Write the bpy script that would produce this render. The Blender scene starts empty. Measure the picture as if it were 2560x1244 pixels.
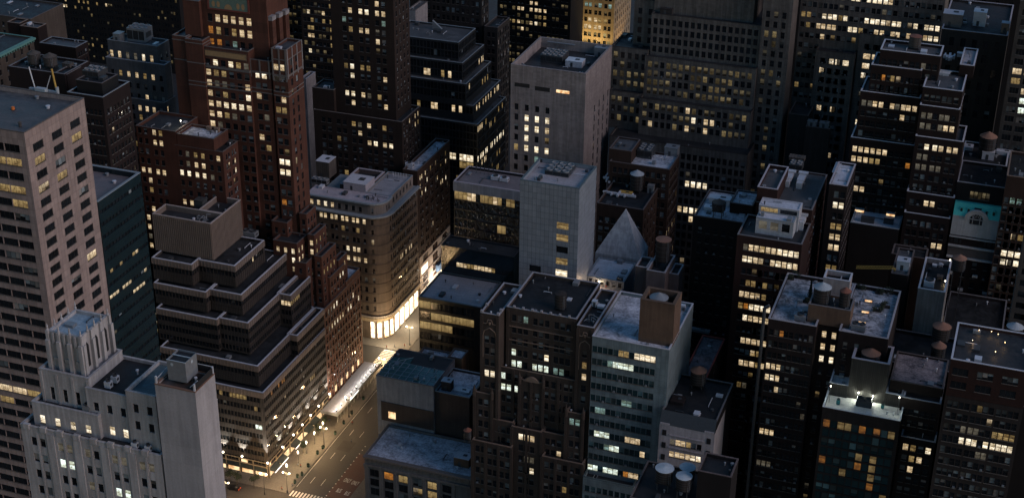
import bpy, bmesh, math, random
import numpy as np
from mathutils import Vector
random.seed(7)
sc = bpy.context.scene
C = sc.collection
R = math.radians
EXPO = 1.45                            # the photograph is exposed for the dusk
ES = 2**-EXPO                         # lamps and lit rooms keep their place in that exposure
# ------------------------------------------------------------------ camera
cam_d = bpy.data.cameras.new("camera"); cam = bpy.data.objects.new("camera", cam_d); C.objects.link(cam)
CAM_H = 320.0
yaw, pit, rol = -0.338, 0.462, 0.0107
fw = Vector((math.sin(yaw)*math.cos(pit), math.cos(yaw)*math.cos(pit), -math.sin(pit)))
r0 = fw.cross(Vector((0, 0, 1))).normalized(); u0 = r0.cross(fw)
rt = r0*math.cos(rol) + u0*math.sin(rol); up = -r0*math.sin(rol) + u0*math.cos(rol)
from mathutils import Matrix
cam.matrix_world = Matrix(((rt.x, up.x, -fw.x, 0), (rt.y, up.y, -fw.y, 0), (rt.z, up.z, -fw.z, CAM_H), (0, 0, 0, 1)))
cam_d.sensor_width = 36.0; cam_d.lens = 36.0*3778.16/2560.0
cam_d.clip_start = 1.0; cam_d.clip_end = 6000.0
sc.camera = cam
# ------------------------------------------------------------------ world, dusk light, exposure
SUN_EL, SUN_AZ = 2.0, 101.0            # degrees; azimuth clockwise from +y: the afterglow comes from +x
w = bpy.data.worlds.new("World"); sc.world = w; w.use_nodes = True
nt = w.node_tree; bg = nt.nodes["Background"]
sky = nt.nodes.new("ShaderNodeTexSky"); sky.sky_type = 'NISHITA'; sky.sun_disc = False
sky.sun_elevation = R(SUN_EL); sky.sun_rotation = R(SUN_AZ); sky.altitude = 100; sky.ozone_density = 2.7
sky.air_density = 1.0; sky.dust_density = 0.0
nt.links.new(sky.outputs[0], bg.inputs[0]); bg.inputs[1].default_value = 0.15
sl = bpy.data.lights.new("afterglow_sun", 'SUN'); sl.energy = 0.62; sl.angle = R(32); sl.color = (1.0, 0.80, 0.80)
so = bpy.data.objects.new("afterglow_sun", sl); C.objects.link(so)
sd = Vector((math.sin(R(SUN_AZ))*math.cos(R(28)), math.cos(R(SUN_AZ))*math.cos(R(28)), math.sin(R(28))))
so.rotation_euler = sd.to_track_quat('Z', 'Y').to_euler()
sc.view_settings.view_transform = 'Standard'; sc.view_settings.look = 'None'
sc.view_settings.gamma = 1.0; sc.view_settings.exposure = EXPO; sc.view_settings.use_curve_mapping = False
sc.cycles.use_denoising = True
sc.cycles.max_bounces = 5; sc.cycles.diffuse_bounces = 3; sc.cycles.glossy_bounces = 2; sc.cycles.transmission_bounces = 2
sc.cycles.sample_clamp_indirect = 1.5
sc.cycles.caustics_reflective = False; sc.cycles.caustics_refractive = False
# ------------------------------------------------------------------ materials
M = {}
def nodes(name):
    m = bpy.data.materials.new(name); m.use_nodes = True; t = m.node_tree
    return m, t, t.nodes["Principled BSDF"]
def N(t, kind, **k):
    n = t.nodes.new(kind)
    for a, v in k.items():
        if a.startswith('i_'): n.inputs[a[2:]].default_value = v
        elif a.startswith('n'): n.inputs[int(a[1:])].default_value = v
        else: setattr(n, a, v)
    return n
def ramp(t, fac, a, b, ca=(0,0,0,1), cb=(1,1,1,1)):
    r_ = t.nodes.new("ShaderNodeValToRGB"); e = r_.color_ramp.elements
    e[0].position = a; e[0].color = ca; e[1].position = b; e[1].color = cb
    t.links.new(fac, r_.inputs[0]); return r_.outputs[0]
def mix(t, fac, a, b, mode='MIX'):
    m = t.nodes.new("ShaderNodeMix"); m.data_type = 'RGBA'; m.blend_type = mode
    for i, v in ((0, fac), (6, a), (7, b)):
        if hasattr(v, 'links'): t.links.new(v, m.inputs[i])
        elif i == 0: m.inputs[0].default_value = v
        else: m.inputs[i].default_value = (*v, 1) if len(v) == 3 else v
    return m.outputs[2]
def noise(t, vec, scale, detail=3, rough=.6):
    n = N(t, "ShaderNodeTexNoise", i_Scale=scale, i_Detail=detail, i_Roughness=rough)
    t.links.new(vec, n.inputs['Vector']); return n.outputs['Fac']
def mapv(t, vec, s):
    m = N(t, "ShaderNodeMapping"); m.inputs['Scale'].default_value = s
    t.links.new(vec, m.inputs['Vector']); return m.outputs[0]
def wall_mat(name, col, var=.28, stain=.3, rough=.85, joint=None, jcol=.55, fine=.25, spec=.25, metal=0.):
    m, t, b = nodes(name)
    g = N(t, "ShaderNodeNewGeometry").outputs['Position']
    c2 = tuple(v*(1-var) for v in col)
    c = mix(t, ramp(t, noise(t, g, .16, 4), .35, .68), col, c2)
    f = noise(t, g, 2.2, 4, .75)
    c = mix(t, fine, c, ramp(t, f, .3, .7, (.25,.25,.25,1), (1,1,1,1)), 'MULTIPLY')
    if stain:
        s = noise(t, mapv(t, g, (1.1, 1.1, .07)), 1., 3)
        c = mix(t, stain, c, ramp(t, s, .42, .62, (.35,.34,.33,1), (1,1,1,1)), 'MULTIPLY')
    if joint:
        uv = N(t, "ShaderNodeUVMap").outputs[0]
        br = N(t, "ShaderNodeTexBrick", offset=joint[3] if len(joint) > 3 else 0.0)
        br.inputs['Scale'].default_value = 1.0; br.inputs['Brick Width'].default_value = joint[0]; br.inputs['Row Height'].default_value = joint[1]
        br.inputs['Mortar Size'].default_value = joint[2]; br.inputs['Mortar Smooth'].default_value = .2
        br.inputs['Color1'].default_value = (1,1,1,1); br.inputs['Color2'].default_value = (.80,.80,.81,1); br.inputs['Mortar'].default_value = (jcol,jcol,jcol,1)
        t.links.new(uv, br.inputs['Vector'])
        c = mix(t, 1.0, c, br.outputs['Color'], 'MULTIPLY')
    t.links.new(c, b.inputs['Base Color'])
    b.inputs['Roughness'].default_value = rough; b.inputs['Specular IOR Level'].default_value = spec; b.inputs['Metallic'].default_value = metal
    bp = N(t, "ShaderNodeBump", i_Strength=.25, i_Distance=.05); t.links.new(f, bp.inputs['Height']); t.links.new(bp.outputs[0], b.inputs['Normal'])
    M[name] = m; return m
def roof_mat(name, a, b_, lo=.42, hi=.6, scale=.22, rough=.8, spec=.3, seams=True):
    m, t, b = nodes(name)
    g = N(t, "ShaderNodeNewGeometry").outputs['Position']
    n1 = noise(t, g, scale, 6, .68); n2 = noise(t, g, 1.7, 4, .7)
    n3 = noise(t, g, scale*4.5, 5, .7); mm = N(t, "ShaderNodeMath", operation='MULTIPLY_ADD'); t.links.new(n3, mm.inputs[0]); mm.inputs[1].default_value = .45
    m2 = N(t, "ShaderNodeMath", operation='MULTIPLY'); t.links.new(n1, m2.inputs[0]); m2.inputs[1].default_value = .55; t.links.new(m2.outputs[0], mm.inputs[2]); n1 = mm.outputs[0]
    c = mix(t, ramp(t, n1, lo, hi), a, b_)
    c = mix(t, .45, c, ramp(t, n2, .3, .66, (.35,.35,.36,1), (1,1,1,1)), 'MULTIPLY')
    if seams:
        br = N(t, "ShaderNodeTexBrick", offset=.37); br.inputs['Scale'].default_value = 1.0; br.inputs['Brick Width'].default_value = 7.3; br.inputs['Row Height'].default_value = 1.9; br.inputs['Mortar Size'].default_value = .05
        br.inputs['Color1'].default_value = (1,1,1,1); br.inputs['Color2'].default_value = (.80,.80,.81,1); br.inputs['Mortar'].default_value = (.55,.55,.56,1); t.links.new(g, br.inputs['Vector'])
        c = mix(t, .8, c, br.outputs['Color'], 'MULTIPLY')
    t.links.new(c, b.inputs['Base Color'])
    t.links.new(ramp(t, n1, lo, hi, (rough-.3,)*3+(1,), (rough,)*3+(1,)), b.inputs['Roughness'])
    b.inputs['Specular IOR Level'].default_value = spec
    bp = N(t, "ShaderNodeBump", i_Strength=.3, i_Distance=.06); t.links.new(n2, bp.inputs['Height']); t.links.new(bp.outputs[0], b.inputs['Normal'])
    M[name] = m; return m
def plain(name, col, rough=.6, metal=0., spec=.4, emit=None, es=0.):
    m, t, b = nodes(name)
    g = N(t, "ShaderNodeNewGeometry").outputs['Position']
    c = mix(t, .4, col, ramp(t, noise(t, g, 1.3, 4, .7), .3, .7, (.4,.4,.4,1), (1,1,1,1)), 'MULTIPLY')
    t.links.new(c, b.inputs['Base Color'])
    b.inputs['Roughness'].default_value = rough; b.inputs['Metallic'].default_value = metal; b.inputs['Specular IOR Level'].default_value = spec
    if emit:
        b.inputs['Emission Color'].default_value = (*emit, 1); b.inputs['Emission Strength'].default_value = es*ES
    M[name] = m; return m
W_ = wall_mat
W_('pink', (0.315,0.245,0.222), joint=(1.62,1.95,.035), jcol=.45, var=.16, stain=.22)
W_('glassdark', (0.010,0.022,0.027), rough=.18, stain=0, spec=.6, fine=.1)
W_('finband', (0.055,0.045,0.039), joint=(.68,6.,.09), jcol=.25, stain=.15)
W_('fin', (0.160,0.126,0.105), var=.15, stain=.15)
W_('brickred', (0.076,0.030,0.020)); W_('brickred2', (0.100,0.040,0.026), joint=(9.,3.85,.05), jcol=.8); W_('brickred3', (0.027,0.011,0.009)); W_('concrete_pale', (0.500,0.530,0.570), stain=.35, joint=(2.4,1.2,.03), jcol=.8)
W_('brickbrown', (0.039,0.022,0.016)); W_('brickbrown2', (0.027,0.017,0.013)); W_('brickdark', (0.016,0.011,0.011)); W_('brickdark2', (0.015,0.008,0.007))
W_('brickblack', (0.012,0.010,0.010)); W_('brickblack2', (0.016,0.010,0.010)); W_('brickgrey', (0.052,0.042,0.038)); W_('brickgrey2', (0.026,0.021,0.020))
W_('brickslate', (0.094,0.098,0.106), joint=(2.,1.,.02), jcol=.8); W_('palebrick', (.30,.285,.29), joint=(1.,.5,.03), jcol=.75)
W_('tan', (0.135,0.105,0.084), joint=(3.,1.9,.05), jcol=.6); W_('tan2', (0.240,0.210,0.185)); W_('white', (.42,.37,.35), joint=(2.2,1.5,.04), jcol=.7)
W_('mullion', (0.038,0.042,0.046), rough=.4, stain=0, metal=.3); W_('mullion2', (.016,.017,.02), rough=.3, stain=0)
W_('lime', (.29,.255,.245), stain=.4, joint=(1.6,.8,.02), jcol=.85, var=.2); W_('lime2', (0.145,0.132,0.120), stain=.5, joint=(1.5,.7,.02), jcol=.85); W_('lime_dark', (0.035,0.031,0.030), stain=.2)
W_('tile', (0.215,0.250,0.285), joint=(1.5,2.25,.045), jcol=.18, stain=.12, var=.12, rough=.45)
W_('tealpanel', (0.180,0.235,0.255), joint=(1.6,2.2,.03), jcol=.5, stain=.25, rough=.5); W_('terra', (0.126,0.081,0.056), stain=.25); W_('terra2', (0.189,0.105,0.059))
W_('gothic', (0.059,0.045,0.037), stain=.3); W_('render', (0.200,0.225,0.265), stain=.35); W_('stonegrey', (0.140,0.136,0.136), stain=.35)
W_('blackmetal', (.014,.016,.018), rough=.35, stain=0); W_('tealglass', (.008,.02,.027), rough=.15, stain=0, spec=.6, joint=(1.4,30.,.05), jcol=.3)
W_('mauve', (0.126,0.099,0.096)); W_('whitesiding', (.42,.44,.47), joint=(3.,.3,.03), jcol=.8, stain=.2); W_('whiterender', (.33,.30,.295)); W_('whiterender2', (.37,.355,.36), stain=.22, var=.12, joint=(4.4,3.9,.03), jcol=.82)
W_('whitestone', (.45,.43,.415), stain=.2); W_('whitestone2', (.42,.385,.395), stain=.25); W_('whitestone3', (.40,.385,.385), stain=.4, var=.2)
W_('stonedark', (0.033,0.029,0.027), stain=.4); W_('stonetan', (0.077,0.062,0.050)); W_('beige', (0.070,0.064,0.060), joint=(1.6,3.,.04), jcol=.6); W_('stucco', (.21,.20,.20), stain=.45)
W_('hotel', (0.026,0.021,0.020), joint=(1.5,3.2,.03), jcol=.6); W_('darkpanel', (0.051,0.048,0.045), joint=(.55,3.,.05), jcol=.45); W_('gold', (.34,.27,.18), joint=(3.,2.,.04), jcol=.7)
roof_mat('roof_grey', (.05,.054,.058), (.10,.105,.112)); roof_mat('roof_mid', (.26,.265,.29), (.32,.325,.35), rough=.9); roof_mat('roof_mid2', (.06,.058,.06), (.09,.088,.09))
roof_mat('roof_dark', (.016,.018,.02), (.034,.037,.041)); roof_mat('roof_black', (.007,.008,.009), (.018,.020,.023)); roof_mat('roof_mauve', (.12,.108,.115), (.17,.155,.165))
roof_mat('roof_snow', (.10,.105,.115), (.55,.59,.66), .36, .58, .25); roof_mat('roof_snow2', (.05,.045,.05), (.28,.25,.26), .40, .58, .35)
roof_mat('roof_bluewhite', (.32,.345,.39), (.52,.555,.62), .3, .6, .35); roof_mat('roof_deck', (.30,.27,.29), (.40,.36,.39)); roof_mat('roof_deck2', (.07,.08,.09), (.42,.45,.50), .42, .58, .30)
roof_mat('roof_teal', (.18,.27,.33), (.30,.40,.47), .35, .6, .6); roof_mat('roof_tealglass', (.03,.06,.075), (.08,.13,.15)); roof_mat('roof_tile', (.28,.27,.285), (.36,.345,.36))
roof_mat('roof_rust', (.035,.028,.026), (.09,.06,.045)); roof_mat('roof_slate', (.16,.18,.205), (.26,.29,.33)); roof_mat('roof_lit', (.50,.49,.47), (.60,.59,.57))
for n_, c_ in dict(cop_pale=(.40,.41,.45), cop_pale2=(.27,.265,.285), cop_blue=(.20,.235,.26), cop_teal=(.07,.10,.11), cop_tan=(.33,.28,.26), cop_mauve=(.33,.31,.34), cop_dim=(.13,.125,.13), cop_grey=(.17,.18,.19),
                   cop_red=(.34,.07,.05), cop_verd=(.10,.24,.21), stone_dark=(.12,.105,.098), stone_dim=(.085,.07,.066), brown_trim=(.175,.125,.095), rust=(.16,.085,.055), black=(.01,.011,.013)).items():
    plain(n_, c_, .7)
plain('sill', (.11,.10,.092), .8); plain('frame_dark', (.02,.02,.022), .5); plain('frame_pale', (.30,.29,.28), .6)
plain('metal_pale', (.50,.52,.56), .4, .2); plain('metal_mid', (.20,.215,.23), .45, .3); plain('metal_dark', (.05,.055,.06), .5, .3); W_('wood_dark', (.036,.031,.029), joint=(1.,50.,.07), jcol=.3); W_('wood_grey', (.085,.075,.067), joint=(1.,50.,.07), jcol=.3)
plain('tank_terra', (.20,.108,.075), .9); plain('tank_blue', (.27,.31,.34), .8); plain('tank_pale', (.36,.42,.46), .8); plain('tank_red', (.15,.06,.04), .9); plain('teal_paint', (.03,.22,.22), .7); plain('verdigris', (.06,.42,.37), .8)
plain('yellow_paint', (.38,.24,.05), .7); plain('orange_glow', (.5,.2,.03), .6, emit=(1,.35,.05), es=.6)
plain('lamp_white', (.9,.9,.85), .5, emit=(1.,.88,.66), es=9.); plain('lamp_warm', (.9,.8,.6), .5, emit=(1.,.72,.38), es=6.); plain('sign_white', (.9,.9,.9), .5, emit=(1,.97,.9), es=2.2); plain('red_light', (.6,.05,.02), .5, emit=(1,.12,.03), es=3.)
plain('skyglass', (.015,.085,.085), .18, 0, .6); plain('black_rubber', (.012,.012,.013), .7); plain('green_paint', (.02,.06,.05), .6); plain('awning', (.02,.03,.032), .8)
plain('leaf_dark', (.016,.024,.014), .9); plain('bark', (.05,.04,.03), .9); plain('skin', (.35,.22,.16), .7); plain('cloth_dark', (.02,.02,.025), .9); plain('cloth_red', (.28,.05,.03), .9); plain('cloth_blue', (.05,.09,.16), .9); plain('orange_plastic', (.55,.14,.02), .6)
plain('car_dark', (.015,.016,.019), .3, .4, .6); plain('mosaic_green', (.10,.15,.12), .8); plain('mosaic_gold', (.30,.19,.09), .7); plain('mosaic_red', (.13,.035,.025), .8)
# window panes: base colour, roughness and glow come from the pane's own attributes, the room behind from 3D noise
def window_mat(name, wavy=0.):
    m, t, b = nodes(name)
    ba = N(t, "ShaderNodeAttribute", attribute_name='ba'); em = N(t, "ShaderNodeAttribute", attribute_name='em')
    t.links.new(ba.outputs['Color'], b.inputs['Base Color']); t.links.new(ba.outputs['Alpha'], b.inputs['Roughness'])
    g = N(t, "ShaderNodeNewGeometry").outputs['Position']
    n1 = noise(t, g, .75, 3, .6); n2 = noise(t, mapv(t, g, (1, 1, 1.5)), 2.3, 2, .5)
    p1 = ramp(t, n1, .36, .56, (.50,.46,.40,1), (1,1,1,1)); p2 = ramp(t, n2, .36, .44, (.34,.27,.20,1), (1,1,1,1))
    e = mix(t, 1., mix(t, 1., em.outputs['Color'], p1, 'MULTIPLY'), p2, 'MULTIPLY')
    sx = N(t, "ShaderNodeSeparateXYZ"); t.links.new(N(t, "ShaderNodeUVMap").outputs[0], sx.inputs[0])
    e = mix(t, 1., e, ramp(t, sx.outputs[1], .1, .8, (.6,.56,.5,1), (1,1,1,1)), 'MULTIPLY')      # glow painted brighter towards the top, imitating ceiling lights
    t.links.new(e, b.inputs['Emission Color']); b.inputs['Emission Strength'].default_value = 1.3*ES
    b.inputs['Specular IOR Level'].default_value = .5
    if wavy:
        bp = N(t, "ShaderNodeBump", i_Strength=wavy, i_Distance=.6); t.links.new(noise(t, g, .5, 2), bp.inputs['Height']); t.links.new(bp.outputs[0], b.inputs['Normal'])
    m.cycles.emission_sampling = 'NONE'
    M[name] = m
window_mat('window_pane')
def shop_mat(name, col, es):
    m, t, b = nodes(name)
    g = N(t, "ShaderNodeNewGeometry").outputs['Position']
    n1 = noise(t, g, .55, 4, .7)
    c = mix(t, ramp(t, n1, .40, .54), (.55,.25,.08), col)
    b.inputs['Base Color'].default_value = (.2,.18,.15,1)
    t.links.new(c, b.inputs['Emission Color']); b.inputs['Emission Strength'].default_value = es*ES
    M[name] = m
shop_mat('shop_bright', (1., .86, .62), 3.4); shop_mat('shop_warm', (1., .72, .40), 1.3)
def glit_mat():
    m, t, b = nodes('glitter_pane')
    g = N(t, "ShaderNodeNewGeometry").outputs['Position']
    n1 = noise(t, mapv(t, g, (.8, .8, .5)), 1.3, 2.5, .6)
    b.inputs['Base Color'].default_value = (.10, .105, .11, 1); b.inputs['Roughness'].default_value = .03; b.inputs['Metallic'].default_value = 1.0
    bp = N(t, "ShaderNodeBump", i_Strength=.9, i_Distance=1.6); t.links.new(n1, bp.inputs['Height']); t.links.new(bp.outputs[0], b.inputs['Normal'])
    b.inputs['Specular IOR Level'].default_value = .9
    M['glitter_pane'] = m
glit_mat()
def ground_mat(name, a, b_, sc_, rough=.85):
    roof_mat(name, a, b_, .4, .62, sc_, rough, .25, False)
ground_mat('asphalt', (.038,.036,.036), (.058,.054,.051), .12); ground_mat('pavement', (.095,.088,.08), (.14,.128,.115), .3); ground_mat('lane_red', (.075,.035,.028), (.10,.045,.036), .4); ground_mat('patch', (.028,.026,.026), (.036,.034,.032), .5)
plain('road_paint', (.62,.60,.56), .7); ground_mat('city_ground', (.03,.03,.031), (.045,.044,.044), .1)
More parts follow.
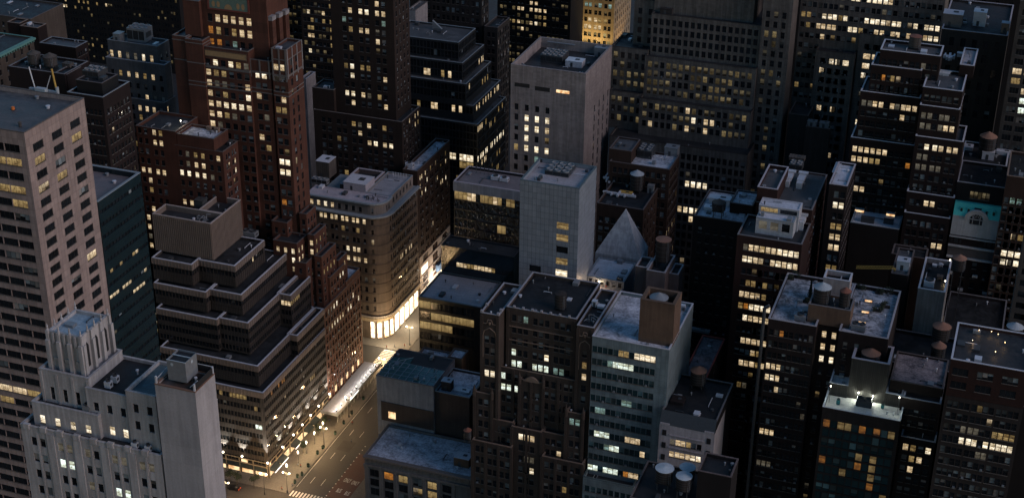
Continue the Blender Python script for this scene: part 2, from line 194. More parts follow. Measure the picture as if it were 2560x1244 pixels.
# ------------------------------------------------------------------ measured buildings: block = x0, x1, y0, y1, z0, z1 in metres
DATA = [
 {'n':'office_tower','l':'pink precast office tower with ribbon windows at the left edge','c':'tower','w':'pink','b':[{'q':[-278.8,-232.8,291.63,317.82,0.0,175.6],'roof':'roof_grey','ph':1.2,'front':{'c':(3.39,4.78,9),'r':(4.7,3.9),'w':4.6,'h':2.05,'k':1,'g':0.4,'lit':[(38.3,157.6,'y'),(40.7,157.2,'y'),(43.0,157.4,'y'),(39.6,165.8,'y'),(42.1,165.8,'y'),(42.2,166.5,'y'),(39.8,166.7,'y'),(28.1,98.6,'c'),(33.8,98.5,'c'),(38.2,98.3,'y'),(27.0,94.3,'y')],'pl':0.05,'pb':0.05,'mull':3},'side':{'c':(4.87,8.11,3),'r':(5.2,3.9),'w':4.4,'h':2.05,'k':1,'g':0.4,'lit':[(4.6,166.4,'y'),(21.1,166.4,'y'),(21.8,132.2,'c'),(12.1,158.4,'y')],'pl':0.05,'pb':0.05,'mull':3}}],'style':'panel'},
 {'n':'glass_office_building','l':'dark teal glass office block with a pale rimmed flat roof behind the pink tower','c':'office building','w':'glassdark','b':[{'q':[-266.8,-232.8,318.22,339.8,0.0,145.05],'roof':'roof_mauve','cop':'cop_blue','ph':1.6,'pw':0.7,'side':{'c':(1.01,1.63,13),'r':(3.4,3.8),'w':1.55,'h':1.15,'k':1,'g':0.4,'lit':[(0.2,113.6,'c'),(2.3,113.6,'c'),(4.7,113.5,'c'),(7.2,113.4,'c'),(9.2,113.2,'c'),(11.7,113.1,'c'),(13.5,113.1,'c'),(15.7,113.1,'c'),(17.5,113.1,'c'),(19.4,113.3,'c'),(10.4,115.3,'c'),(13.3,121.8,'y'),(15.6,122.5,'c'),(2.7,122.5,'y'),(7.3,121.6,'y')],'pl':0.02,'pb':0.02,'dg':1}}]},
 {'n':'terraced_office_building','l':'stepped dark glass office building with pale parapet bands and a windowless ribbed penthouse','c':'office building','w':'finband','b':[{'q':[-280.84,-232.8,399.22,448.55,0.0,36.3],'roof':'roof_dark','cop':'cop_pale','ph':1.0,'fins':1,'front':{'c':(0.78,1.37,35),'r':(3.55,3.8),'w':1.28,'h':1.95,'k':1,'g':0.06,'pl':0.01,'pb':0.0,'dg':1,'lit':[(30.3,33.3,'y'),(34.7,33.0,'y'),(35.6,33.0,'y'),(36.8,32.9,'y'),(37.7,32.9,'y'),(38.8,33.0,'y'),(45.3,29.3,'y'),(45.9,20.3,'w'),(44.5,20.7,'w')]},'side':{'c':(0.78,1.36,36),'r':(3.55,3.8),'w':1.28,'h':1.95,'k':1,'g':0.06,'pl':0.01,'pb':0.0,'dg':1,'lit':[(6.5,32.9,'o'),(14.8,33.3,'o'),(16.2,33.3,'o'),(11.3,32.7,'o'),(35.6,21.0,'y'),(37.9,21.3,'y'),(39.3,21.0,'y')]}},{'q':[-275.25,-236.0,402.42,448.55,36.3,44.74],'roof':'roof_dark','cop':'cop_pale','ph':1.0,'fins':1,'front':{'c':(0.8,1.4,28),'r':(3.55,3.8),'w':1.28,'h':1.95,'k':1,'g':0.06,'pl':0.01,'pb':0.0,'dg':1},'side':{'c':(0.8,1.39,33),'r':(3.55,3.8),'w':1.28,'h':1.95,'k':1,'g':0.06,'pl':0.01,'pb':0.0,'dg':1}},{'q':[-237.0,-232.8,426.69,448.55,35.5,44.74],'roof':'roof_dark','cop':'cop_pale','ph':1.0,'fins':1,'front':{'c':(0.77,1.33,3),'r':(3.55,3.8),'w':1.28,'h':1.95,'k':1,'g':0.06,'pl':0.01,'pb':0.0,'dg':1},'side':{'c':(0.78,1.35,16),'r':(3.55,3.8),'w':1.28,'h':1.95,'k':1,'g':0.06,'pl':0.01,'pb':0.0,'dg':1}},{'q':[-253.85,-242.32,408.74,448.55,44.74,57.55],'roof':'roof_dark','cop':'cop_pale','ph':1.0,'fins':1,'front':{'c':(0.81,1.42,8),'r':(3.55,3.8),'w':1.28,'h':1.95,'k':1,'g':0.06,'pl':0.01,'pb':0.0,'dg':1},'side':{'c':(0.78,1.37,29),'r':(3.55,3.8),'w':1.28,'h':1.95,'k':1,'g':0.06,'pl':0.01,'pb':0.0,'dg':1}},{'q':[-278.39,-253.84,407.14,448.55,44.74,57.55],'roof':'roof_dark','cop':'cop_pale','ph':1.0,'fins':1,'front':{'c':(0.78,1.35,18),'r':(3.55,3.8),'w':1.28,'h':1.95,'k':1,'g':0.06,'pl':0.01,'pb':0.0,'dg':1},'side':{'c':(0.79,1.37,30),'r':(3.55,3.8),'w':1.28,'h':1.95,'k':1,'g':0.06,'pl':0.01,'pb':0.0,'dg':1}},{'q':[-243.32,-237.68,432.42,448.55,43.94,57.55],'roof':'roof_dark','cop':'cop_pale','ph':1.0,'fins':1,'front':{'c':(0.78,1.36,4),'r':(3.55,3.8),'w':1.28,'h':1.95,'k':1,'g':0.06,'pl':0.01,'pb':0.0,'dg':1,'lit':[(1.9,53.3,'c'),(3.2,53.3,'c'),(4.5,53.4,'c')]},'side':{'c':(0.82,1.45,11),'r':(3.55,3.8),'w':1.28,'h':1.95,'k':1,'g':0.06,'pl':0.01,'pb':0.0,'dg':1,'lit':[(0.6,53.6,'y'),(2.0,53.4,'y'),(3.4,53.2,'y'),(4.8,53.1,'y'),(6.2,52.9,'y')]}},{'q':[-259.22,-246.74,413.16,448.55,57.55,65.76],'roof':'roof_dark','cop':'cop_pale','ph':1.0,'fins':1,'front':{'c':(0.78,1.36,9),'r':(3.55,3.8),'w':1.28,'h':1.95,'k':1,'g':0.06,'pl':0.01,'pb':0.0,'dg':1,'lit':[(-2.9,69.0,'c'),(-1.3,68.9,'c'),(0.5,68.9,'c'),(2.2,68.8,'c'),(3.7,68.7,'c'),(7.1,69.2,'y'),(8.2,69.2,'y')]},'side':{'c':(0.78,1.35,26),'r':(3.55,3.8),'w':1.28,'h':1.95,'k':1,'g':0.06,'pl':0.01,'pb':0.0,'dg':1}},{'q':[-280.64,-259.47,410.49,448.55,57.55,65.76],'roof':'roof_dark','cop':'cop_pale','ph':1.0,'fins':1,'front':{'c':(0.8,1.4,15),'r':(3.55,3.8),'w':1.28,'h':1.95,'k':1,'g':0.06,'pl':0.01,'pb':0.0,'dg':1,'lit':[(3.3,57.6,'o'),(4.6,57.7,'o'),(6.4,57.7,'o'),(7.8,58.3,'o'),(8.9,58.9,'o')]},'side':{'c':(0.8,1.4,27),'r':(3.55,3.8),'w':1.28,'h':1.95,'k':1,'g':0.06,'pl':0.01,'pb':0.0,'dg':1}},{'q':[-265.99,-251.13,417.55,439.8,65.76,74.34],'roof':'roof_dark','cop':'cop_pale','ph':1.0,'fins':1,'front':{'c':(0.83,1.47,10),'r':(3.55,3.8),'w':1.28,'h':1.95,'k':1,'g':0.06,'pl':0.01,'pb':0.0,'dg':1},'side':{'c':(0.79,1.38,16),'r':(3.55,3.8),'w':1.28,'h':1.95,'k':1,'g':0.06,'pl':0.01,'pb':0.0,'dg':1,'lit':[(13.8,69.9,'c'),(19.4,65.8,'y')]}},{'q':[-282.2,-265.9,413.08,439.8,65.76,74.34],'roof':'roof_dark','cop':'cop_pale','ph':1.0,'fins':1,'front':{'c':(0.83,1.46,11),'r':(3.55,3.8),'w':1.28,'h':1.95,'k':1,'g':0.06,'pl':0.01,'pb':0.0,'dg':1,'lit':[(4.6,66.3,'c'),(5.5,66.1,'c'),(6.6,66.1,'c'),(8.6,66.5,'c'),(10.3,66.6,'c')]},'side':{'c':(0.8,1.4,19),'r':(3.55,3.8),'w':1.28,'h':1.95,'k':1,'g':0.06,'pl':0.01,'pb':0.0,'dg':1}},{'q':[-284.09,-260.32,419.02,428.02,74.34,88.71],'roof':'roof_dark','cop':'cop_tan','ph':2.0,'w':'fin','fins':2},{'q':[-270.36,-260.32,428.02,440.9,74.34,88.71],'roof':'roof_dark','cop':'cop_tan','ph':2.0,'w':'fin','fins':2}],'streetfront':1},
 {'n':'brick_building','l':'lower red brick wing with many lit sash windows in front of the ornate brick tower','c':'building','w':'brickred','b':[{'q':[-285.53,-265.78,440.0,451.13,0.0,107.04],'roof':'roof_dark','ph':0.8,'front':{'c':(3.51,6.37,3),'r':(2.79,3.94),'w':1.5,'h':2.1,'k':2,'g':1.5,'lit':[(9.3,104.2,'y'),(12.1,104.3,'y'),(9.1,100.2,'c'),(12.0,100.1,'c'),(2.8,96.4,'b'),(5.8,96.1,'b'),(9.1,96.1,'b'),(12.0,96.0,'b'),(5.6,104.2,'d'),(5.6,100.2,'d'),(15.4,96.4,'d'),(17.5,104.3,'c'),(2.9,84.4,'c'),(5.6,84.6,'c')],'pl':0.1,'pb':0.3},'side':{'c':(3.38,4.37,2),'r':(2.8,3.75),'w':1.1,'h':2.0,'k':2,'g':0.5,'lit':[(8.5,100.2,'c'),(10.8,100.0,'c'),(8.5,96.1,'b'),(10.7,96.1,'b')],'pl':0.1,'pb':0.3}},{'q':[-301.34,-284.63,440.0,456.0,0.0,112.23],'roof':'roof_dark','ph':1.0,'front':{'c':(2.71,6.17,2),'r':(1.58,3.91),'w':1.5,'h':2.1,'k':2,'g':1.1,'lit':[(8.1,110.6,'c'),(10.8,110.7,'y'),(8.1,106.8,'c'),(10.8,106.8,'c'),(1.9,94.3,'c'),(4.4,94.5,'c'),(7.7,94.7,'c'),(10.5,94.6,'c'),(4.4,91.1,'c'),(4.3,87.3,'y'),(4.6,79.5,'c'),(1.9,75.5,'c'),(2.0,71.8,'c'),(2.0,67.8,'d'),(2.1,63.9,'c')],'pl':0.08,'pb':0.3}},{'q':[-284.34,-269.01,440.02,450.36,107.04,111.57],'roof':'roof_snow','ph':0.9}]},
 {'n':'brick_tower','l':'ornate red brick setback tower with stone bands and a painted panel near the top','c':'tower','w':'brickred2','b':[{'q':[-252.75,-246.77,457.0,469.23,0.0,142.46],'roof':'roof_grey','ph':0.8,'cop':'stone_dark','front':{'c':(2.69,4.18,1),'r':(6.8,4.1),'w':1.9,'h':2.3,'k':2,'g':0.5,'lit':[(1.1,135.5,'c'),(3.3,135.5,'c'),(3.0,123.2,'c'),(1.1,119.5,'y'),(3.1,119.6,'y'),(1.1,119.1,'y'),(3.1,119.2,'y'),(1.2,99.1,'b'),(3.2,98.9,'b'),(1.3,95.0,'b'),(3.1,94.8,'b'),(0.7,83.0,'o')],'pl':0.08,'pb':0.35},'side':{'c':(3.36,3.91,2),'r':(5.3,3.85),'w':1.5,'h':2.6,'k':1,'g':0.4,'pl':0.06,'pb':0.25,'dg':1}},{'q':[-279.98,-261.87,456.4,469.0,0.0,140.12],'roof':'roof_dark','ph':0.6,'cop':'stone_dark','front':{'c':(1.2,3.15,6),'r':(5.64,4.04),'w':2.0,'h':2.3,'k':1,'g':0.4,'lit':[(4.2,134.5,'b'),(10.6,134.6,'b'),(13.9,134.5,'y'),(17.1,134.4,'d'),(1.0,131.2,'c'),(4.1,130.4,'y'),(7.4,130.6,'y'),(1.0,126.7,'c'),(4.1,126.8,'d'),(7.4,126.7,'d'),(17.1,126.6,'c'),(1.0,122.5,'c'),(7.6,122.4,'y'),(17.1,122.5,'b'),(1.2,118.7,'c'),(4.3,118.5,'c'),(10.8,118.5,'b'),(13.9,118.2,'b'),(17.0,118.7,'c'),(4.3,118.1,'c'),(10.7,118.3,'b'),(13.8,118.2,'b'),(17.1,118.3,'c'),(0.8,114.8,'c'),(4.3,114.4,'c'),(7.6,113.8,'y'),(10.8,114.8,'d'),(1.0,110.8,'c'),(4.2,110.5,'d')],'pl':0.1,'pb':0.3}},{'q':[-262.37,-253.74,457.5,467.0,0.0,137.1],'roof':'roof_dark','ph':0.6,'cop':'stone_dark','front':{'c':(4.51,7.83,1),'r':(5.64,4.04),'w':2.0,'h':2.3,'k':2,'g':0.6,'lit':[(2.5,134.1,'b'),(4.7,134.1,'b'),(2.5,121.8,'c'),(5.2,113.8,'d'),(2.6,105.5,'c'),(4.9,101.4,'y')],'pl':0.08,'pb':0.35}},{'q':[-287.0,-279.86,455.6,471.0,0.0,142.34],'roof':'roof_dark','ph':0.5,'cop':'stone_dark','front':{'c':(7.52,-1.36,1),'r':(7.2,3.85),'w':1.0,'h':2.3,'k':1,'g':0.4,'lit':[(5.6,135.2,'y'),(5.8,127.4,'y'),(5.7,123.0,'y')],'pl':0.3,'pb':0.1}},{'q':[-293.04,-287.31,456.8,471.0,0.0,142.56],'roof':'roof_dark','ph':0.5,'cop':'stone_dark'},{'q':[-282.54,-255.71,461.0,477.0,129.09,159.09],'roof':'roof_dark','cop':'stone_dark','front':{'c':(3.35,3.18,6),'r':(9.33,4.7),'w':1.9,'h':2.8,'k':1,'g':0.4,'lit':[(9.7,149.5,'c'),(13.0,149.6,'c'),(16.2,149.6,'c'),(19.2,149.5,'c'),(6.6,149.2,'c'),(6.6,144.7,'y'),(13.0,145.3,'y'),(16.2,144.8,'c'),(19.3,145.0,'c'),(12.9,140.2,'t'),(2.7,144.9,'o'),(2.7,140.3,'o'),(6.2,140.2,'o')],'nr':3,'pl':0.05,'pb':0.1}},{'q':[-289.08,-282.32,459.5,473.0,142.34,155.7],'roof':'roof_grey','ph':0.5,'cop':'stone_dark'}],'ornate':1},
 {'n':'brick_building','l':'red brick building stepping down in dark roofed setbacks to the avenue','c':'building','w':'brickred2','b':[{'q':[-260.8,-232.8,448.6,480.96,0.0,44.22],'roof':'roof_dark','cop':'stone_dim','ph':0.7,'side':{'c':(1.8,2.4,13),'r':(2.9,3.7),'w':1.25,'h':2.3,'k':1,'g':0.4,'lit':[(3.1,39.6,'d'),(5.6,39.5,'d'),(9.0,39.6,'b'),(11.5,39.7,'b'),(14.8,35.5,'c'),(17.4,35.6,'c'),(20.5,35.6,'b'),(23.2,35.7,'b'),(26.4,35.8,'b'),(29.4,35.7,'b'),(8.8,35.4,'b'),(11.4,35.6,'b'),(5.5,35.3,'c'),(3.0,35.2,'d')],'pl':0.12,'pb':0.15}},{'q':[-241.8,-232.8,468.39,480.96,43.52,46.41],'roof':'roof_snow','cop':'stone_dim','ph':0.7,'side':{'c':(1.66,2.31,5),'r':(2.9,3.7),'w':1.2,'h':2.2,'k':1,'g':0.4,'pl':0.05,'pb':0.2}},{'q':[-236.25,-233.2,455.7,468.83,43.52,54.3],'roof':'roof_dark','ph':0.7,'cop':'stone_dim','front':{'c':(1.53,2.45,1),'r':(3.4,3.7),'w':1.3,'h':2.1,'k':1,'g':0.4,'pl':0.12,'pb':0.25},'side':{'c':(1.63,2.47,5),'r':(3.4,3.7),'w':1.2,'h':2.1,'k':1,'g':0.4,'pl':0.15,'pb':0.25,'lit':[(8.3,51.2,'b'),(10.9,51.2,'b')]}},{'q':[-237.1,-234.09,451.59,463.84,10.0,64.96],'roof':'roof_dark','ph':0.7,'cop':'stone_dim','front':{'c':(1.5,2.41,1),'r':(3.4,3.7),'w':1.3,'h':2.1,'k':1,'g':0.4,'pl':0.12,'pb':0.25},'side':{'c':(1.83,2.86,4),'r':(3.4,3.7),'w':1.2,'h':2.1,'k':1,'g':0.4,'pl':0.15,'pb':0.25,'lit':[(2.3,58.4,'y'),(4.4,58.3,'y'),(7.7,58.0,'y'),(10.2,58.2,'y')]}},{'q':[-236.38,-233.7,464.52,472.17,10.0,57.29],'roof':'roof_dark','ph':0.7,'cop':'stone_dim','front':{'c':(1.34,2.08,1),'r':(3.4,3.7),'w':1.3,'h':2.1,'k':1,'g':0.4,'pl':0.12,'pb':0.25},'side':{'c':(2.11,3.42,2),'r':(3.4,3.7),'w':1.2,'h':2.1,'k':1,'g':0.4,'pl':0.15,'pb':0.25,'lit':[(2.4,55.5,'c'),(5.4,54.7,'c')]}},{'q':[-243.42,-238.43,447.24,454.11,10.0,63.46],'roof':'roof_dark','ph':0.7,'cop':'stone_dim','front':{'c':(2.49,4.39,1),'r':(3.4,3.7),'w':1.3,'h':2.1,'k':1,'g':0.4,'pl':0.12,'pb':0.25},'side':{'c':(1.92,3.04,2),'r':(3.4,3.7),'w':1.2,'h':2.1,'k':1,'g':0.4,'pl':0.15,'pb':0.25}},{'q':[-240.13,-237.25,452.75,462.68,10.0,72.83],'roof':'roof_dark','ph':0.7,'cop':'stone_dim','front':{'c':(1.44,2.28,1),'r':(3.4,3.7),'w':1.3,'h':2.1,'k':1,'g':0.4,'pl':0.12,'pb':0.25,'lit':[(1.0,70.1,'c'),(1.0,66.2,'c')]},'side':{'c':(1.92,3.04,3),'r':(3.4,3.7),'w':1.2,'h':2.1,'k':1,'g':0.4,'pl':0.15,'pb':0.25,'lit':[(3.2,70.1,'y'),(6.4,70.2,'y'),(3.0,66.4,'y')]}},{'q':[-251.96,-241.98,447.6,456.22,10.0,70.83],'roof':'roof_dark','ph':0.7,'cop':'stone_dim','front':{'c':(1.86,3.13,3),'r':(3.4,3.7),'w':1.3,'h':2.1,'k':1,'g':0.4,'pl':0.12,'pb':0.25,'lit':[(2.1,68.5,'c'),(4.3,68.5,'c'),(8.0,68.4,'b'),(8.0,64.4,'b')]},'side':{'c':(1.7,2.61,3),'r':(3.4,3.7),'w':1.2,'h':2.1,'k':1,'g':0.4,'pl':0.15,'pb':0.25,'lit':[(2.1,68.6,'c'),(4.7,68.8,'c'),(2.0,64.6,'c'),(4.8,64.7,'c')]}},{'q':[-245.14,-242.11,456.61,464.58,10.0,78.93],'roof':'roof_dark','ph':0.7,'cop':'stone_dim','front':{'c':(1.51,2.43,1),'r':(3.4,3.7),'w':1.3,'h':2.1,'k':1,'g':0.4,'pl':0.12,'pb':0.25},'side':{'c':(1.59,2.39,3),'r':(3.4,3.7),'w':1.2,'h':2.1,'k':1,'g':0.4,'pl':0.15,'pb':0.25}},{'q':[-254.97,-248.35,452.73,458.94,10.0,75.93],'roof':'roof_dark','ph':0.7,'cop':'stone_dim','front':{'c':(1.81,3.01,2),'r':(3.4,3.7),'w':1.3,'h':2.1,'k':1,'g':0.4,'pl':0.12,'pb':0.25},'side':{'c':(1.75,2.71,2),'r':(3.4,3.7),'w':1.2,'h':2.1,'k':1,'g':0.4,'pl':0.15,'pb':0.25}},{'q':[-244.83,-241.46,458.84,466.28,10.0,48.22],'roof':'roof_dark','ph':0.7,'cop':'stone_dim','front':{'c':(1.69,2.77,1),'r':(3.4,3.7),'w':1.3,'h':2.1,'k':1,'g':0.4,'pl':0.12,'pb':0.25,'lit':[(2.7,52.8,'y'),(5.0,53.7,'y')]},'side':{'c':(2.06,3.32,2),'r':(3.4,3.7),'w':1.2,'h':2.1,'k':1,'g':0.4,'pl':0.15,'pb':0.25}}],'shop':1},
 {'n':'corner_building','l':'tan stone building with a rounded corner over brightly lit shop windows','c':'building','w':'tan','b':[{'q':[-268.64,-232.8,505.0,540.09,0.0,57.21],'roof':'cop_blue','round':7.5,'corn':1.5,'ph':0.3,'cop':'cop_blue','front':{'c':(8.61,4.85,5),'r':(2.77,4.43),'w':1.35,'h':2.2,'k':2,'g':0.55,'lit':[(7.7,54.7,'c'),(9.6,54.7,'c'),(13.1,54.7,'c'),(15.1,54.6,'c'),(17.8,54.6,'c'),(19.6,54.5,'c'),(22.5,54.4,'c'),(24.5,54.3,'c'),(27.7,54.3,'c'),(18.0,50.1,'y'),(24.5,50.1,'y'),(19.8,40.9,'b'),(22.6,40.7,'c'),(24.5,40.7,'c'),(19.9,36.4,'c'),(22.6,36.1,'c'),(24.5,36.2,'c'),(27.9,36.2,'c'),(22.8,40.7,'c')],'nr':10,'pl':0.12,'pb':0.25,'trim':1},'side':{'c':(9.86,3.73,7),'r':(2.77,4.43),'w':1.2,'h':2.3,'k':2,'g':0.5,'lit':[(27.0,31.7,'c'),(25.5,31.8,'c'),(21.7,31.5,'c'),(18.7,31.6,'c'),(16.0,31.6,'c'),(18.3,22.5,'y'),(21.7,22.6,'y')],'nr':10,'pl':0.12,'pb':0.1,'trim':1}},{'q':[-268.35,-234.3,506.5,516.0,57.21,62.25],'roof':'roof_deck','round':6.0,'corn':0.9,'ph':0.3,'w':'tan2','cop':'cop_blue','front':{'c':(2.57,3.13,8),'r':(3.2,3.7),'w':1.4,'h':2.2,'k':1,'g':0.4,'lit':[(3.5,59.3,'c'),(7.0,59.3,'c'),(10.3,59.2,'b'),(13.4,59.2,'c')],'nr':1,'pl':0.1},'side':{'c':(7.5,2.0,1),'r':(3.2,3.7),'w':1.4,'h':2.2,'k':1,'g':0.4,'nr':1,'pl':0.1,'pb':0.3}},{'q':[-245.8,-234.32,516.02,539.09,57.21,62.25],'roof':'roof_mid','ph':0.5,'w':'tan2','cop':'cop_blue','side':{'c':(2.39,3.58,6),'r':(2.3,3.7),'w':1.4,'h':2.2,'k':1,'g':0.4,'nr':1,'pl':0.1,'pb':0.3}},{'q':[-258.8,-246.3,519.0,537.09,57.21,62.85],'roof':'roof_dark','ph':1.6,'pw':0.8,'w':'mauve','cop':'cop_mauve'}],'rshop':1},
 {'n':'brick_building','l':'brown brick building with a pale white store base on the lit avenue','c':'building','w':'brickbrown','b':[{'q':[-239.53,-232.8,540.49,577.37,0.0,63.76],'roof':'roof_snow','ph':1.2,'side':{'c':(3.91,5.81,6),'r':(4.2,3.9),'w':1.25,'h':2.2,'k':2,'g':0.6,'lit':[(32.4,53.8,'c'),(21.4,53.5,'c'),(25.4,49.1,'c'),(28.6,49.3,'c'),(32.8,49.3,'b'),(4.5,58.2,'c'),(7.5,58.0,'c'),(1.6,57.7,'c'),(0.9,54.7,'c'),(4.3,53.7,'c'),(11.7,56.7,'b'),(9.2,52.1,'b')],'pl':0.3,'pb':0.1}},{'q':[-252.8,-232.65,540.69,576.37,0.0,22.6],'w':'white','roof':'roof_dark','ph':0.3,'side':{'c':(6.48,11.36,3),'r':(2.6,4.6),'w':6.0,'h':3.6,'k':1,'g':0.4,'lit':[(1.5,15.1,'b'),(-1.1,14.1,'b'),(10.3,6.4,'c')],'pl':0.3,'pb':0.1,'mull':4}}]},
 {'n':'brick_tower','l':'tall dark brown brick tower with paired lit windows behind the rounded corner building','c':'tower','w':'brickbrown2','b':[{'q':[-284.3,-242.75,548.0,567.95,0.0,81.91],'roof':'roof_dark','cop':'stone_dark','ph':1.0,'front':{'c':(6.0,7.2,5),'r':(4,3.9),'w':1.8,'h':2.2,'k':2,'g':1.1,'pl':0.1,'pb':0.2,'lit':[(25.1,79.3,'c'),(17.8,79.1,'y'),(20.7,79.2,'d'),(32.4,79.7,'y'),(20.9,74.9,'c'),(25.2,71.2,'c'),(28.0,71.3,'b'),(32.5,71.3,'c'),(35.3,71.1,'b'),(40.0,70.9,'t'),(14.1,56.1,'y'),(17.9,56.0,'c'),(25.2,56.1,'c'),(28.2,55.9,'c')]},'side':{'c':(2.33,3.06,6),'r':(2.5,3.9),'w':1.2,'h':2.2,'k':1,'g':0.4,'lit':[(7.8,78.7,'c'),(13.8,78.7,'c'),(17.5,78.9,'c'),(13.6,74.4,'c'),(17.3,74.8,'y')],'pl':0.25,'pb':0.2}},{'q':[-275.45,-246.56,551.0,567.23,80.91,137.91],'roof':'roof_dark','cop':'stone_dark','ph':0.6,'front':{'c':(7.56,7.58,3),'r':(2.33,4.1),'w':1.75,'h':2.3,'k':2,'g':1.1,'lit':[(10.5,102.8,'b'),(14.5,103.0,'y'),(17.5,103.1,'y'),(10.3,98.7,'b'),(24.9,98.6,'c'),(7.4,90.5,'b'),(10.4,90.8,'b'),(14.8,90.6,'c'),(17.9,90.4,'d'),(22.2,90.4,'y'),(7.6,86.2,'c'),(10.4,86.3,'c'),(7.4,82.2,'c'),(10.5,82.3,'b'),(14.7,82.3,'b'),(17.7,82.2,'c'),(22.0,82.2,'b'),(25.1,86.2,'c'),(10.6,128.3,'c'),(14.7,128.2,'b'),(17.6,128.2,'b'),(21.9,128.1,'c'),(25.0,128.2,'c'),(22.1,132.5,'c'),(7.3,124.1,'t'),(24.8,123.8,'t'),(14.9,120.0,'c'),(17.6,119.9,'c'),(10.5,120.1,'y'),(22.3,115.9,'c'),(3.6,93.1,'c')],'pl':0.22,'pb':0.3},'side':{'c':(2.63,3.66,4),'r':(2.33,4.1),'w':1.3,'h':2.2,'k':1,'g':0.4,'pl':0.08,'pb':0.3}},{'q':[-284.92,-274.67,549.0,560.0,80.91,91.55],'roof':'roof_dark','ph':0.5,'cop':'stone_dark'}]},
 {'n':'glass_office_building','l':'black glass office tower of stacked shrinking tiers with thin mullions','c':'office tower','w':'mullion','b':[{'q':[-280.8,-232.8,612.01,650.83,0.0,58.22],'roof':'roof_grey','cop':'cop_blue','ph':0.7,'front':{'c':(1.03,1.76,27),'r':(2.6,3.75),'w':1.62,'h':3.3,'k':1,'g':0.4,'pl':0.01,'pb':0.02,'dg':1,'lit':[(35.2,40.2,'b'),(37.0,40.1,'b'),(39.0,40.1,'b'),(41.5,40.1,'b'),(43.3,40.0,'b'),(45.4,39.9,'b'),(39.1,35.5,'y'),(42.0,35.5,'y'),(43.4,35.5,'y'),(45.2,35.5,'y')]},'side':{'c':(1.17,1.74,22),'r':(2.6,3.75),'w':1.6,'h':3.0,'k':1,'g':0.4,'pl':0.05,'pb':0.02,'dg':1,'lit':[(1.4,40.2,'b'),(3.8,40.1,'b'),(6.2,40.1,'b'),(8.6,39.9,'b'),(11.0,39.6,'b'),(13.4,39.6,'b'),(17.7,40.2,'b'),(20.7,39.9,'b'),(23.8,40.1,'b'),(26.9,40.5,'b'),(30.1,40.7,'b'),(33.2,40.5,'b'),(35.8,40.4,'b'),(2.0,55.2,'c'),(5.0,54.6,'c'),(6.8,36.0,'c'),(9.2,35.7,'c'),(11.6,35.4,'c'),(27.7,32.3,'y'),(31.5,31.8,'y'),(29.0,25.6,'y'),(26.5,25.7,'y'),(3.5,54.5,'c'),(7.1,54.5,'c'),(10.8,54.2,'y'),(18.1,53.2,'y'),(23.7,53.2,'y'),(29.3,53.9,'y'),(35.0,54.6,'y')]}},{'q':[-280.8,-236.3,615.92,653.01,57.72,65.7],'roof':'roof_grey','cop':'cop_blue','ph':0.7,'front':{'c':(1.03,1.76,25),'r':(2.6,3.75),'w':1.62,'h':3.3,'k':1,'g':0.4,'pl':0.01,'pb':0.02,'dg':1,'lit':[(23.7,62.5,'c'),(25.8,62.1,'c'),(34.7,62.0,'c'),(38.4,62.0,'c'),(16.9,62.6,'y')]},'side':{'c':(1.17,1.74,21),'r':(2.6,3.75),'w':1.6,'h':3.0,'k':1,'g':0.4,'pl':0.05,'pb':0.02,'dg':1,'lit':[(4.4,62.1,'c'),(8.0,62.2,'c'),(12.5,62.2,'c'),(16.1,62.3,'c'),(19.8,62.0,'c'),(24.5,62.1,'c'),(29.2,61.8,'c'),(32.9,62.2,'c'),(34.8,62.6,'c')]}},{'q':[-280.8,-239.8,615.5,649.12,65.2,76.04],'roof':'roof_grey','cop':'cop_blue','ph':0.7,'front':{'c':(1.03,1.76,23),'r':(2.6,3.75),'w':1.62,'h':3.3,'k':1,'g':0.4,'pl':0.01,'pb':0.02,'dg':1},'side':{'c':(1.17,1.74,19),'r':(2.6,3.75),'w':1.6,'h':3.0,'k':1,'g':0.4,'pl':0.05,'pb':0.02,'dg':1,'lit':[(5.2,72.6,'c'),(22.2,70.8,'y'),(25.9,70.6,'y'),(29.6,70.7,'y')]}},{'q':[-280.8,-243.3,620.29,648.79,75.54,84.22],'roof':'roof_grey','cop':'cop_blue','ph':0.7,'front':{'c':(1.03,1.76,21),'r':(2.6,3.75),'w':1.62,'h':3.3,'k':1,'g':0.4,'pl':0.01,'pb':0.02,'dg':1,'lit':[(18.4,76.8,'c'),(20.1,76.8,'c'),(31.0,76.7,'c'),(27.6,76.6,'y')]},'side':{'c':(1.17,1.74,16),'r':(2.6,3.75),'w':1.6,'h':3.0,'k':1,'g':0.4,'pl':0.05,'pb':0.02,'dg':1,'lit':[(22.1,76.6,'c'),(24.8,76.7,'c'),(26.7,76.8,'c')]}},{'q':[-280.8,-246.8,624.2,646.72,83.72,92.51],'roof':'roof_grey','cop':'cop_blue','ph':0.7,'front':{'c':(1.03,1.77,19),'r':(2.6,3.75),'w':1.62,'h':3.3,'k':1,'g':0.4,'pl':0.01,'pb':0.02,'dg':1},'side':{'c':(1.21,1.83,12),'r':(2.6,3.75),'w':1.6,'h':3.0,'k':1,'g':0.4,'pl':0.05,'pb':0.02,'dg':1}}]},
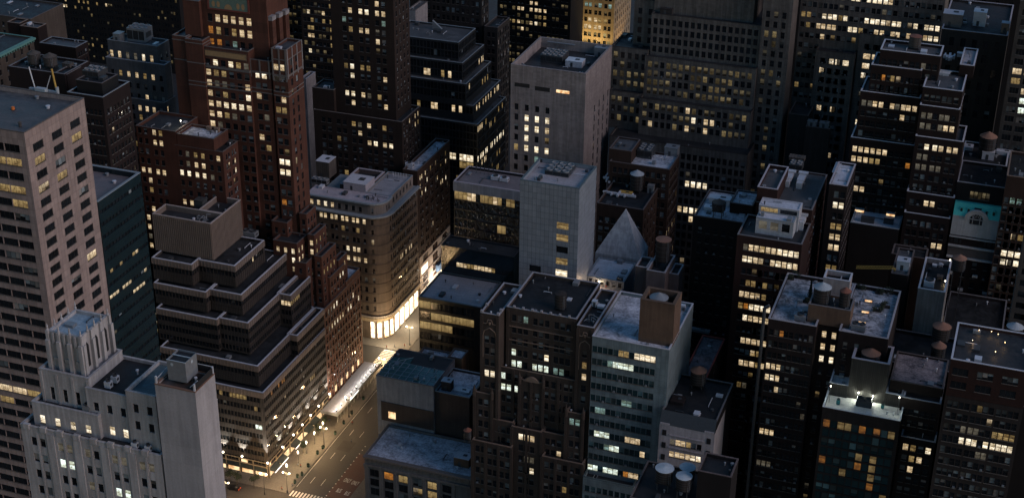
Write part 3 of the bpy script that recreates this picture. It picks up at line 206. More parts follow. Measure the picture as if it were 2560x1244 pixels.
 {'n':'stone_tower','l':'pale limestone tower with cooling fans on its open roof','c':'tower','w':'lime','b':[{'q':[-192.92,-161.24,545.0,582.1,0.0,115.04],'roof':'roof_dark','ph':4.2,'pw':0.8,'cop':'lime','front':{'c':(2.62,4.43,4),'r':(17.73,4.42),'w':1.7,'h':2.7,'k':1,'g':0.4,'lit':[(7.1,93.2,'b'),(11.5,93.3,'b'),(16.0,93.1,'b'),(7.1,88.8,'b'),(11.5,88.8,'b'),(15.9,88.7,'c'),(7.1,84.2,'b'),(7.1,79.6,'b'),(11.5,79.6,'b'),(16.0,79.6,'b'),(2.8,79.5,'y'),(11.0,75.6,'t'),(2.6,79.7,'y'),(2.7,66.3,'c')],'pl':0.05,'pb':0.1,'dg':1,'spand':1},'side':{'c':(14.19,6.38,4),'r':(19.4,4.25),'w':1.5,'h':2.6,'k':1,'g':0.4,'pl':0.12,'pb':0.1}}],'jtop':1},
 {'n':'stone_office_building','l':'wide limestone building stepping back in long ledges with rows of small windows','c':'office building','w':'lime2','b':[{'q':[-157.58,-98.7,570.0,596.0,0.0,79.79],'roof':'roof_dark','ph':0.6,'cop':'lime_dark','front':{'c':(1.76,2.52,23),'r':(4.6,4.0),'w':1.7,'h':2.7,'k':1,'g':0.4,'lit':[(34.3,62.5,'b'),(36.6,62.2,'b'),(39.3,62.0,'b'),(41.9,62.1,'b'),(34.2,52.6,'b'),(36.6,52.4,'b'),(39.2,52.4,'b'),(36.6,47.6,'c'),(33.5,52.3,'c')],'pl':0.1,'pb':0.05,'dg':1}},{'q':[-147.32,-100.2,578.0,604.0,79.19,95.25],'roof':'roof_dark','ph':0.6,'cop':'lime_dark','front':{'c':(2.37,2.63,17),'r':(2.95,3.96),'w':1.7,'h':2.6,'k':1,'g':0.4,'lit':[(20.4,92.4,'c'),(23.1,88.3,'b'),(28.5,87.8,'c'),(31.0,88.5,'c'),(4.9,84.5,'c'),(20.4,84.3,'c'),(28.4,83.9,'c')],'pl':0.55,'pb':0.0,'sash':1,'ylow':1}},{'q':[-146.94,-100.2,582.0,608.0,94.65,112.56],'roof':'roof_dark','ph':0.6,'cop':'lime_dark','front':{'c':(2.32,2.62,17),'r':(3.38,3.87),'w':1.7,'h':2.6,'k':1,'g':0.4,'pl':0.75,'pb':0.0,'sash':1,'ylow':1}},{'q':[-146.01,-99.56,586.0,612.0,111.96,129.68],'roof':'roof_dark','ph':0.6,'cop':'lime_dark','front':{'c':(1.79,2.62,17),'r':(3.28,3.93),'w':1.7,'h':2.6,'k':1,'g':0.4,'pl':0.0,'pb':0,'sash':1,'dg':1}},{'q':[-146.04,-104.59,590.0,616.0,129.08,139.49],'roof':'roof_dark','ph':0.6,'cop':'lime_dark'},{'q':[-161.42,-146.82,581.0,604.0,79.19,95.74],'roof':'roof_dark','ph':0.6,'cop':'lime_dark','front':{'c':(1.88,2.76,5),'r':(3.4,4.1),'w':1.7,'h':2.6,'k':1,'g':0.4,'pl':0.55,'pb':0,'sash':1,'ylow':1}},{'q':[-162.4,-146.44,585.0,604.0,95.14,113.88],'roof':'roof_black','ph':0.6,'cop':'lime_dark','front':{'c':(2.02,3.03,5),'r':(3.4,4.1),'w':1.7,'h':2.6,'k':1,'g':0.4,'pl':0.55,'pb':0,'sash':1,'ylow':1}},{'q':[-155.16,-145.51,592.0,608.0,113.28,133.15],'roof':'roof_black','ph':0.6,'cop':'lime_dark','front':{'c':(2.71,4.42,2),'r':(5,4.1),'w':1.7,'h':2.6,'k':1,'g':0.4,'pl':0,'pb':0,'sash':1,'dg':1}},{'q':[-100.06,-88.16,584.0,597.73,0.0,146.49],'roof':'roof_dark','ph':0.6,'cop':'lime_dark','front':{'c':(2.23,3.27,3),'r':(11,4.1),'w':1.6,'h':2.6,'k':1,'g':0.4,'pl':0.3,'pb':0.1,'ylow':1}}]},
 {'n':'tiled_tower','l':'smooth grey tiled slab tower with one column of square windows','c':'tower','w':'tile','b':[{'q':[-152.02,-131.1,440.0,459.89,0.0,114.14],'roof':'roof_tile','ph':1.2,'pw':0.6,'cop':'cop_teal','front':{'c':(5.83,9.55,2),'r':(14.59,4.47),'w':4.2,'h':2.5,'k':1,'g':0.4,'lit':[(15.1,99.6,'y'),(15.1,94.9,'y'),(15.2,86.2,'y'),(15.2,81.6,'b'),(15.2,77.2,'y')],'pl':0,'pb':0,'dg':1,'only':[(1,0),(1,1),(1,2),(1,3),(1,4),(1,5),(0,4),(0,5),(0,6)]}}]},
 {'n':'office_building','l':'teal glazed office building with snowy roof and a tall brown brick bulkhead','c':'office building','w':'tealpanel','b':[{'q':[-112.83,-87.98,398.0,430.0,0.0,84.18],'roof':'roof_snow','ph':1.0,'cop':'cop_pale','front':{'c':(0.9,1.72,12),'r':(4.45,4.48),'w':1.6,'h':2.25,'k':1,'g':0.4,'mull':1,'pl':0.03,'pb':0.25,'teal':1,'lit':[(9.2,80.2,'y'),(11.4,80.2,'y'),(14.5,79.6,'b'),(16.2,79.6,'b'),(18.0,79.6,'b'),(19.7,79.5,'b'),(6.3,76.7,'t'),(8.0,76.3,'w'),(9.8,76.2,'w'),(11.6,76.0,'w'),(12.5,75.5,'w'),(11.3,63.3,'t'),(12.8,63.4,'t'),(2.6,55.2,'t'),(4.2,55.3,'t'),(2.0,47.1,'w'),(3.8,47.0,'w'),(5.2,46.5,'w'),(12.9,47.0,'c'),(14.9,46.9,'c'),(16.5,46.3,'c'),(18.3,45.9,'c'),(8.1,43.0,'w'),(9.4,43.0,'w'),(5.8,43.2,'t'),(1.5,34.5,'w'),(3.3,34.7,'w'),(5.6,35.0,'w'),(8.0,34.5,'w'),(9.8,34.7,'w'),(12.1,34.4,'o'),(14.8,34.3,'c'),(16.7,34.2,'c')]}},{'q':[-98.95,-87.95,401.83,410.88,83.18,97.95],'roof':'roof_black','ph':3.2,'pw':1.0,'cop':'terra','w':'terra'},{'q':[-112.94,-95.82,393.5,398.0,0.0,33.86],'roof':'roof_dark','ph':1.2,'cop':'cop_teal','front':{'c':(1.51,2.02,8),'r':(4.2,3.8),'w':1.6,'h':2.2,'k':1,'g':0.4,'pl':0,'pb':0.4,'teal':1}}],'mb':1},
 {'n':'gothic_office_building','l':'dark brown gothic office building with stepped terraces and pointed finials','c':'office building','w':'gothic','b':[{'q':[-143.28,-119.61,403.0,429.0,0.0,86.25],'roof':'roof_black','ph':1.0,'cop':'cop_pale2','front':{'c':(4.61,7.22,3),'r':(3.6,4.25),'w':1.5,'h':2.4,'k':3,'g':0.5,'lit':[(2.6,71.2,'w'),(13.4,70.9,'b'),(2.5,66.5,'w'),(4.8,66.8,'w'),(8.9,66.6,'w'),(11.2,66.8,'w'),(13.5,66.9,'w'),(17.6,66.4,'t'),(20.0,66.6,'t'),(6.3,82.7,'t')],'pl':0.03,'pb':0.35}},{'q':[-150.41,-144.04,398.0,420.0,0.0,85.3],'roof':'roof_black','ph':1.0,'cop':'cop_pale2','front':{'c':(3.19,3.57,1),'r':(9.4,4.25),'w':1.5,'h':2.4,'k':2,'g':0.5,'lit':[(2.4,64.0,'b'),(4.3,64.1,'b')],'pl':0.03,'pb':0.35}},{'q':[-118.57,-112.93,400.0,426.0,0.0,85.89],'roof':'roof_black','ph':1.0,'cop':'cop_pale2','front':{'c':(2.82,4.84,1),'r':(10,4.25),'w':1.5,'h':2.4,'k':1,'g':0.5,'lit':[(2.2,73.1,'y'),(2.2,68.4,'c')],'pl':0.03,'pb':0.35}},{'q':[-144.98,-113.85,400.5,408.0,0.0,65.04],'roof':'roof_black','ph':0.8,'cop':'brown_trim','front':{'c':(2.57,4.33,7),'r':(3.2,4.25),'w':1.5,'h':2.4,'k':2,'g':0.5,'lit':[(1.7,62.3,'w'),(1.7,57.8,'w'),(4.0,57.8,'w'),(5.9,57.9,'w')],'pl':0.03,'pb':0.35}},{'q':[-137.18,-128.95,399.0,406.0,0.0,62.65],'roof':'roof_black','ph':0.4,'cop':'brown_trim','front':{'c':(4.12,6.23,1),'r':(5.5,4.25),'w':1.5,'h':2.4,'k':3,'g':0.5,'pl':0.03,'pb':0.35}},{'q':[-152.21,-145.97,397.0,405.0,0.0,55.77],'roof':'roof_black','ph':0.8,'cop':'brown_trim','front':{'c':(3.12,4.24,1),'r':(3.4,4.25),'w':1.5,'h':2.4,'k':2,'g':0.5,'pl':0.03,'pb':0.35}},{'q':[-120.4,-114.54,397.0,405.0,0.0,55.1],'roof':'roof_black','ph':0.8,'cop':'brown_trim','front':{'c':(2.93,4.26,1),'r':(3.4,4.25),'w':1.5,'h':2.4,'k':2,'g':0.5,'lit':[(2.3,51.2,'t'),(4.1,51.3,'t')],'pl':0.03,'pb':0.35}},{'q':[-138.92,-128.41,396.6,405.0,0.0,45.51],'roof':'roof_black','ph':0.8,'cop':'brown_trim','front':{'c':(5.2,8.41,1),'r':(3.4,4.25),'w':1.5,'h':2.4,'k':3,'g':0.5,'lit':[(3.0,41.7,'b'),(5.5,41.4,'c'),(7.6,41.7,'c'),(5.3,33.1,'d'),(7.6,33.1,'d'),(7.7,28.7,'b')],'pl':0.03,'pb':0.35}},{'q':[-128.44,-121.09,397.6,405.0,0.0,45.2],'roof':'roof_black','ph':0.6,'cop':'brown_trim','front':{'c':(3.67,6.55,1),'r':(3.4,4.25),'w':1.5,'h':2.4,'k':3,'g':0.5,'lit':[(6.3,37.5,'c'),(0.7,32.1,'d'),(3.2,32.2,'d'),(5.4,32.0,'d'),(0.8,27.5,'b')],'pl':0.03,'pb':0.35}},{'q':[-145.84,-138.66,397.6,405.0,0.0,46.19],'roof':'roof_black','ph':0.6,'cop':'brown_trim','front':{'c':(3.59,6.38,1),'r':(3.4,4.25),'w':1.5,'h':2.4,'k':3,'g':0.5,'lit':[(4.9,53.3,'w')],'pl':0.03,'pb':0.35}},{'q':[-152.27,-138.27,395.0,405.0,0.0,38.11],'roof':'roof_black','ph':0.6,'cop':'brown_trim','front':{'c':(2.85,4.3,3),'r':(3.0,4.25),'w':1.5,'h':2.4,'k':2,'g':0.5,'pl':0.03,'pb':0.35}},{'q':[-127.72,-113.5,395.0,405.0,0.0,37.37],'roof':'roof_black','ph':0.6,'cop':'brown_trim','front':{'c':(2.59,4.37,3),'r':(3.0,4.25),'w':1.5,'h':2.4,'k':2,'g':0.5,'pl':0.03,'pb':0.35}}],'gothic':1},
 {'n':'brick_building','l':'windowless grey party wall building with a green glass skylight roof','c':'building','w':'render','b':[{'q':[-197.95,-175.93,419.0,439.33,0.0,39.67],'roof':'roof_dark','w':'render','ph':0.2,'roofglass':1},{'q':[-175.91,-162.85,420.0,437.0,0.0,37.38],'roof':'roof_snow','ph':0.8,'w':'brickgrey','cop':'cop_blue'}],'skylight':1},
 {'n':'brick_building','l':'low orange brown brick building with snow on its two roof blocks','c':'building','w':'terra2','b':[{'q':[-191.31,-179.89,442.0,447.0,0.0,37.44],'roof':'roof_snow','ph':0.4},{'q':[-179.2,-173.7,440.5,447.2,0.0,39.43],'roof':'roof_snow','ph':0.4}]},
 {'n':'store_building','l':'pale stone store with tall window bays under a snowy roof at the bottom','c':'building','w':'stonegrey','b':[{'q':[-193.66,-153.94,398.0,418.5,0.0,20.38],'roof':'roof_snow','ph':0.7,'corn':1.0,'cop':'stone_dark','front':{'c':(3.63,5.47,6),'r':(6.8,3.9),'w':3.6,'h':2.9,'k':1,'g':0.4,'lit':[(9.9,12.2,'o'),(16.6,12.7,'y'),(23.1,12.0,'y'),(23.6,11.0,'y')],'mull':2,'pl':0.12,'pb':0.1}}],'pcol':1},
 {'n':'glass_store_building','l':'dark glass store with a flat grey roof beside the lit avenue','c':'building','w':'blackmetal','b':[{'q':[-198.0,-172.8,458.46,480.1,0.0,51.65],'roof':'roof_mid','ph':0.5,'cop':'cop_teal','front':{'c':(2.47,4.34,5),'r':(3.0,4.4),'w':4.6,'h':3.1,'k':1,'g':0.4,'lit':[(2.7,49.3,'y'),(6.7,43.5,'y'),(9.6,43.5,'y'),(12.4,43.5,'y'),(17.1,43.4,'y'),(1.9,38.1,'y'),(6.6,38.3,'y'),(9.9,38.6,'y')],'pl':0.12,'pb':0.0,'mull':3,'dg':1}},{'q':[-197.5,-168.0,480.1,489.1,0.0,63.22],'roof':'roof_black','ph':0.4,'cop':'black','w':'tealglass','front':{'c':(1.12,1.44,20),'r':(7.2,60),'w':1.3,'h':1.9,'k':1,'g':0.4,'lit':[(6.2,58.4,'c'),(7.5,58.5,'c'),(8.5,58.5,'c'),(9.8,58.3,'y'),(10.9,57.9,'y'),(12.4,58.0,'c'),(14.0,57.9,'c'),(15.4,57.6,'c'),(16.9,57.5,'c'),(18.3,57.4,'c'),(19.2,57.4,'y')],'nr':1,'pl':0,'pb':0,'dg':1}}]},
 {'n':'glass_office_building','l':'dark glass office block whose wavy panes glitter with broken reflections','c':'office building','w':'mullion2','b':[{'q':[-201.2,-161.2,502.77,518.77,0.0,79.84],'roof':'roof_mauve','ph':1.0,'cop':'cop_mauve','front':{'c':(1.1,1.8,22),'r':(5.6,4.0),'w':1.72,'h':3.5,'k':1,'g':0.4,'lit':[(1.8,76.3,'y'),(3.5,76.2,'y'),(5.0,76.1,'y'),(7.2,76.3,'c'),(9.1,76.2,'c'),(11.5,76.0,'y'),(13.7,76.0,'y'),(16.1,76.0,'y'),(18.0,76.1,'c'),(19.8,75.8,'y'),(22.0,75.8,'y'),(24.6,75.5,'y'),(19.9,60.5,'y'),(17.9,56.0,'y'),(20.8,55.7,'c'),(22.3,55.8,'c'),(20.4,60.5,'y'),(26.3,50.8,'y')],'pl':0.03,'pb':0,'dg':1,'glit':1}}]},
 {'n':'rooftop_house','l':'white flat roofed rooftop house behind a lamplit terrace','c':'house','w':'render','b':[{'q':[-132.19,-117.79,446.0,466.0,0.0,72.88],'roof':'roof_deck','ph':0.9,'cop':'cop_pale2'},{'q':[-131.33,-117.57,452.5,468.0,71.98,75.48],'roof':'roof_bluewhite','ph':0.15,'cop':'cop_blue','w':'render','front':{'c':(1.48,2.16,6),'r':(1.5,10),'w':1.2,'h':1.7,'k':1,'g':0.4,'nr':1,'pl':0.2,'pb':0.2}}]},
 {'n':'brick_building','l':'mauve brown brick building with a tank standing in its open roof','c':'building','w':'mauve','b':[{'q':[-108.21,-101.7,446.0,460.11,0.0,85.16],'roof':'roof_black','ph':1.8,'pw':0.5,'cop':'cop_pale2'},{'q':[-112.66,-108.58,448.0,456.0,0.0,84.88],'roof':'roof_black','ph':0.8,'cop':'cop_pale2'},{'q':[-101.7,-98.5,452.0,460.16,0.0,82.16],'roof':'roof_black','ph':0.8,'cop':'cop_pale2'}]},
 {'n':'brick_building','l':'brown brick building with rooftop chillers and a column of narrow lit side windows','c':'building','w':'brickbrown','b':[{'q':[-143.12,-119.32,520.0,535.37,0.0,90.35],'roof':'roof_snow','ph':0.8,'side':{'c':(1.66,1.72,8),'r':(3.5,4.0),'w':1.2,'h':2.4,'k':1,'g':0.4,'lit':[(2.1,62.6,'c'),(5.9,62.8,'c'),(10.2,62.8,'c'),(14.3,62.9,'y'),(18.4,62.9,'y'),(22.7,63.2,'y'),(18.3,75.4,'y'),(13.9,75.5,'y')],'pl':0.4,'pb':0.1},'front':{'c':(2.09,2.18,10),'r':(3.2,4.0),'w':1.5,'h':2.2,'k':1,'g':0.4,'pl':0.1,'pb':0.1}},{'q':[-144.06,-135.18,522.0,534.92,89.75,94.73],'roof':'roof_grey','ph':0.5}]},
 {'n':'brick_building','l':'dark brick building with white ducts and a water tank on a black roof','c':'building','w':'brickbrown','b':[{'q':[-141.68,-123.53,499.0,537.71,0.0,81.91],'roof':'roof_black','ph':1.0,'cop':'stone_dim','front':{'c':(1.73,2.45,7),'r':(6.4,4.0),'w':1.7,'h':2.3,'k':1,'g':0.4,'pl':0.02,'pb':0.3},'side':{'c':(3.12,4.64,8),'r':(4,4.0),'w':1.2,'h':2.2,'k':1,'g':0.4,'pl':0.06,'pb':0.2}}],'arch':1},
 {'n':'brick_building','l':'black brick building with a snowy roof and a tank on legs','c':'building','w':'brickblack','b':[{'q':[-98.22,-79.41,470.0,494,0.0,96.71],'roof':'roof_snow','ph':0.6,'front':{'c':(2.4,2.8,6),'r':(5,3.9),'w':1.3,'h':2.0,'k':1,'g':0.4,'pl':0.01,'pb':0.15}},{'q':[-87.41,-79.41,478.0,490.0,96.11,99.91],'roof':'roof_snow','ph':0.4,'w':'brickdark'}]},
 {'n':'brick_building','l':'brick building with rows of warm lit windows below a white rooftop house','c':'building','w':'brickred3','b':[{'q':[-78.04,-56.83,444.0,460.55,0.0,104.69],'roof':'roof_dark','ph':0.8,'cop':'cop_dim','front':{'c':(5.73,5.63,3),'r':(4.0,4.35),'w':1.45,'h':2.2,'k':4,'g':0.35,'lit':[(2.1,101.7,'d'),(4.0,101.9,'c'),(5.8,101.7,'c'),(7.5,101.7,'c'),(2.2,97.8,'b'),(4.0,97.8,'b'),(5.8,97.8,'c'),(7.5,97.8,'c'),(5.7,89.8,'y'),(7.5,89.8,'y'),(2.2,81.6,'c'),(4.0,81.6,'c'),(5.8,81.5,'c'),(7.6,81.5,'c'),(10.4,81.5,'y'),(2.2,77.4,'y'),(4.0,77.4,'o'),(6.0,77.3,'b'),(7.6,77.3,'b'),(10.3,77.4,'b'),(5.8,73.4,'c'),(7.5,73.3,'c'),(10.3,73.4,'c'),(10.3,101.8,'c'),(12.1,101.7,'c'),(15.0,101.8,'b'),(17.0,101.8,'b'),(18.7,101.8,'b'),(8.1,102.2,'y'),(10.8,102.2,'c'),(12.1,102.0,'c'),(15.0,101.5,'b'),(16.8,101.4,'b'),(18.8,101.4,'c'),(11.8,97.7,'c'),(14.9,97.8,'b'),(16.9,97.6,'c'),(18.9,97.7,'c'),(15.0,97.5,'b'),(16.8,97.7,'b'),(18.9,97.7,'b'),(5.0,76.6,'b'),(5.7,77.4,'b'),(7.5,77.4,'b'),(10.2,77.4,'b'),(5.9,73.5,'c'),(7.5,73.5,'c'),(10.2,73.7,'c'),(6.0,65.0,'c'),(7.5,64.9,'c'),(10.3,65.2,'c'),(10.4,61.0,'y'),(7.6,57.3,'c'),(10.2,57.5,'y'),(4.3,65.2,'c'),(5.9,64.9,'c'),(7.6,64.8,'c'),(10.4,65.1,'c'),(4.1,57.1,'c'),(6.0,57.2,'c'),(7.7,57.1,'c'),(10.3,57.2,'c'),(10.3,60.9,'y')],'pl':0.25,'pb':0.3}},{'q':[-75.48,-56.81,460.55,491.75,0.0,109.64],'roof':'roof_grey','ph':0.4,'cop':'cop_dim','side':{'c':(2.62,3.24,9),'r':(4,3.9),'w':1.3,'h':2.2,'k':1,'g':0.4,'pl':0.05,'pb':0.1}},{'q':[-75.63,-68.85,460.85,481.12,109.14,115.01],'roof':'roof_mid2','ph':1.3,'cop':'cop_mauve','front':{'c':(2.8,1.99,2),'r':(3.9,9),'w':1.4,'h':1.8,'k':1,'g':0.4,'nr':1,'pl':0.6,'pb':0}},{'q':[-73.17,-60.82,448.87,454.37,103.89,109.46],'roof':'roof_bluewhite','ph':0.1,'w':'whitesiding','cop':'cop_blue','front':{'c':(2.38,3.75,3),'r':(2.3,9),'w':2.6,'h':2.9,'k':1,'g':0.4,'lit':[(2.1,107.3,'d'),(6.1,107.4,'d')],'nr':1,'pl':0,'pb':0,'dg':1}},{'q':[-73.51,-60.17,454.37,460.75,103.89,111.55],'roof':'roof_bluewhite','ph':0.1,'w':'whitesiding','cop':'cop_pale','front':{'c':(3.49,6.37,2),'r':(1.3,9),'w':5.6,'h':1.6,'k':1,'g':0.4,'lit':[(3.4,110.2,'y')],'nr':1,'pl':0,'pb':0,'dg':1,'mull':4}}]},
 {'n':'brick_building','l':'narrow dark brick building with three columns of lit windows and a pale roof','c':'building','w':'brickdark','b':[{'q':[-53.11,-47.17,468.0,487.79,0.0,116.73],'roof':'roof_bluewhite','ph':0.7,'cop':'cop_mauve','front':{'c':(2.67,4.14,1),'r':(3.4,3.9),'w':1.5,'h':2.2,'k':3,'g':0.5,'lit':[(0.3,110.3,'b'),(2.1,110.2,'b'),(4.0,110.2,'b'),(2.0,102.5,'y'),(3.9,102.5,'y'),(0.3,98.6,'d'),(2.1,98.5,'c'),(3.9,98.5,'c'),(0.3,94.9,'b'),(2.0,94.9,'c'),(3.9,94.9,'c'),(0.4,86.9,'y'),(2.0,87.0,'y'),(3.9,87.1,'c')],'pl':0.2,'pb':0.35},'side':{'c':(2.11,2.22,8),'r':(4,3.9),'w':1.2,'h':2.2,'k':1,'g':0.4,'pl':0.05,'pb':0.1}}]},
 {'n':'brick_apartment_building','l':'dark red brick apartment building stepping back with white edged terraces','c':'apartment building','w':'brickdark2','b':[{'q':[-29.82,-14.2,500.0,520.0,0.0,96.29],'roof':'roof_grey','ph':0.9,'cop':'cop_pale','front':{'c':(3.04,4.67,3),'r':(3.6,3.8),'w':1.5,'h':2.1,'k':2,'g':0.6,'lit':[(2.3,83.0,'c'),(4.1,83.1,'c'),(11.5,83.2,'c'),(13.6,83.4,'c')],'pl':0.04,'pb':0.4}},{'q':[-30.01,-13.84,502.0,520.0,0.0,103.44],'roof':'roof_grey','ph':0.9,'cop':'cop_pale','front':{'c':(3.13,4.86,3),'r':(3.6,3.8),'w':1.5,'h':2.1,'k':2,'g':0.6,'lit':[(7.1,100.5,'c'),(9.0,100.7,'c')],'pl':0.04,'pb':0.4}},{'q':[-29.86,-13.78,504.5,520.0,0.0,123.38],'roof':'roof_grey','ph':0.9,'cop':'cop_pale','front':{'c':(3.11,4.83,3),'r':(3.6,3.8),'w':1.5,'h':2.1,'k':2,'g':0.6,'lit':[(6.9,119.3,'b'),(8.8,119.3,'c'),(11.6,119.2,'c'),(6.9,119.2,'b'),(8.9,119.3,'b'),(11.5,119.4,'c'),(2.3,115.8,'d'),(4.2,116.0,'d'),(2.2,112.5,'d'),(4.2,112.4,'d'),(6.9,112.4,'d'),(8.9,112.3,'d')],'pl':0.04,'pb':0.4}},{'q':[-29.91,-16.52,506.0,520.0,0.0,134.24],'roof':'roof_grey','ph':0.9,'cop':'cop_pale','front':{'c':(2.67,3.93,3),'r':(3.6,3.8),'w':1.5,'h':2.1,'k':2,'g':0.6,'lit':[(2.4,131.7,'d'),(4.3,131.8,'d'),(7.0,131.7,'d'),(8.9,131.6,'d'),(2.4,128.2,'d'),(4.3,128.1,'d'),(7.0,128.0,'d'),(9.0,128.0,'c'),(11.4,128.1,'c')],'pl':0.04,'pb':0.4}},{'q':[-29.85,-16.6,508.0,528.0,0.0,140.1],'roof':'roof_grey','ph':0.9,'cop':'cop_pale','front':{'c':(2.64,3.88,3),'r':(3.6,3.8),'w':1.5,'h':2.1,'k':2,'g':0.6,'pl':0.04,'pb':0.4},'side':{'c':(2.8,3.6,5),'r':(6,3.9),'w':1.2,'h':2.4,'k':1,'g':0.4,'pl':0.3,'pb':0}},{'q':[-19.56,-14.64,525.69,545.04,139.1,143.6],'roof':'roof_mid','ph':0.6,'cop':'cop_pale'},{'q':[-46.51,-25.91,518.0,530.0,0.0,148.23],'roof':'roof_mid2','ph':0.9,'cop':'cop_pale','front':{'c':(2.62,3.84,5),'r':(4.2,3.8),'w':1.5,'h':2.1,'k':2,'g':0.6,'lit':[(14.9,144.6,'d')],'pl':0.05,'pb':0.25}},{'q':[-48.76,-31.42,516.0,530.0,0.0,143.02],'roof':'roof_grey','ph':0.9,'cop':'cop_pale','front':{'c':(2.29,3.19,5),'r':(4.2,3.8),'w':1.5,'h':2.1,'k':2,'g':0.6,'lit':[(7.7,141.0,'y'),(3.8,140.8,'o')],'pl':0.05,'pb':0.25}},{'q':[-51.19,-30.48,514.0,530.0,0.0,133.64],'roof':'roof_grey','ph':0.9,'cop':'cop_pale','front':{'c':(2.63,3.86,5),'r':(4.2,3.8),'w':1.5,'h':2.1,'k':2,'g':0.6,'lit':[(6.4,130.7,'c'),(7.9,130.6,'c'),(10.4,130.5,'c'),(12.3,130.5,'d'),(14.9,130.6,'c'),(16.5,130.5,'c'),(19.0,130.4,'c'),(2.2,130.9,'d'),(3.9,130.6,'d'),(15.1,124.5,'c')],'pl':0.05,'pb':0.25}},{'q':[-52.45,-29.97,512.0,530.0,0.0,116.71],'roof':'roof_grey','ph':0.9,'cop':'cop_pale','front':{'c':(2.81,4.22,5),'r':(4.2,3.8),'w':1.5,'h':2.1,'k':2,'g':0.6,'lit':[(2.0,114.7,'c'),(3.7,114.7,'c'),(11.8,114.9,'c'),(5.2,111.5,'c'),(7.6,111.4,'c'),(9.3,111.4,'c'),(2.0,108.4,'c'),(3.6,108.4,'c'),(5.2,108.1,'c'),(7.7,108.3,'y'),(9.4,108.3,'y'),(4.5,98.1,'c'),(5.3,98.3,'c'),(20.7,107.4,'o')],'pl':0.05,'pb':0.25}}]},
 {'n':'mansard_building','l':'narrow building with a turquoise mansard roof over an arched white stone window','c':'building','w':'brickdark2','b':[{'q':[-13.63,2.62,500.0,520.0,0.0,90.65],'roof':'roof_black','w':'brickdark2','ph':0,'front':{'c':(2.63,3.66,4),'r':(7,3.8),'w':1.5,'h':2.4,'k':1,'g':0.4,'pl':0.03,'pb':0.1},'y0':0},{'q':[-13.43,2.42,500.0,504.0,86.65,98.04],'roof':'roof_black','ph':0,'w':'whitestone'},{'q':[-13.85,2.44,504.0,524.0,0.0,108.85],'roof':'roof_black','ph':0.8,'cop':'cop_pale2','w':'brickblack','front':{'c':(8.14,10.29,1),'r':(4.2,9),'w':1.1,'h':2.6,'k':5,'g':0.25,'nr':1,'pl':1,'pb':0,'ylow':1}}],'mansard':[101.32,98.04,500.0]},
 {'n':'brick_building','l':'black brick building with white roof boxes above the turquoise mansard','c':'building','w':'brickblack','b':[{'q':[-14.28,1.55,524.5,544.0,0.0,108.53],'roof':'roof_black','ph':1.0,'cop':'cop_pale','w':'brickblack'}]},
 {'n':'brick_building','l':'brown brick building with bright lit windows at the right edge','c':'building','w':'brickbrown','b':[{'q':[2.0,22.0,497.0,520.0,0.0,116.42],'roof':'roof_black','ph':1.0,'cop':'brown_trim','front':{'c':(2.12,2.25,8),'r':(8.88,3.3),'w':1.5,'h':2.2,'k':2,'g':0.5,'lit':[(2.6,107.5,'t'),(4.4,107.5,'t'),(4.5,95.8,'c'),(6.9,95.9,'y'),(8.2,95.9,'y'),(2.7,88.5,'b'),(4.5,88.5,'b'),(6.8,88.5,'b'),(8.1,88.6,'b'),(2.7,88.6,'b'),(4.3,88.6,'b'),(6.8,88.5,'b'),(8.1,88.5,'b'),(2.8,84.9,'b'),(4.4,85.0,'b'),(6.8,85.0,'b'),(8.1,85.1,'b')],'pl':0.2,'pb':0.3}}]},
 {'n':'stone_building','l':'dark stone building with a cornice and white roof boxes near the top right corner','c':'building','w':'stonedark','b':[{'q':[-29.04,-5.59,560.0,600.0,0.0,145.0],'roof':'roof_dark','ph':0.8,'cop':'cop_mauve','front':{'c':(4.04,4.09,5),'r':(4.4,5.4),'w':1.7,'h':3.2,'k':1,'g':0.4,'nr':6,'pl':0,'pb':0.05,'dg':1}}]},
 {'n':'office_building','l':'beige office building with lit ribbon windows at the right edge','c':'office building','w':'beige','b':[{'q':[-3.14,30.0,540.0,570.0,0.0,164.35],'roof':'roof_dark','front':{'c':(2.79,3.98,8),'r':(4.0,3.6),'w':3.0,'h':2.2,'k':1,'g':0.4,'lit':[(4.2,133.7,'y'),(4.9,130.4,'c'),(4.9,126.4,'w'),(6.5,126.1,'w'),(4.6,140.3,'c'),(4.3,137.5,'c')],'pl':0.25,'pb':0.1,'mull':3}}]},
 {'n':'office_building','l':'pale grey office building cut off by the right edge','c':'office building','w':'beige','b':[{'q':[9.46,25.0,432.0,445.0,0.0,128.49],'roof':'roof_dark','cop':'cop_dim','front':{'c':(2.68,2.16,6),'r':(4,3.8),'w':3.2,'h':2.0,'k':1,'g':0.4,'pl':0.05,'pb':0,'dg':1}}]},
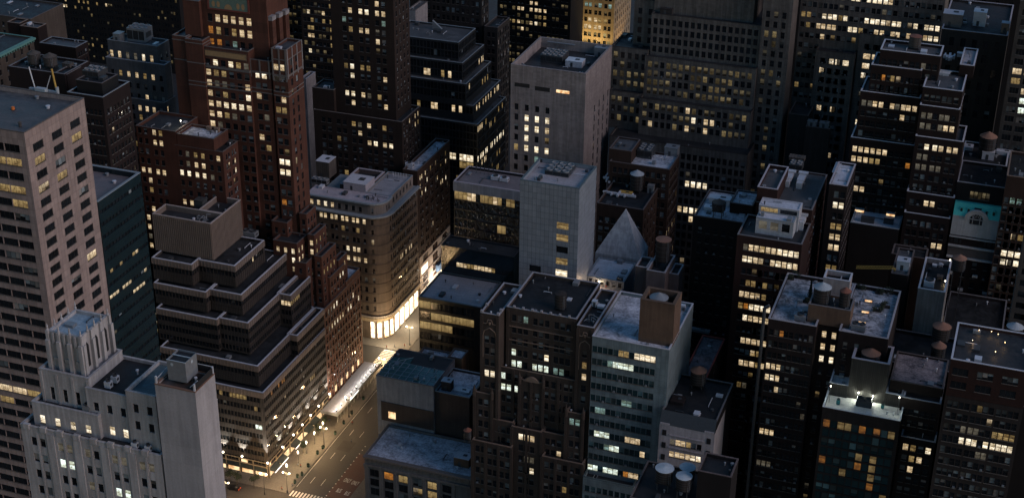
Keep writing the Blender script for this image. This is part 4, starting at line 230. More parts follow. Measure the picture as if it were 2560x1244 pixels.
 {'n':'stone_office_building','l':'tan office building full of bright lit window pairs in the upper right','c':'office building','w':'lime2','b':[{'q':[-88.03,-31.5,603.0,630.0,0.0,175.0],'roof':'roof_dark','front':{'c':(2.64,4.27,13),'r':(4.49,4.36),'w':1.6,'h':2.2,'k':2,'g':0.7,'lit':[(20.7,138.0,'b'),(22.6,137.9,'b'),(26.3,138.6,'b'),(28.3,138.6,'b'),(31.6,138.4,'b'),(33.5,138.3,'b'),(9.9,131.6,'b'),(12.5,131.6,'b'),(14.9,131.6,'b'),(17.6,131.7,'b'),(7.0,127.6,'c'),(9.8,127.3,'c'),(12.3,127.3,'c'),(14.7,127.3,'c'),(20.5,127.2,'b'),(22.7,127.1,'b'),(26.4,131.6,'b'),(28.4,131.5,'b'),(31.5,131.3,'b'),(33.6,131.3,'b'),(36.8,131.4,'b'),(38.6,131.2,'b'),(31.3,127.7,'c'),(33.4,127.7,'c'),(36.9,127.7,'c'),(38.8,127.6,'c'),(47.4,131.1,'b'),(49.8,130.9,'b'),(52.5,131.0,'b'),(54.9,131.0,'b'),(50.0,126.7,'c'),(52.5,126.8,'b'),(54.9,126.7,'b'),(44.0,126.9,'c'),(26.1,127.8,'y'),(15.0,138.2,'b'),(17.4,138.2,'b'),(15.2,138.5,'c'),(36.5,138.4,'c'),(3.1,130.8,'y'),(1.7,131.0,'y')],'pl':0.45,'pb':0.15}},{'q':[-79.28,-63.41,598.0,604.0,0.0,118.33],'roof':'roof_dark','ph':0.5,'cop':'lime_dark','front':{'c':(1.83,3.05,5),'r':(4.2,4.1),'w':1.8,'h':2.3,'k':2,'g':0.7,'lit':[(6.3,116.0,'b'),(8.7,115.9,'b'),(11.5,114.9,'b'),(14.0,114.8,'b'),(1.2,108.9,'c'),(3.2,94.1,'c'),(8.3,94.0,'c')],'pl':0.12,'pb':0.2}},{'q':[-62.77,-48.26,600.5,604.0,0.0,126.55],'roof':'roof_dark','ph':0.5,'cop':'lime_dark','front':{'c':(2.04,3.48,4),'r':(5.2,4.1),'w':1.8,'h':2.3,'k':2,'g':0.7,'lit':[(0.8,118.3,'c'),(2.8,118.2,'c'),(5.8,118.3,'c'),(0.8,114.8,'c'),(2.8,114.7,'c'),(0.9,111.3,'b'),(2.8,111.3,'b'),(0.7,107.8,'b'),(2.8,107.7,'b'),(0.4,93.0,'c'),(0.5,89.4,'b'),(2.5,89.3,'b')],'pl':0.3,'pb':0.1}}]},
 {'n':'low_building','l':'low building with a worn white roof and small arched skylights','c':'building','w':'brickblack','b':[{'q':[-47.75,-30.8,500.0,532.0,0.0,89.23],'roof':'roof_bluewhite','ph':0.4,'cop':'cop_blue'}]},
 {'n':'party_wall_building','l':'narrow grey stucco building with a white rimmed dark roof','c':'building','w':'stucco','b':[{'q':[-19.18,-10.75,447.0,470.48,0.0,94.39],'roof':'roof_black','ph':1.6,'pw':0.5,'cop':'cop_pale'}]},
 {'n':'brick_building','l':'red brick building under construction beside the narrow grey building','c':'building','w':'brickdark2','b':[{'q':[-28.43,-23.04,452.0,472.0,0.0,95.63],'roof':'roof_grey','ph':0.5,'w':'brickdark2'},{'q':[-30.58,-19.14,474.0,482.0,0.0,91.98],'roof':'roof_black','ph':0.5,'w':'brickbrown'}]},
 {'n':'brick_apartment_building','l':'dark brick apartment building with a snowy roof garden and two tanks','c':'apartment building','w':'brickblack2','b':[{'q':[-60.01,-45.37,408.0,440.4,0,95.62],'roof':'roof_deck2','ph':1.2,'pw':0.5,'cop':'cop_pale2','front':{'c':(2.84,4.48,3),'r':(4.5,4.0),'w':1.2,'h':2.1,'k':3,'g':0.4,'lit':[(1.4,78.2,'c'),(2.9,78.1,'c'),(4.5,78.0,'c'),(1.4,73.6,'c'),(3.0,73.8,'b'),(4.5,73.9,'c'),(4.6,69.5,'c'),(1.5,56.7,'c'),(3.0,56.8,'c'),(4.6,56.7,'c'),(1.4,44.0,'d'),(3.0,44.1,'d'),(4.6,44.0,'d'),(4.7,90.7,'o'),(25.2,90.8,'d')],'pl':0.08,'pb':0.12}},{'q':[-38.56,-23.92,408.0,440.4,0,95.62],'roof':'roof_deck2','ph':1.2,'pw':0.5,'cop':'cop_pale2','front':{'c':(2.28,3.36,4),'r':(4.5,4.0),'w':1.3,'h':2.1,'k':1,'g':0.4,'pl':0.04,'pb':0.15}},{'q':[-45.37,-38.56,413.0,440.4,0,95.62],'roof':'roof_deck2','ph':1.2,'pw':0.5,'cop':'cop_pale2','front':{'c':(2.0,3.0,2),'r':(4.86,4.33),'w':1.3,'h':2.2,'k':1,'g':0.4,'lit':[(0.6,90.8,'c'),(5.2,90.9,'c'),(0.6,86.5,'c'),(5.2,86.3,'c'),(0.7,82.1,'b'),(5.2,82.1,'b')],'pl':0.35,'pb':0.1}},{'q':[-48.95,-36.15,412.5,421.0,94.22,100.46],'roof':'roof_black','ph':0.6,'w':'terra','cop':'cop_dim'},{'q':[-46.7,-38.52,424.0,430.0,94.22,104.37],'roof':'roof_black','ph':1.5,'w':'whiterender','cop':'cop_pale'}]},
 {'n':'hotel','l':'dark blue glass hotel with a floodlit white roof and a tank inside its bulkhead','c':'hotel','w':'hotel','b':[{'q':[-39.09,-16.35,392.0,414.57,0.0,78.03],'roof':'roof_lit','ph':1.1,'cop':'cop_pale','w':'hotel','front':{'c':(1.66,2.12,10),'r':(5.4,3.25),'w':1.9,'h':2.6,'k':1,'g':0.4,'lit':[(2.4,74.7,'o'),(7.1,75.1,'y'),(6.9,71.2,'y'),(12.3,71.2,'o'),(20.0,74.4,'y'),(11.8,63.4,'y'),(15.9,64.4,'y'),(15.8,61.2,'y'),(15.8,57.8,'y'),(2.4,58.2,'o'),(11.8,60.0,'o'),(15.7,51.6,'o'),(20.4,51.3,'y'),(7.0,54.9,'y')],'pl':0.04,'pb':0.25,'dg':1,'teal':1,'hot':1}},{'q':[-33.26,-22.1,401.66,412.66,76.83,90.67],'roof':'roof_black','ph':3.4,'pw':0.7,'cop':'cop_mauve','w':'darkpanel'},{'q':[-38.79,-33.26,401.16,409.66,76.83,81.23],'roof':'roof_lit','ph':1.0,'cop':'cop_pale','w':'darkpanel'},{'q':[-22.1,-16.45,401.16,409.66,76.83,81.23],'roof':'roof_lit','ph':1.0,'cop':'cop_pale','w':'darkpanel'}]},
 {'n':'brick_building','l':'low dark brick building with a patchy pale roof right of the hotel','c':'building','w':'brickdark','b':[{'q':[-17.52,-5.98,400.0,412.0,0.0,81.51],'roof':'roof_black','ph':0.6,'cop':'cop_pale2','front':{'c':(2.46,3.31,3),'r':(4.6,3.8),'w':1.3,'h':2.0,'k':2,'g':0.5,'pl':0.03,'pb':0.35}},{'q':[-21.5,-5.95,404.0,422.0,0.0,84.33],'roof':'roof_snow2','ph':0.5},{'q':[-15.71,-5.7,396.0,402.0,0.0,70.54],'roof':'roof_black','ph':0.5,'cop':'cop_pale2','front':{'c':(1.7,2.2,4),'r':(3.4,3.8),'w':1.5,'h':2.2,'k':1,'g':0.4,'lit':[(2.1,68.0,'c'),(4.8,67.6,'y'),(8.6,67.6,'b'),(4.8,63.8,'y'),(6.6,63.5,'c'),(4.7,59.4,'c')],'pl':0.2,'pb':0.35}}]},
 {'n':'brick_building','l':'red topped brick building with long window bands in the lower right corner','c':'building','w':'brickred3','b':[{'q':[-4.92,16.0,380.0,402.0,96.79,108.29],'roof':'roof_dark','ph':0.8,'cop':'cop_pale','w':'brickred3','front':{'c':(3.0,6.6,3),'r':(3.6,4.2),'w':4.2,'h':2.2,'k':1,'g':0.4,'mull':3,'pl':0.0,'pb':0.5}},{'q':[-4.92,16,379.9,402,0,96.79],'roof':None,'ph':0.8,'cop':'cop_pale','w':'brickgrey2','front':{'c':(3.89,6.57,3),'r':(2.6,3.75),'w':1.3,'h':2.2,'k':4,'g':0.25,'lit':[(7.1,84.7,'b'),(8.7,84.7,'b'),(10.4,84.6,'b'),(12.2,84.6,'b'),(15.3,84.6,'b'),(17.0,84.6,'b'),(18.8,84.5,'b'),(20.4,84.5,'b'),(6.9,88.3,'d'),(8.8,88.3,'d'),(10.4,88.4,'d'),(15.0,88.1,'y'),(16.8,88.1,'y'),(18.6,88.1,'y'),(20.5,87.8,'y'),(10.9,79.5,'d'),(12.2,79.4,'d')],'pl':0.05,'pb':0.4}}]},
 {'n':'townhouse','l':'small pale stone house with a dark mansard roof right of the teal office','c':'house','w':'brickblack','b':[{'q':[-88.44,-70.84,393.0,408.0,0.0,60.38],'roof':'roof_black','ph':0,'w':'whitestone2','front':{'c':(5.3,3.4,3),'r':(5.96,4.56),'w':1.5,'h':2.1,'k':2,'g':0.3,'lit':[(4.6,54.6,'d'),(6.0,54.8,'c'),(8.1,54.7,'c'),(9.4,54.7,'y'),(4.5,50.2,'c'),(5.9,50.2,'c'),(8.1,50.0,'c'),(9.4,49.9,'c'),(11.7,50.0,'b'),(12.9,49.9,'b')],'pl':0.3,'pb':0.1}},{'q':[-88.44,-70.84,395.0,418.9,0.0,63.78],'roof':'roof_black','ph':0.6,'w':'brickblack','cop':'cop_dim'}],'smans':1},
 {'n':'low_building','l':'low tan building with a patchy snowy roof edged in red','c':'building','w':'stonetan','b':[{'q':[-89.58,-81.56,428.0,457.06,0.0,57.68],'roof':'roof_snow2','ph':0.5,'cop':'cop_red','w':'stonetan','side':{'c':(3.26,4.51,6),'r':(3,3.8),'w':1.2,'h':2.4,'k':1,'g':0.4,'pl':0.03,'pb':0.1}}]},
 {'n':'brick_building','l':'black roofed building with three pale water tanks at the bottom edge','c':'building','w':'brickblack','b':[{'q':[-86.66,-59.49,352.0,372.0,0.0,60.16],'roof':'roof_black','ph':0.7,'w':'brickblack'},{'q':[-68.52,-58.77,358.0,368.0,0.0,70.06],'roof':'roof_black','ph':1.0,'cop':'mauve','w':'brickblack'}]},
 {'n':'art_deco_tower','l':'white art deco tower with a spiked crown and a blank bulkhead in the lower left','c':'tower','w':'whitestone3','b':[{'q':[-177.37,-145.09,208.25,230.25,0.0,152.47],'roof':'roof_dark','ph':0.5,'cop':'whitestone3','front':{'c':(3.8,6.26,5),'r':(3.37,3.92),'w':1.3,'h':2.05,'k':2,'g':0.75,'lit':[(8.9,144.6,'w'),(11.1,144.7,'w'),(21.6,140.5,'w'),(23.6,140.5,'w'),(9.2,149.1,'d'),(10.9,148.8,'d'),(15.1,148.9,'d'),(21.5,148.6,'d'),(23.5,148.4,'d'),(28.1,148.4,'d'),(30.0,148.4,'d'),(15.2,140.7,'d')],'pl':0.05,'pb':0.5,'dg':1}},{'q':[-144.56,-135.83,208.15,215.42,0.0,169.0],'roof':'roof_rust','ph':0.3,'w':'whiterender2','cop':'rust'},{'q':[-175.12,-159.68,209.85,228.25,151.97,157.36],'roof':'roof_dark','ph':0.4,'cop':'whitestone3','front':{'c':(2.08,3.56,4),'r':(3.66,3.85),'w':1.2,'h':1.9,'k':1,'g':0.4,'lit':[(2.1,153.7,'b'),(4.2,153.9,'b'),(7.3,153.8,'b'),(12.8,153.6,'b'),(5.8,153.9,'c')],'nr':1,'pl':0,'pb':0}},{'q':[-173.58,-162.11,211.65,223.6,151.97,164.33],'roof':'roof_slate','ph':0.5,'cop':'whitestone3','front':{'c':(2.48,2.96,3),'r':(5.2,9),'w':1.0,'h':3.0,'k':1,'g':0.4,'nr':1,'pl':0,'pb':0,'dg':1}},{'q':[-171.61,-163.99,213.45,222.92,163.83,172.27],'roof':'roof_teal','ph':0.5,'cop':'whitestone3'},{'q':[-162.61,-152.79,210.85,224.25,151.97,162.65],'roof':'roof_black','ph':0.5,'cop':'whitestone3','front':{'c':(2.04,3.07,3),'r':(3.86,4.96),'w':1.2,'h':2.0,'k':1,'g':0.4,'lit':[(4.0,153.8,'b'),(6.9,153.5,'b'),(9.0,153.6,'c')],'pl':0.1,'pb':0,'dg':1}},{'q':[-152.79,-146.07,210.05,222.25,151.97,164.6],'roof':'roof_tealglass','ph':0.5,'cop':'whitestone3','front':{'c':(1.95,3.11,2),'r':(3.58,3.88),'w':1.2,'h':2.0,'k':1,'g':0.4,'pl':0.05,'pb':0,'dg':1}}],'deco':1},
 {'n':'brick_building','l':'grey brick setback building with a cooling tower on top in the upper left','c':'building','w':'brickslate','b':[{'q':[-330.44,-308.42,470.0,478.38,0.0,132.14],'roof':'roof_grey','ph':0.8,'cop':'cop_grey','front':{'c':(1.35,3.52,6),'r':(5.2,9),'w':1.4,'h':2.6,'k':1,'g':0.4,'lit':[(1.3,127.2,'c'),(5.9,127.6,'c'),(16.6,127.6,'b'),(19.1,127.4,'c'),(9.8,127.7,'d'),(12.8,127.5,'d')],'nr':1,'pl':0.2,'pb':0},'side':{'c':(2.34,3.69,2),'r':(5.0,9),'w':1.2,'h':2.6,'k':1,'g':0.4,'nr':1,'pl':0.5,'pb':0}},{'q':[-329.89,-304.06,467.0,471.05,0.0,126.23],'roof':'roof_grey','ph':0.6,'cop':'cop_pale2','front':{'c':(2.38,3.56,7),'r':(5.59,4.33),'w':1.4,'h':2.2,'k':1,'g':0.4,'lit':[(5.5,120.6,'y'),(8.7,120.7,'c'),(12.0,120.6,'c'),(15.4,120.7,'y'),(18.5,120.5,'c'),(15.4,113.0,'c')],'pl':0.1,'pb':0.2}},{'q':[-329.86,-304.05,464.5,472.28,0.0,111.98],'roof':'roof_dark','ph':0.6,'cop':'cop_grey','front':{'c':(2.16,3.11,8),'r':(3.6,3.8),'w':1.4,'h':2.2,'k':1,'g':0.4,'lit':[(14.6,108.5,'c'),(17.8,108.5,'c'),(21.1,108.7,'c'),(14.5,104.5,'y')],'pl':0.3,'pb':0.2},'side':{'c':(2.19,3.39,2),'r':(3.2,3.8),'w':1.2,'h':2.2,'k':1,'g':0.4,'lit':[(1.1,109.2,'c'),(6.2,107.2,'c')],'pl':0.6,'pb':0}}]},
 {'n':'brick_building','l':'black brick building carrying two wooden tanks in the upper left','c':'building','w':'brickblack2','b':[{'q':[-347.56,-323.61,432.0,447.0,0.0,131.88],'roof':'roof_black','ph':0.8,'cop':'cop_dim'},{'q':[-328.48,-323.32,433.0,441.84,0.0,131.46],'roof':'roof_black','ph':0.6,'cop':'cop_dim'}]},
 {'n':'brick_building','l':'black building with a dark chiller on top directly behind the pink tower','c':'building','w':'brickblack2','b':[{'q':[-312.86,-298.39,418.0,434.94,0.0,131.42],'roof':'roof_black','ph':0.9,'cop':'cop_blue','front':{'c':(1.89,1.78,7),'r':(6,3.8),'w':1.3,'h':2.0,'k':1,'g':0.4,'pl':0.01,'pb':0.12},'side':{'c':(2.07,2.13,7),'r':(6,3.8),'w':1.3,'h':2.0,'k':1,'g':0.4,'pl':0.02,'pb':0.15}},{'q':[-310.77,-300.26,421.0,431.0,130.42,135.23],'roof':'roof_black','ph':0.5,'w':'blackmetal'}]},
 {'n':'brick_building','l':'dark flat roofed brick building behind the two wooden tanks','c':'building','w':'brickdark2','b':[{'q':[-384.84,-367.34,500.0,508.61,0.0,114.78],'roof':'roof_grey','ph':0.6,'cop':'cop_grey','side':{'c':(1.68,1.75,4),'r':(3.5,3.8),'w':1.2,'h':2.0,'k':1,'g':0.4,'pl':0.15,'pb':0.2}}]},
 {'n':'brick_building','l':'brown brick building with a stair block on its roof at the far left','c':'building','w':'brickdark2','b':[{'q':[-409.14,-400.22,520.0,526.32,0.0,113.1],'roof':'roof_grey','ph':0.6,'cop':'brown_trim'},{'q':[-416.27,-410.02,521.0,527.25,0.0,113.68],'roof':'roof_dark','ph':0.6,'cop':'brown_trim'}]},
 {'n':'stone_building','l':'tan stone building with a green copper cornice cut off by the left edge','c':'building','w':'stonetan','b':[{'q':[-402.12,-372.12,435.0,480.0,0.0,124.93],'roof':'roof_dark','ph':0.6,'corn':1.2,'cop':'cop_verd','side':{'c':(3.39,4.78,9),'r':(3.4,3.9),'w':1.3,'h':2.2,'k':1,'g':0.4,'pl':0.05,'pb':0.1}}]},
 {'n':'stone_building','l':'brown stone building at the top left corner','c':'building','w':'stonetan','b':[{'q':[-462.54,-422.54,545.0,570.0,0.0,106.96],'roof':'roof_dark','front':{'c':(2.58,3.17,12),'r':(4,3.9),'w':1.4,'h':2.2,'k':1,'g':0.4,'pl':0.1,'pb':0.1}}]},
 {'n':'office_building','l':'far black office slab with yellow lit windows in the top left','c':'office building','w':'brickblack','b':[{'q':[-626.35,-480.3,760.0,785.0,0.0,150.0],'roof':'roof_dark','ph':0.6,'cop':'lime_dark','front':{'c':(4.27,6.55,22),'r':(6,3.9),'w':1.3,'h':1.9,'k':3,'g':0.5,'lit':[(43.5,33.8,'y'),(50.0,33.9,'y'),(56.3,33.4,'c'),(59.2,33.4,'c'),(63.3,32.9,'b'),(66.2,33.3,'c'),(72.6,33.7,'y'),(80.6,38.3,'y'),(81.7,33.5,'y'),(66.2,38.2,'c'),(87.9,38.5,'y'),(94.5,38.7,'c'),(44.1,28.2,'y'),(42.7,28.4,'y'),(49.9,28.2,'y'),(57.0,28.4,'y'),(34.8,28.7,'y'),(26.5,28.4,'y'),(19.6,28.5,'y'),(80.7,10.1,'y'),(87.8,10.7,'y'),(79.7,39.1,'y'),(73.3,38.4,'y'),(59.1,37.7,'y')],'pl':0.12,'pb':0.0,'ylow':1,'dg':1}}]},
 {'n':'brick_building','l':'dark brick building with yellow windows between the two brick towers','c':'building','w':'brickbrown2','b':[{'q':[-336.13,-313.99,640.0,665.0,0.0,170.0],'roof':'roof_dark','ph':0.6,'cop':'lime_dark','front':{'c':(3.01,4.03,5),'r':(5,4),'w':1.6,'h':2.1,'k':2,'g':0.6,'lit':[(3.3,94.8,'b'),(5.6,90.6,'y'),(3.7,85.2,'y'),(6.1,85.1,'y'),(3.6,81.0,'c'),(6.2,81.0,'c'),(3.6,73.3,'b'),(11.3,93.5,'c'),(11.2,88.8,'y'),(15.4,95.5,'y'),(15.1,90.3,'y'),(15.3,85.5,'y'),(15.2,80.7,'y'),(15.2,76.2,'y'),(15.3,71.0,'y'),(15.2,99.5,'y')],'pl':0.25,'pb':0.05,'ylow':1}},{'q':[-353.58,-343.62,655.0,680.0,0.0,158.0],'roof':'roof_dark','ph':0.6,'cop':'lime_dark','front':{'c':(2.33,2.65,3),'r':(5,4),'w':1.6,'h':2.1,'k':2,'g':0.6,'pl':0.3,'pb':0.05,'ylow':1}}]},
 {'n':'pale_brick_building','l':'narrow pale brick building beside the ornate brick tower','c':'building','w':'palebrick','b':[{'q':[-309.23,-306.48,585.0,594.7,0.0,80.29],'roof':'roof_dark','ph':0.7,'cop':'cop_pale2'}]},
 {'n':'stone_building','l':'dark grey stone building behind the black glass tiers','c':'building','w':'stonedark','b':[{'q':[-299.45,-260.08,690.0,700.0,0.0,160.0],'roof':'roof_dark','ph':0.6,'cop':'lime_dark','front':{'c':(3.67,5.34,7),'r':(4,4.4),'w':1.6,'h':2.5,'k':2,'g':0.8,'pl':0.02,'pb':0.2},'side':{'c':(1.7,2.2,4),'r':(4,4.4),'w':1.5,'h':3.2,'k':1,'g':0.4,'pl':0.02,'pb':0.1,'dg':1}},{'q':[-256.52,-249.28,684.0,702.07,0.0,81.11],'roof':'roof_black','ph':1,'cop':'stone_dim','front':{'c':(3.62,6.44,1),'r':(4,4.4),'w':1.6,'h':2.5,'k':2,'g':0.8,'pl':0.05,'pb':0.2},'side':{'c':(1.81,2.41,7),'r':(4,4.4),'w':1.5,'h':3.2,'k':1,'g':0.4,'pl':0.05,'pb':0.1,'dg':1}},{'q':[-283.62,-279.37,650.0,665.34,0.0,96.63],'roof':'roof_grey','ph':0.6,'w':'palebrick'}]},
 {'n':'office_building','l':'far black office building with scattered yellow windows beside the golden building','c':'office building','w':'brickblack','b':[{'q':[-291.85,-247.13,800.0,825.0,0.0,150.0],'roof':'roof_dark','ph':0.6,'cop':'lime_dark','front':{'c':(3.67,5.34,8),'r':(4,4),'w':1.7,'h':2.1,'k':2,'g':0.6,'lit':[(14.0,55.1,'c'),(16.5,55.2,'c'),(20.7,54.9,'c'),(22.3,55.1,'c'),(26.9,55.0,'c'),(28.5,55.0,'c'),(27.0,49.7,'y'),(28.6,49.5,'y'),(14.2,44.1,'c'),(16.3,44.0,'c'),(20.4,44.5,'c'),(22.3,44.3,'b'),(28.3,44.2,'y'),(10.4,44.1,'y'),(20.2,58.6,'c'),(21.9,58.4,'c')],'pl':0.35,'pb':0,'ylow':1}}]},
 {'n':'stone_office_building','l':'golden floodlit stone building far up the avenue','c':'office building','w':'gold','b':[{'q':[-259.24,-232.8,842.0,880.0,0.0,70.0],'roof':'roof_dark','front':{'c':(4.05,6.11,4),'r':(4,4.6),'w':1.9,'h':2.6,'k':2,'g':0.6,'lit':[(7.2,46.2,'t'),(12.7,46.0,'t'),(17.8,46.0,'t'),(22.8,46.4,'t'),(5.9,46.5,'t'),(11.3,37.5,'c'),(13.4,37.3,'c'),(16.8,37.3,'y'),(18.9,37.5,'y'),(7.2,32.3,'c'),(11.1,32.3,'c'),(13.6,32.2,'c'),(17.9,32.7,'c')],'pl':0.3,'pb':0.1},'side':{'c':(3.25,4.5,8),'r':(4,4.6),'w':1.4,'h':2.6,'k':1,'g':0.4,'pl':0.12,'pb':0.1}}],'goldlight':1},
 {'n':'office_building','l':'far dark office block closing the top right corner','c':'office building','w':'brickblack','b':[{'q':[-150.0,40.0,720.0,760.0,0.0,190.0],'roof':'roof_dark','front':{'c':(4.13,6.27,30),'r':(4,4),'w':1.6,'h':2.3,'k':1,'g':0.4,'pl':0.04,'pb':0.1}}]},
 {'n':'low_building','l':'low dark building with metal chillers beside the wide limestone building','c':'building','w':'stonedark','b':[{'q':[-77.1,-67.35,575.0,578.44,0.0,93.71],'roof':'roof_grey','ph':0.6,'w':'stonedark'},{'q':[-85.82,-77.78,585.0,600.0,0.0,94.37],'roof':'roof_dark','ph':0.6,'w':'stonedark'}]},
 {'n':'brick_building','l':'black roofed building carrying the largest terracotta tank before the narrow grey building','c':'building','w':'brickblack','b':[{'q':[-30.0,9.0,424.0,446.0,0.0,79.0],'roof':'roof_black','ph':1,'cop':'cop_dim','front':{'c':(3.31,4.62,8),'r':(3.4,3.8),'w':1.3,'h':2.1,'k':1,'g':0.4,'pl':0.03,'pb':0.1}}]},
 {'n':'brick_building','l':'dark sunken roof behind the narrow grey building holding one terracotta tank','c':'building','w':'brickblack2','b':[{'q':[-10.4,9.0,448.0,495.0,0.0,71.0],'roof':'roof_black','ph':1,'cop':'cop_dim','front':{'c':(2.09,2.17,8),'r':(3.4,3.8),'w':1.3,'h':2.1,'k':1,'g':0.4,'pl':0.03,'pb':0.1}}]},
 {'n':'brick_building','l':'dark roof at the right edge holding a pale coned tank','c':'building','w':'brickblack','b':[{'q':[0.0,24.0,408.0,423.5,0.0,81.0],'roof':'roof_black','ph':1,'cop':'cop_dim'}]},
 {'n':'pyramid_roofed_building','l':'building crowned by a plain pale concrete pyramid between brick neighbours','c':'building','w':'concrete_pale','b':[{'q':[-133.7,-117.0,471.2,482.6,0.0,75.45],'roof':None,'ph':0}],'pyr':[-124.47,476.86,92.1]},
]
TANKS = [
 ('left one of two grey wooden tanks on the black brick roof',-340.75,438.6,131.08,2.36,131.88,135.56,137.07,'wood_grey','wood_grey'),
 ('right one of two grey wooden tanks on the black brick roof',-333.98,438.72,131.08,2.5,131.88,135.21,136.8,'wood_grey','wood_grey'),
 ('dark tank with a pale cone beside white ducts',-131.19,516.98,80.91,2.56,81.91,88.24,89.88,'tank_blue','wood_dark'),
 ('dark tank on open legs over the snowy roof',-90.32,472.82,96.11,2.35,99.11,101.85,103.35,'wood_grey','wood_dark'),
 ("flat topped terracotta tank in the mauve building's open roof",-104.85,454.35,83.36,2.6,85.96,93.61,94.13,'tank_terra','wood_dark'),
 ('ribbed metal domed tank inside the brown brick bulkhead',-94.14,406.23,94.75,2.84,95.05,97.51,99.22,'metal_mid','metal_mid'),
 ("black tank on the gothic building's roof",-127.25,409.72,85.25,1.95,85.75,90.81,91.4,'wood_dark','wood_dark'),
 ('tank with a brown and pale segmented top beside the red edged roof',-81.45,414.0,63.18,2.51,64.76,69.36,70.97,'tank_terra','wood_dark'),
 ('leftmost and largest pale topped tank at the bottom edge',-78.89,361.0,59.46,2.62,62.44,66.64,67.27,'tank_pale','wood_dark'),
 ('rear pale topped tank of the three at the bottom edge',-73.16,366.0,59.46,2.3,60.93,65.13,65.69,'tank_pale','wood_dark'),
 ('front right pale topped tank of the three at the bottom edge',-72.57,359.0,59.46,2.3,62.54,66.74,67.29,'tank_pale','wood_dark'),
 ('big blue grey coned tank on the dark brick roof garden',-45.72,416.5,99.86,2.59,100.26,105.06,106.72,'tank_blue','wood_dark'),
 ('small red coned tank on the dark brick roof garden',-38.73,415.9,99.86,1.69,100.26,105.29,106.64,'tank_red','wood_dark'),
 ('terracotta coned tank sunk inside the hotel bulkhead',-28.25,407.06,87.27,2.74,87.57,90.65,92.18,'tank_terra','wood_dark'),
 ('terracotta coned tank behind the narrow grey building',-8.3,462.0,70.0,2.22,96.11,100.11,101.44,'tank_terra','wood_dark'),
 ('large terracotta coned tank in front of the narrow grey building',-9.76,432.0,78.0,2.72,86.11,90.31,91.83,'tank_terra','wood_dark'),
 ('smaller terracotta coned tank in front of the large one',-9.64,427.0,80.0,2.18,82.27,86.07,87.82,'tank_terra','wood_dark'),
 ('pale grey coned tank near the right edge above the red brick roof',11.21,420.0,80.0,2.4,96.49,100.69,102.13,'tank_blue','wood_dark'),
 ('terracotta coned tank beside white roof boxes at the right',-6.27,534.0,107.53,2.94,108.13,115.47,117.35,'tank_terra','wood_dark'),
 ('blue grey coned tank at the right edge behind the mansard',4.15,520.0,100.0,2.49,109.64,114.14,115.64,'tank_blue','wood_dark'),
 ('old brown wooden tank on the stacked apartment roof',-35.7,526.28,147.33,2.12,147.73,151.93,152.35,'tank_red','wood_grey'),
 ('tiny rust coned tank in the notch beside the gothic wall',-153.25,393.5,38.11,1.3,39.71,42.71,43.75,'tank_red','wood_dark'),
]
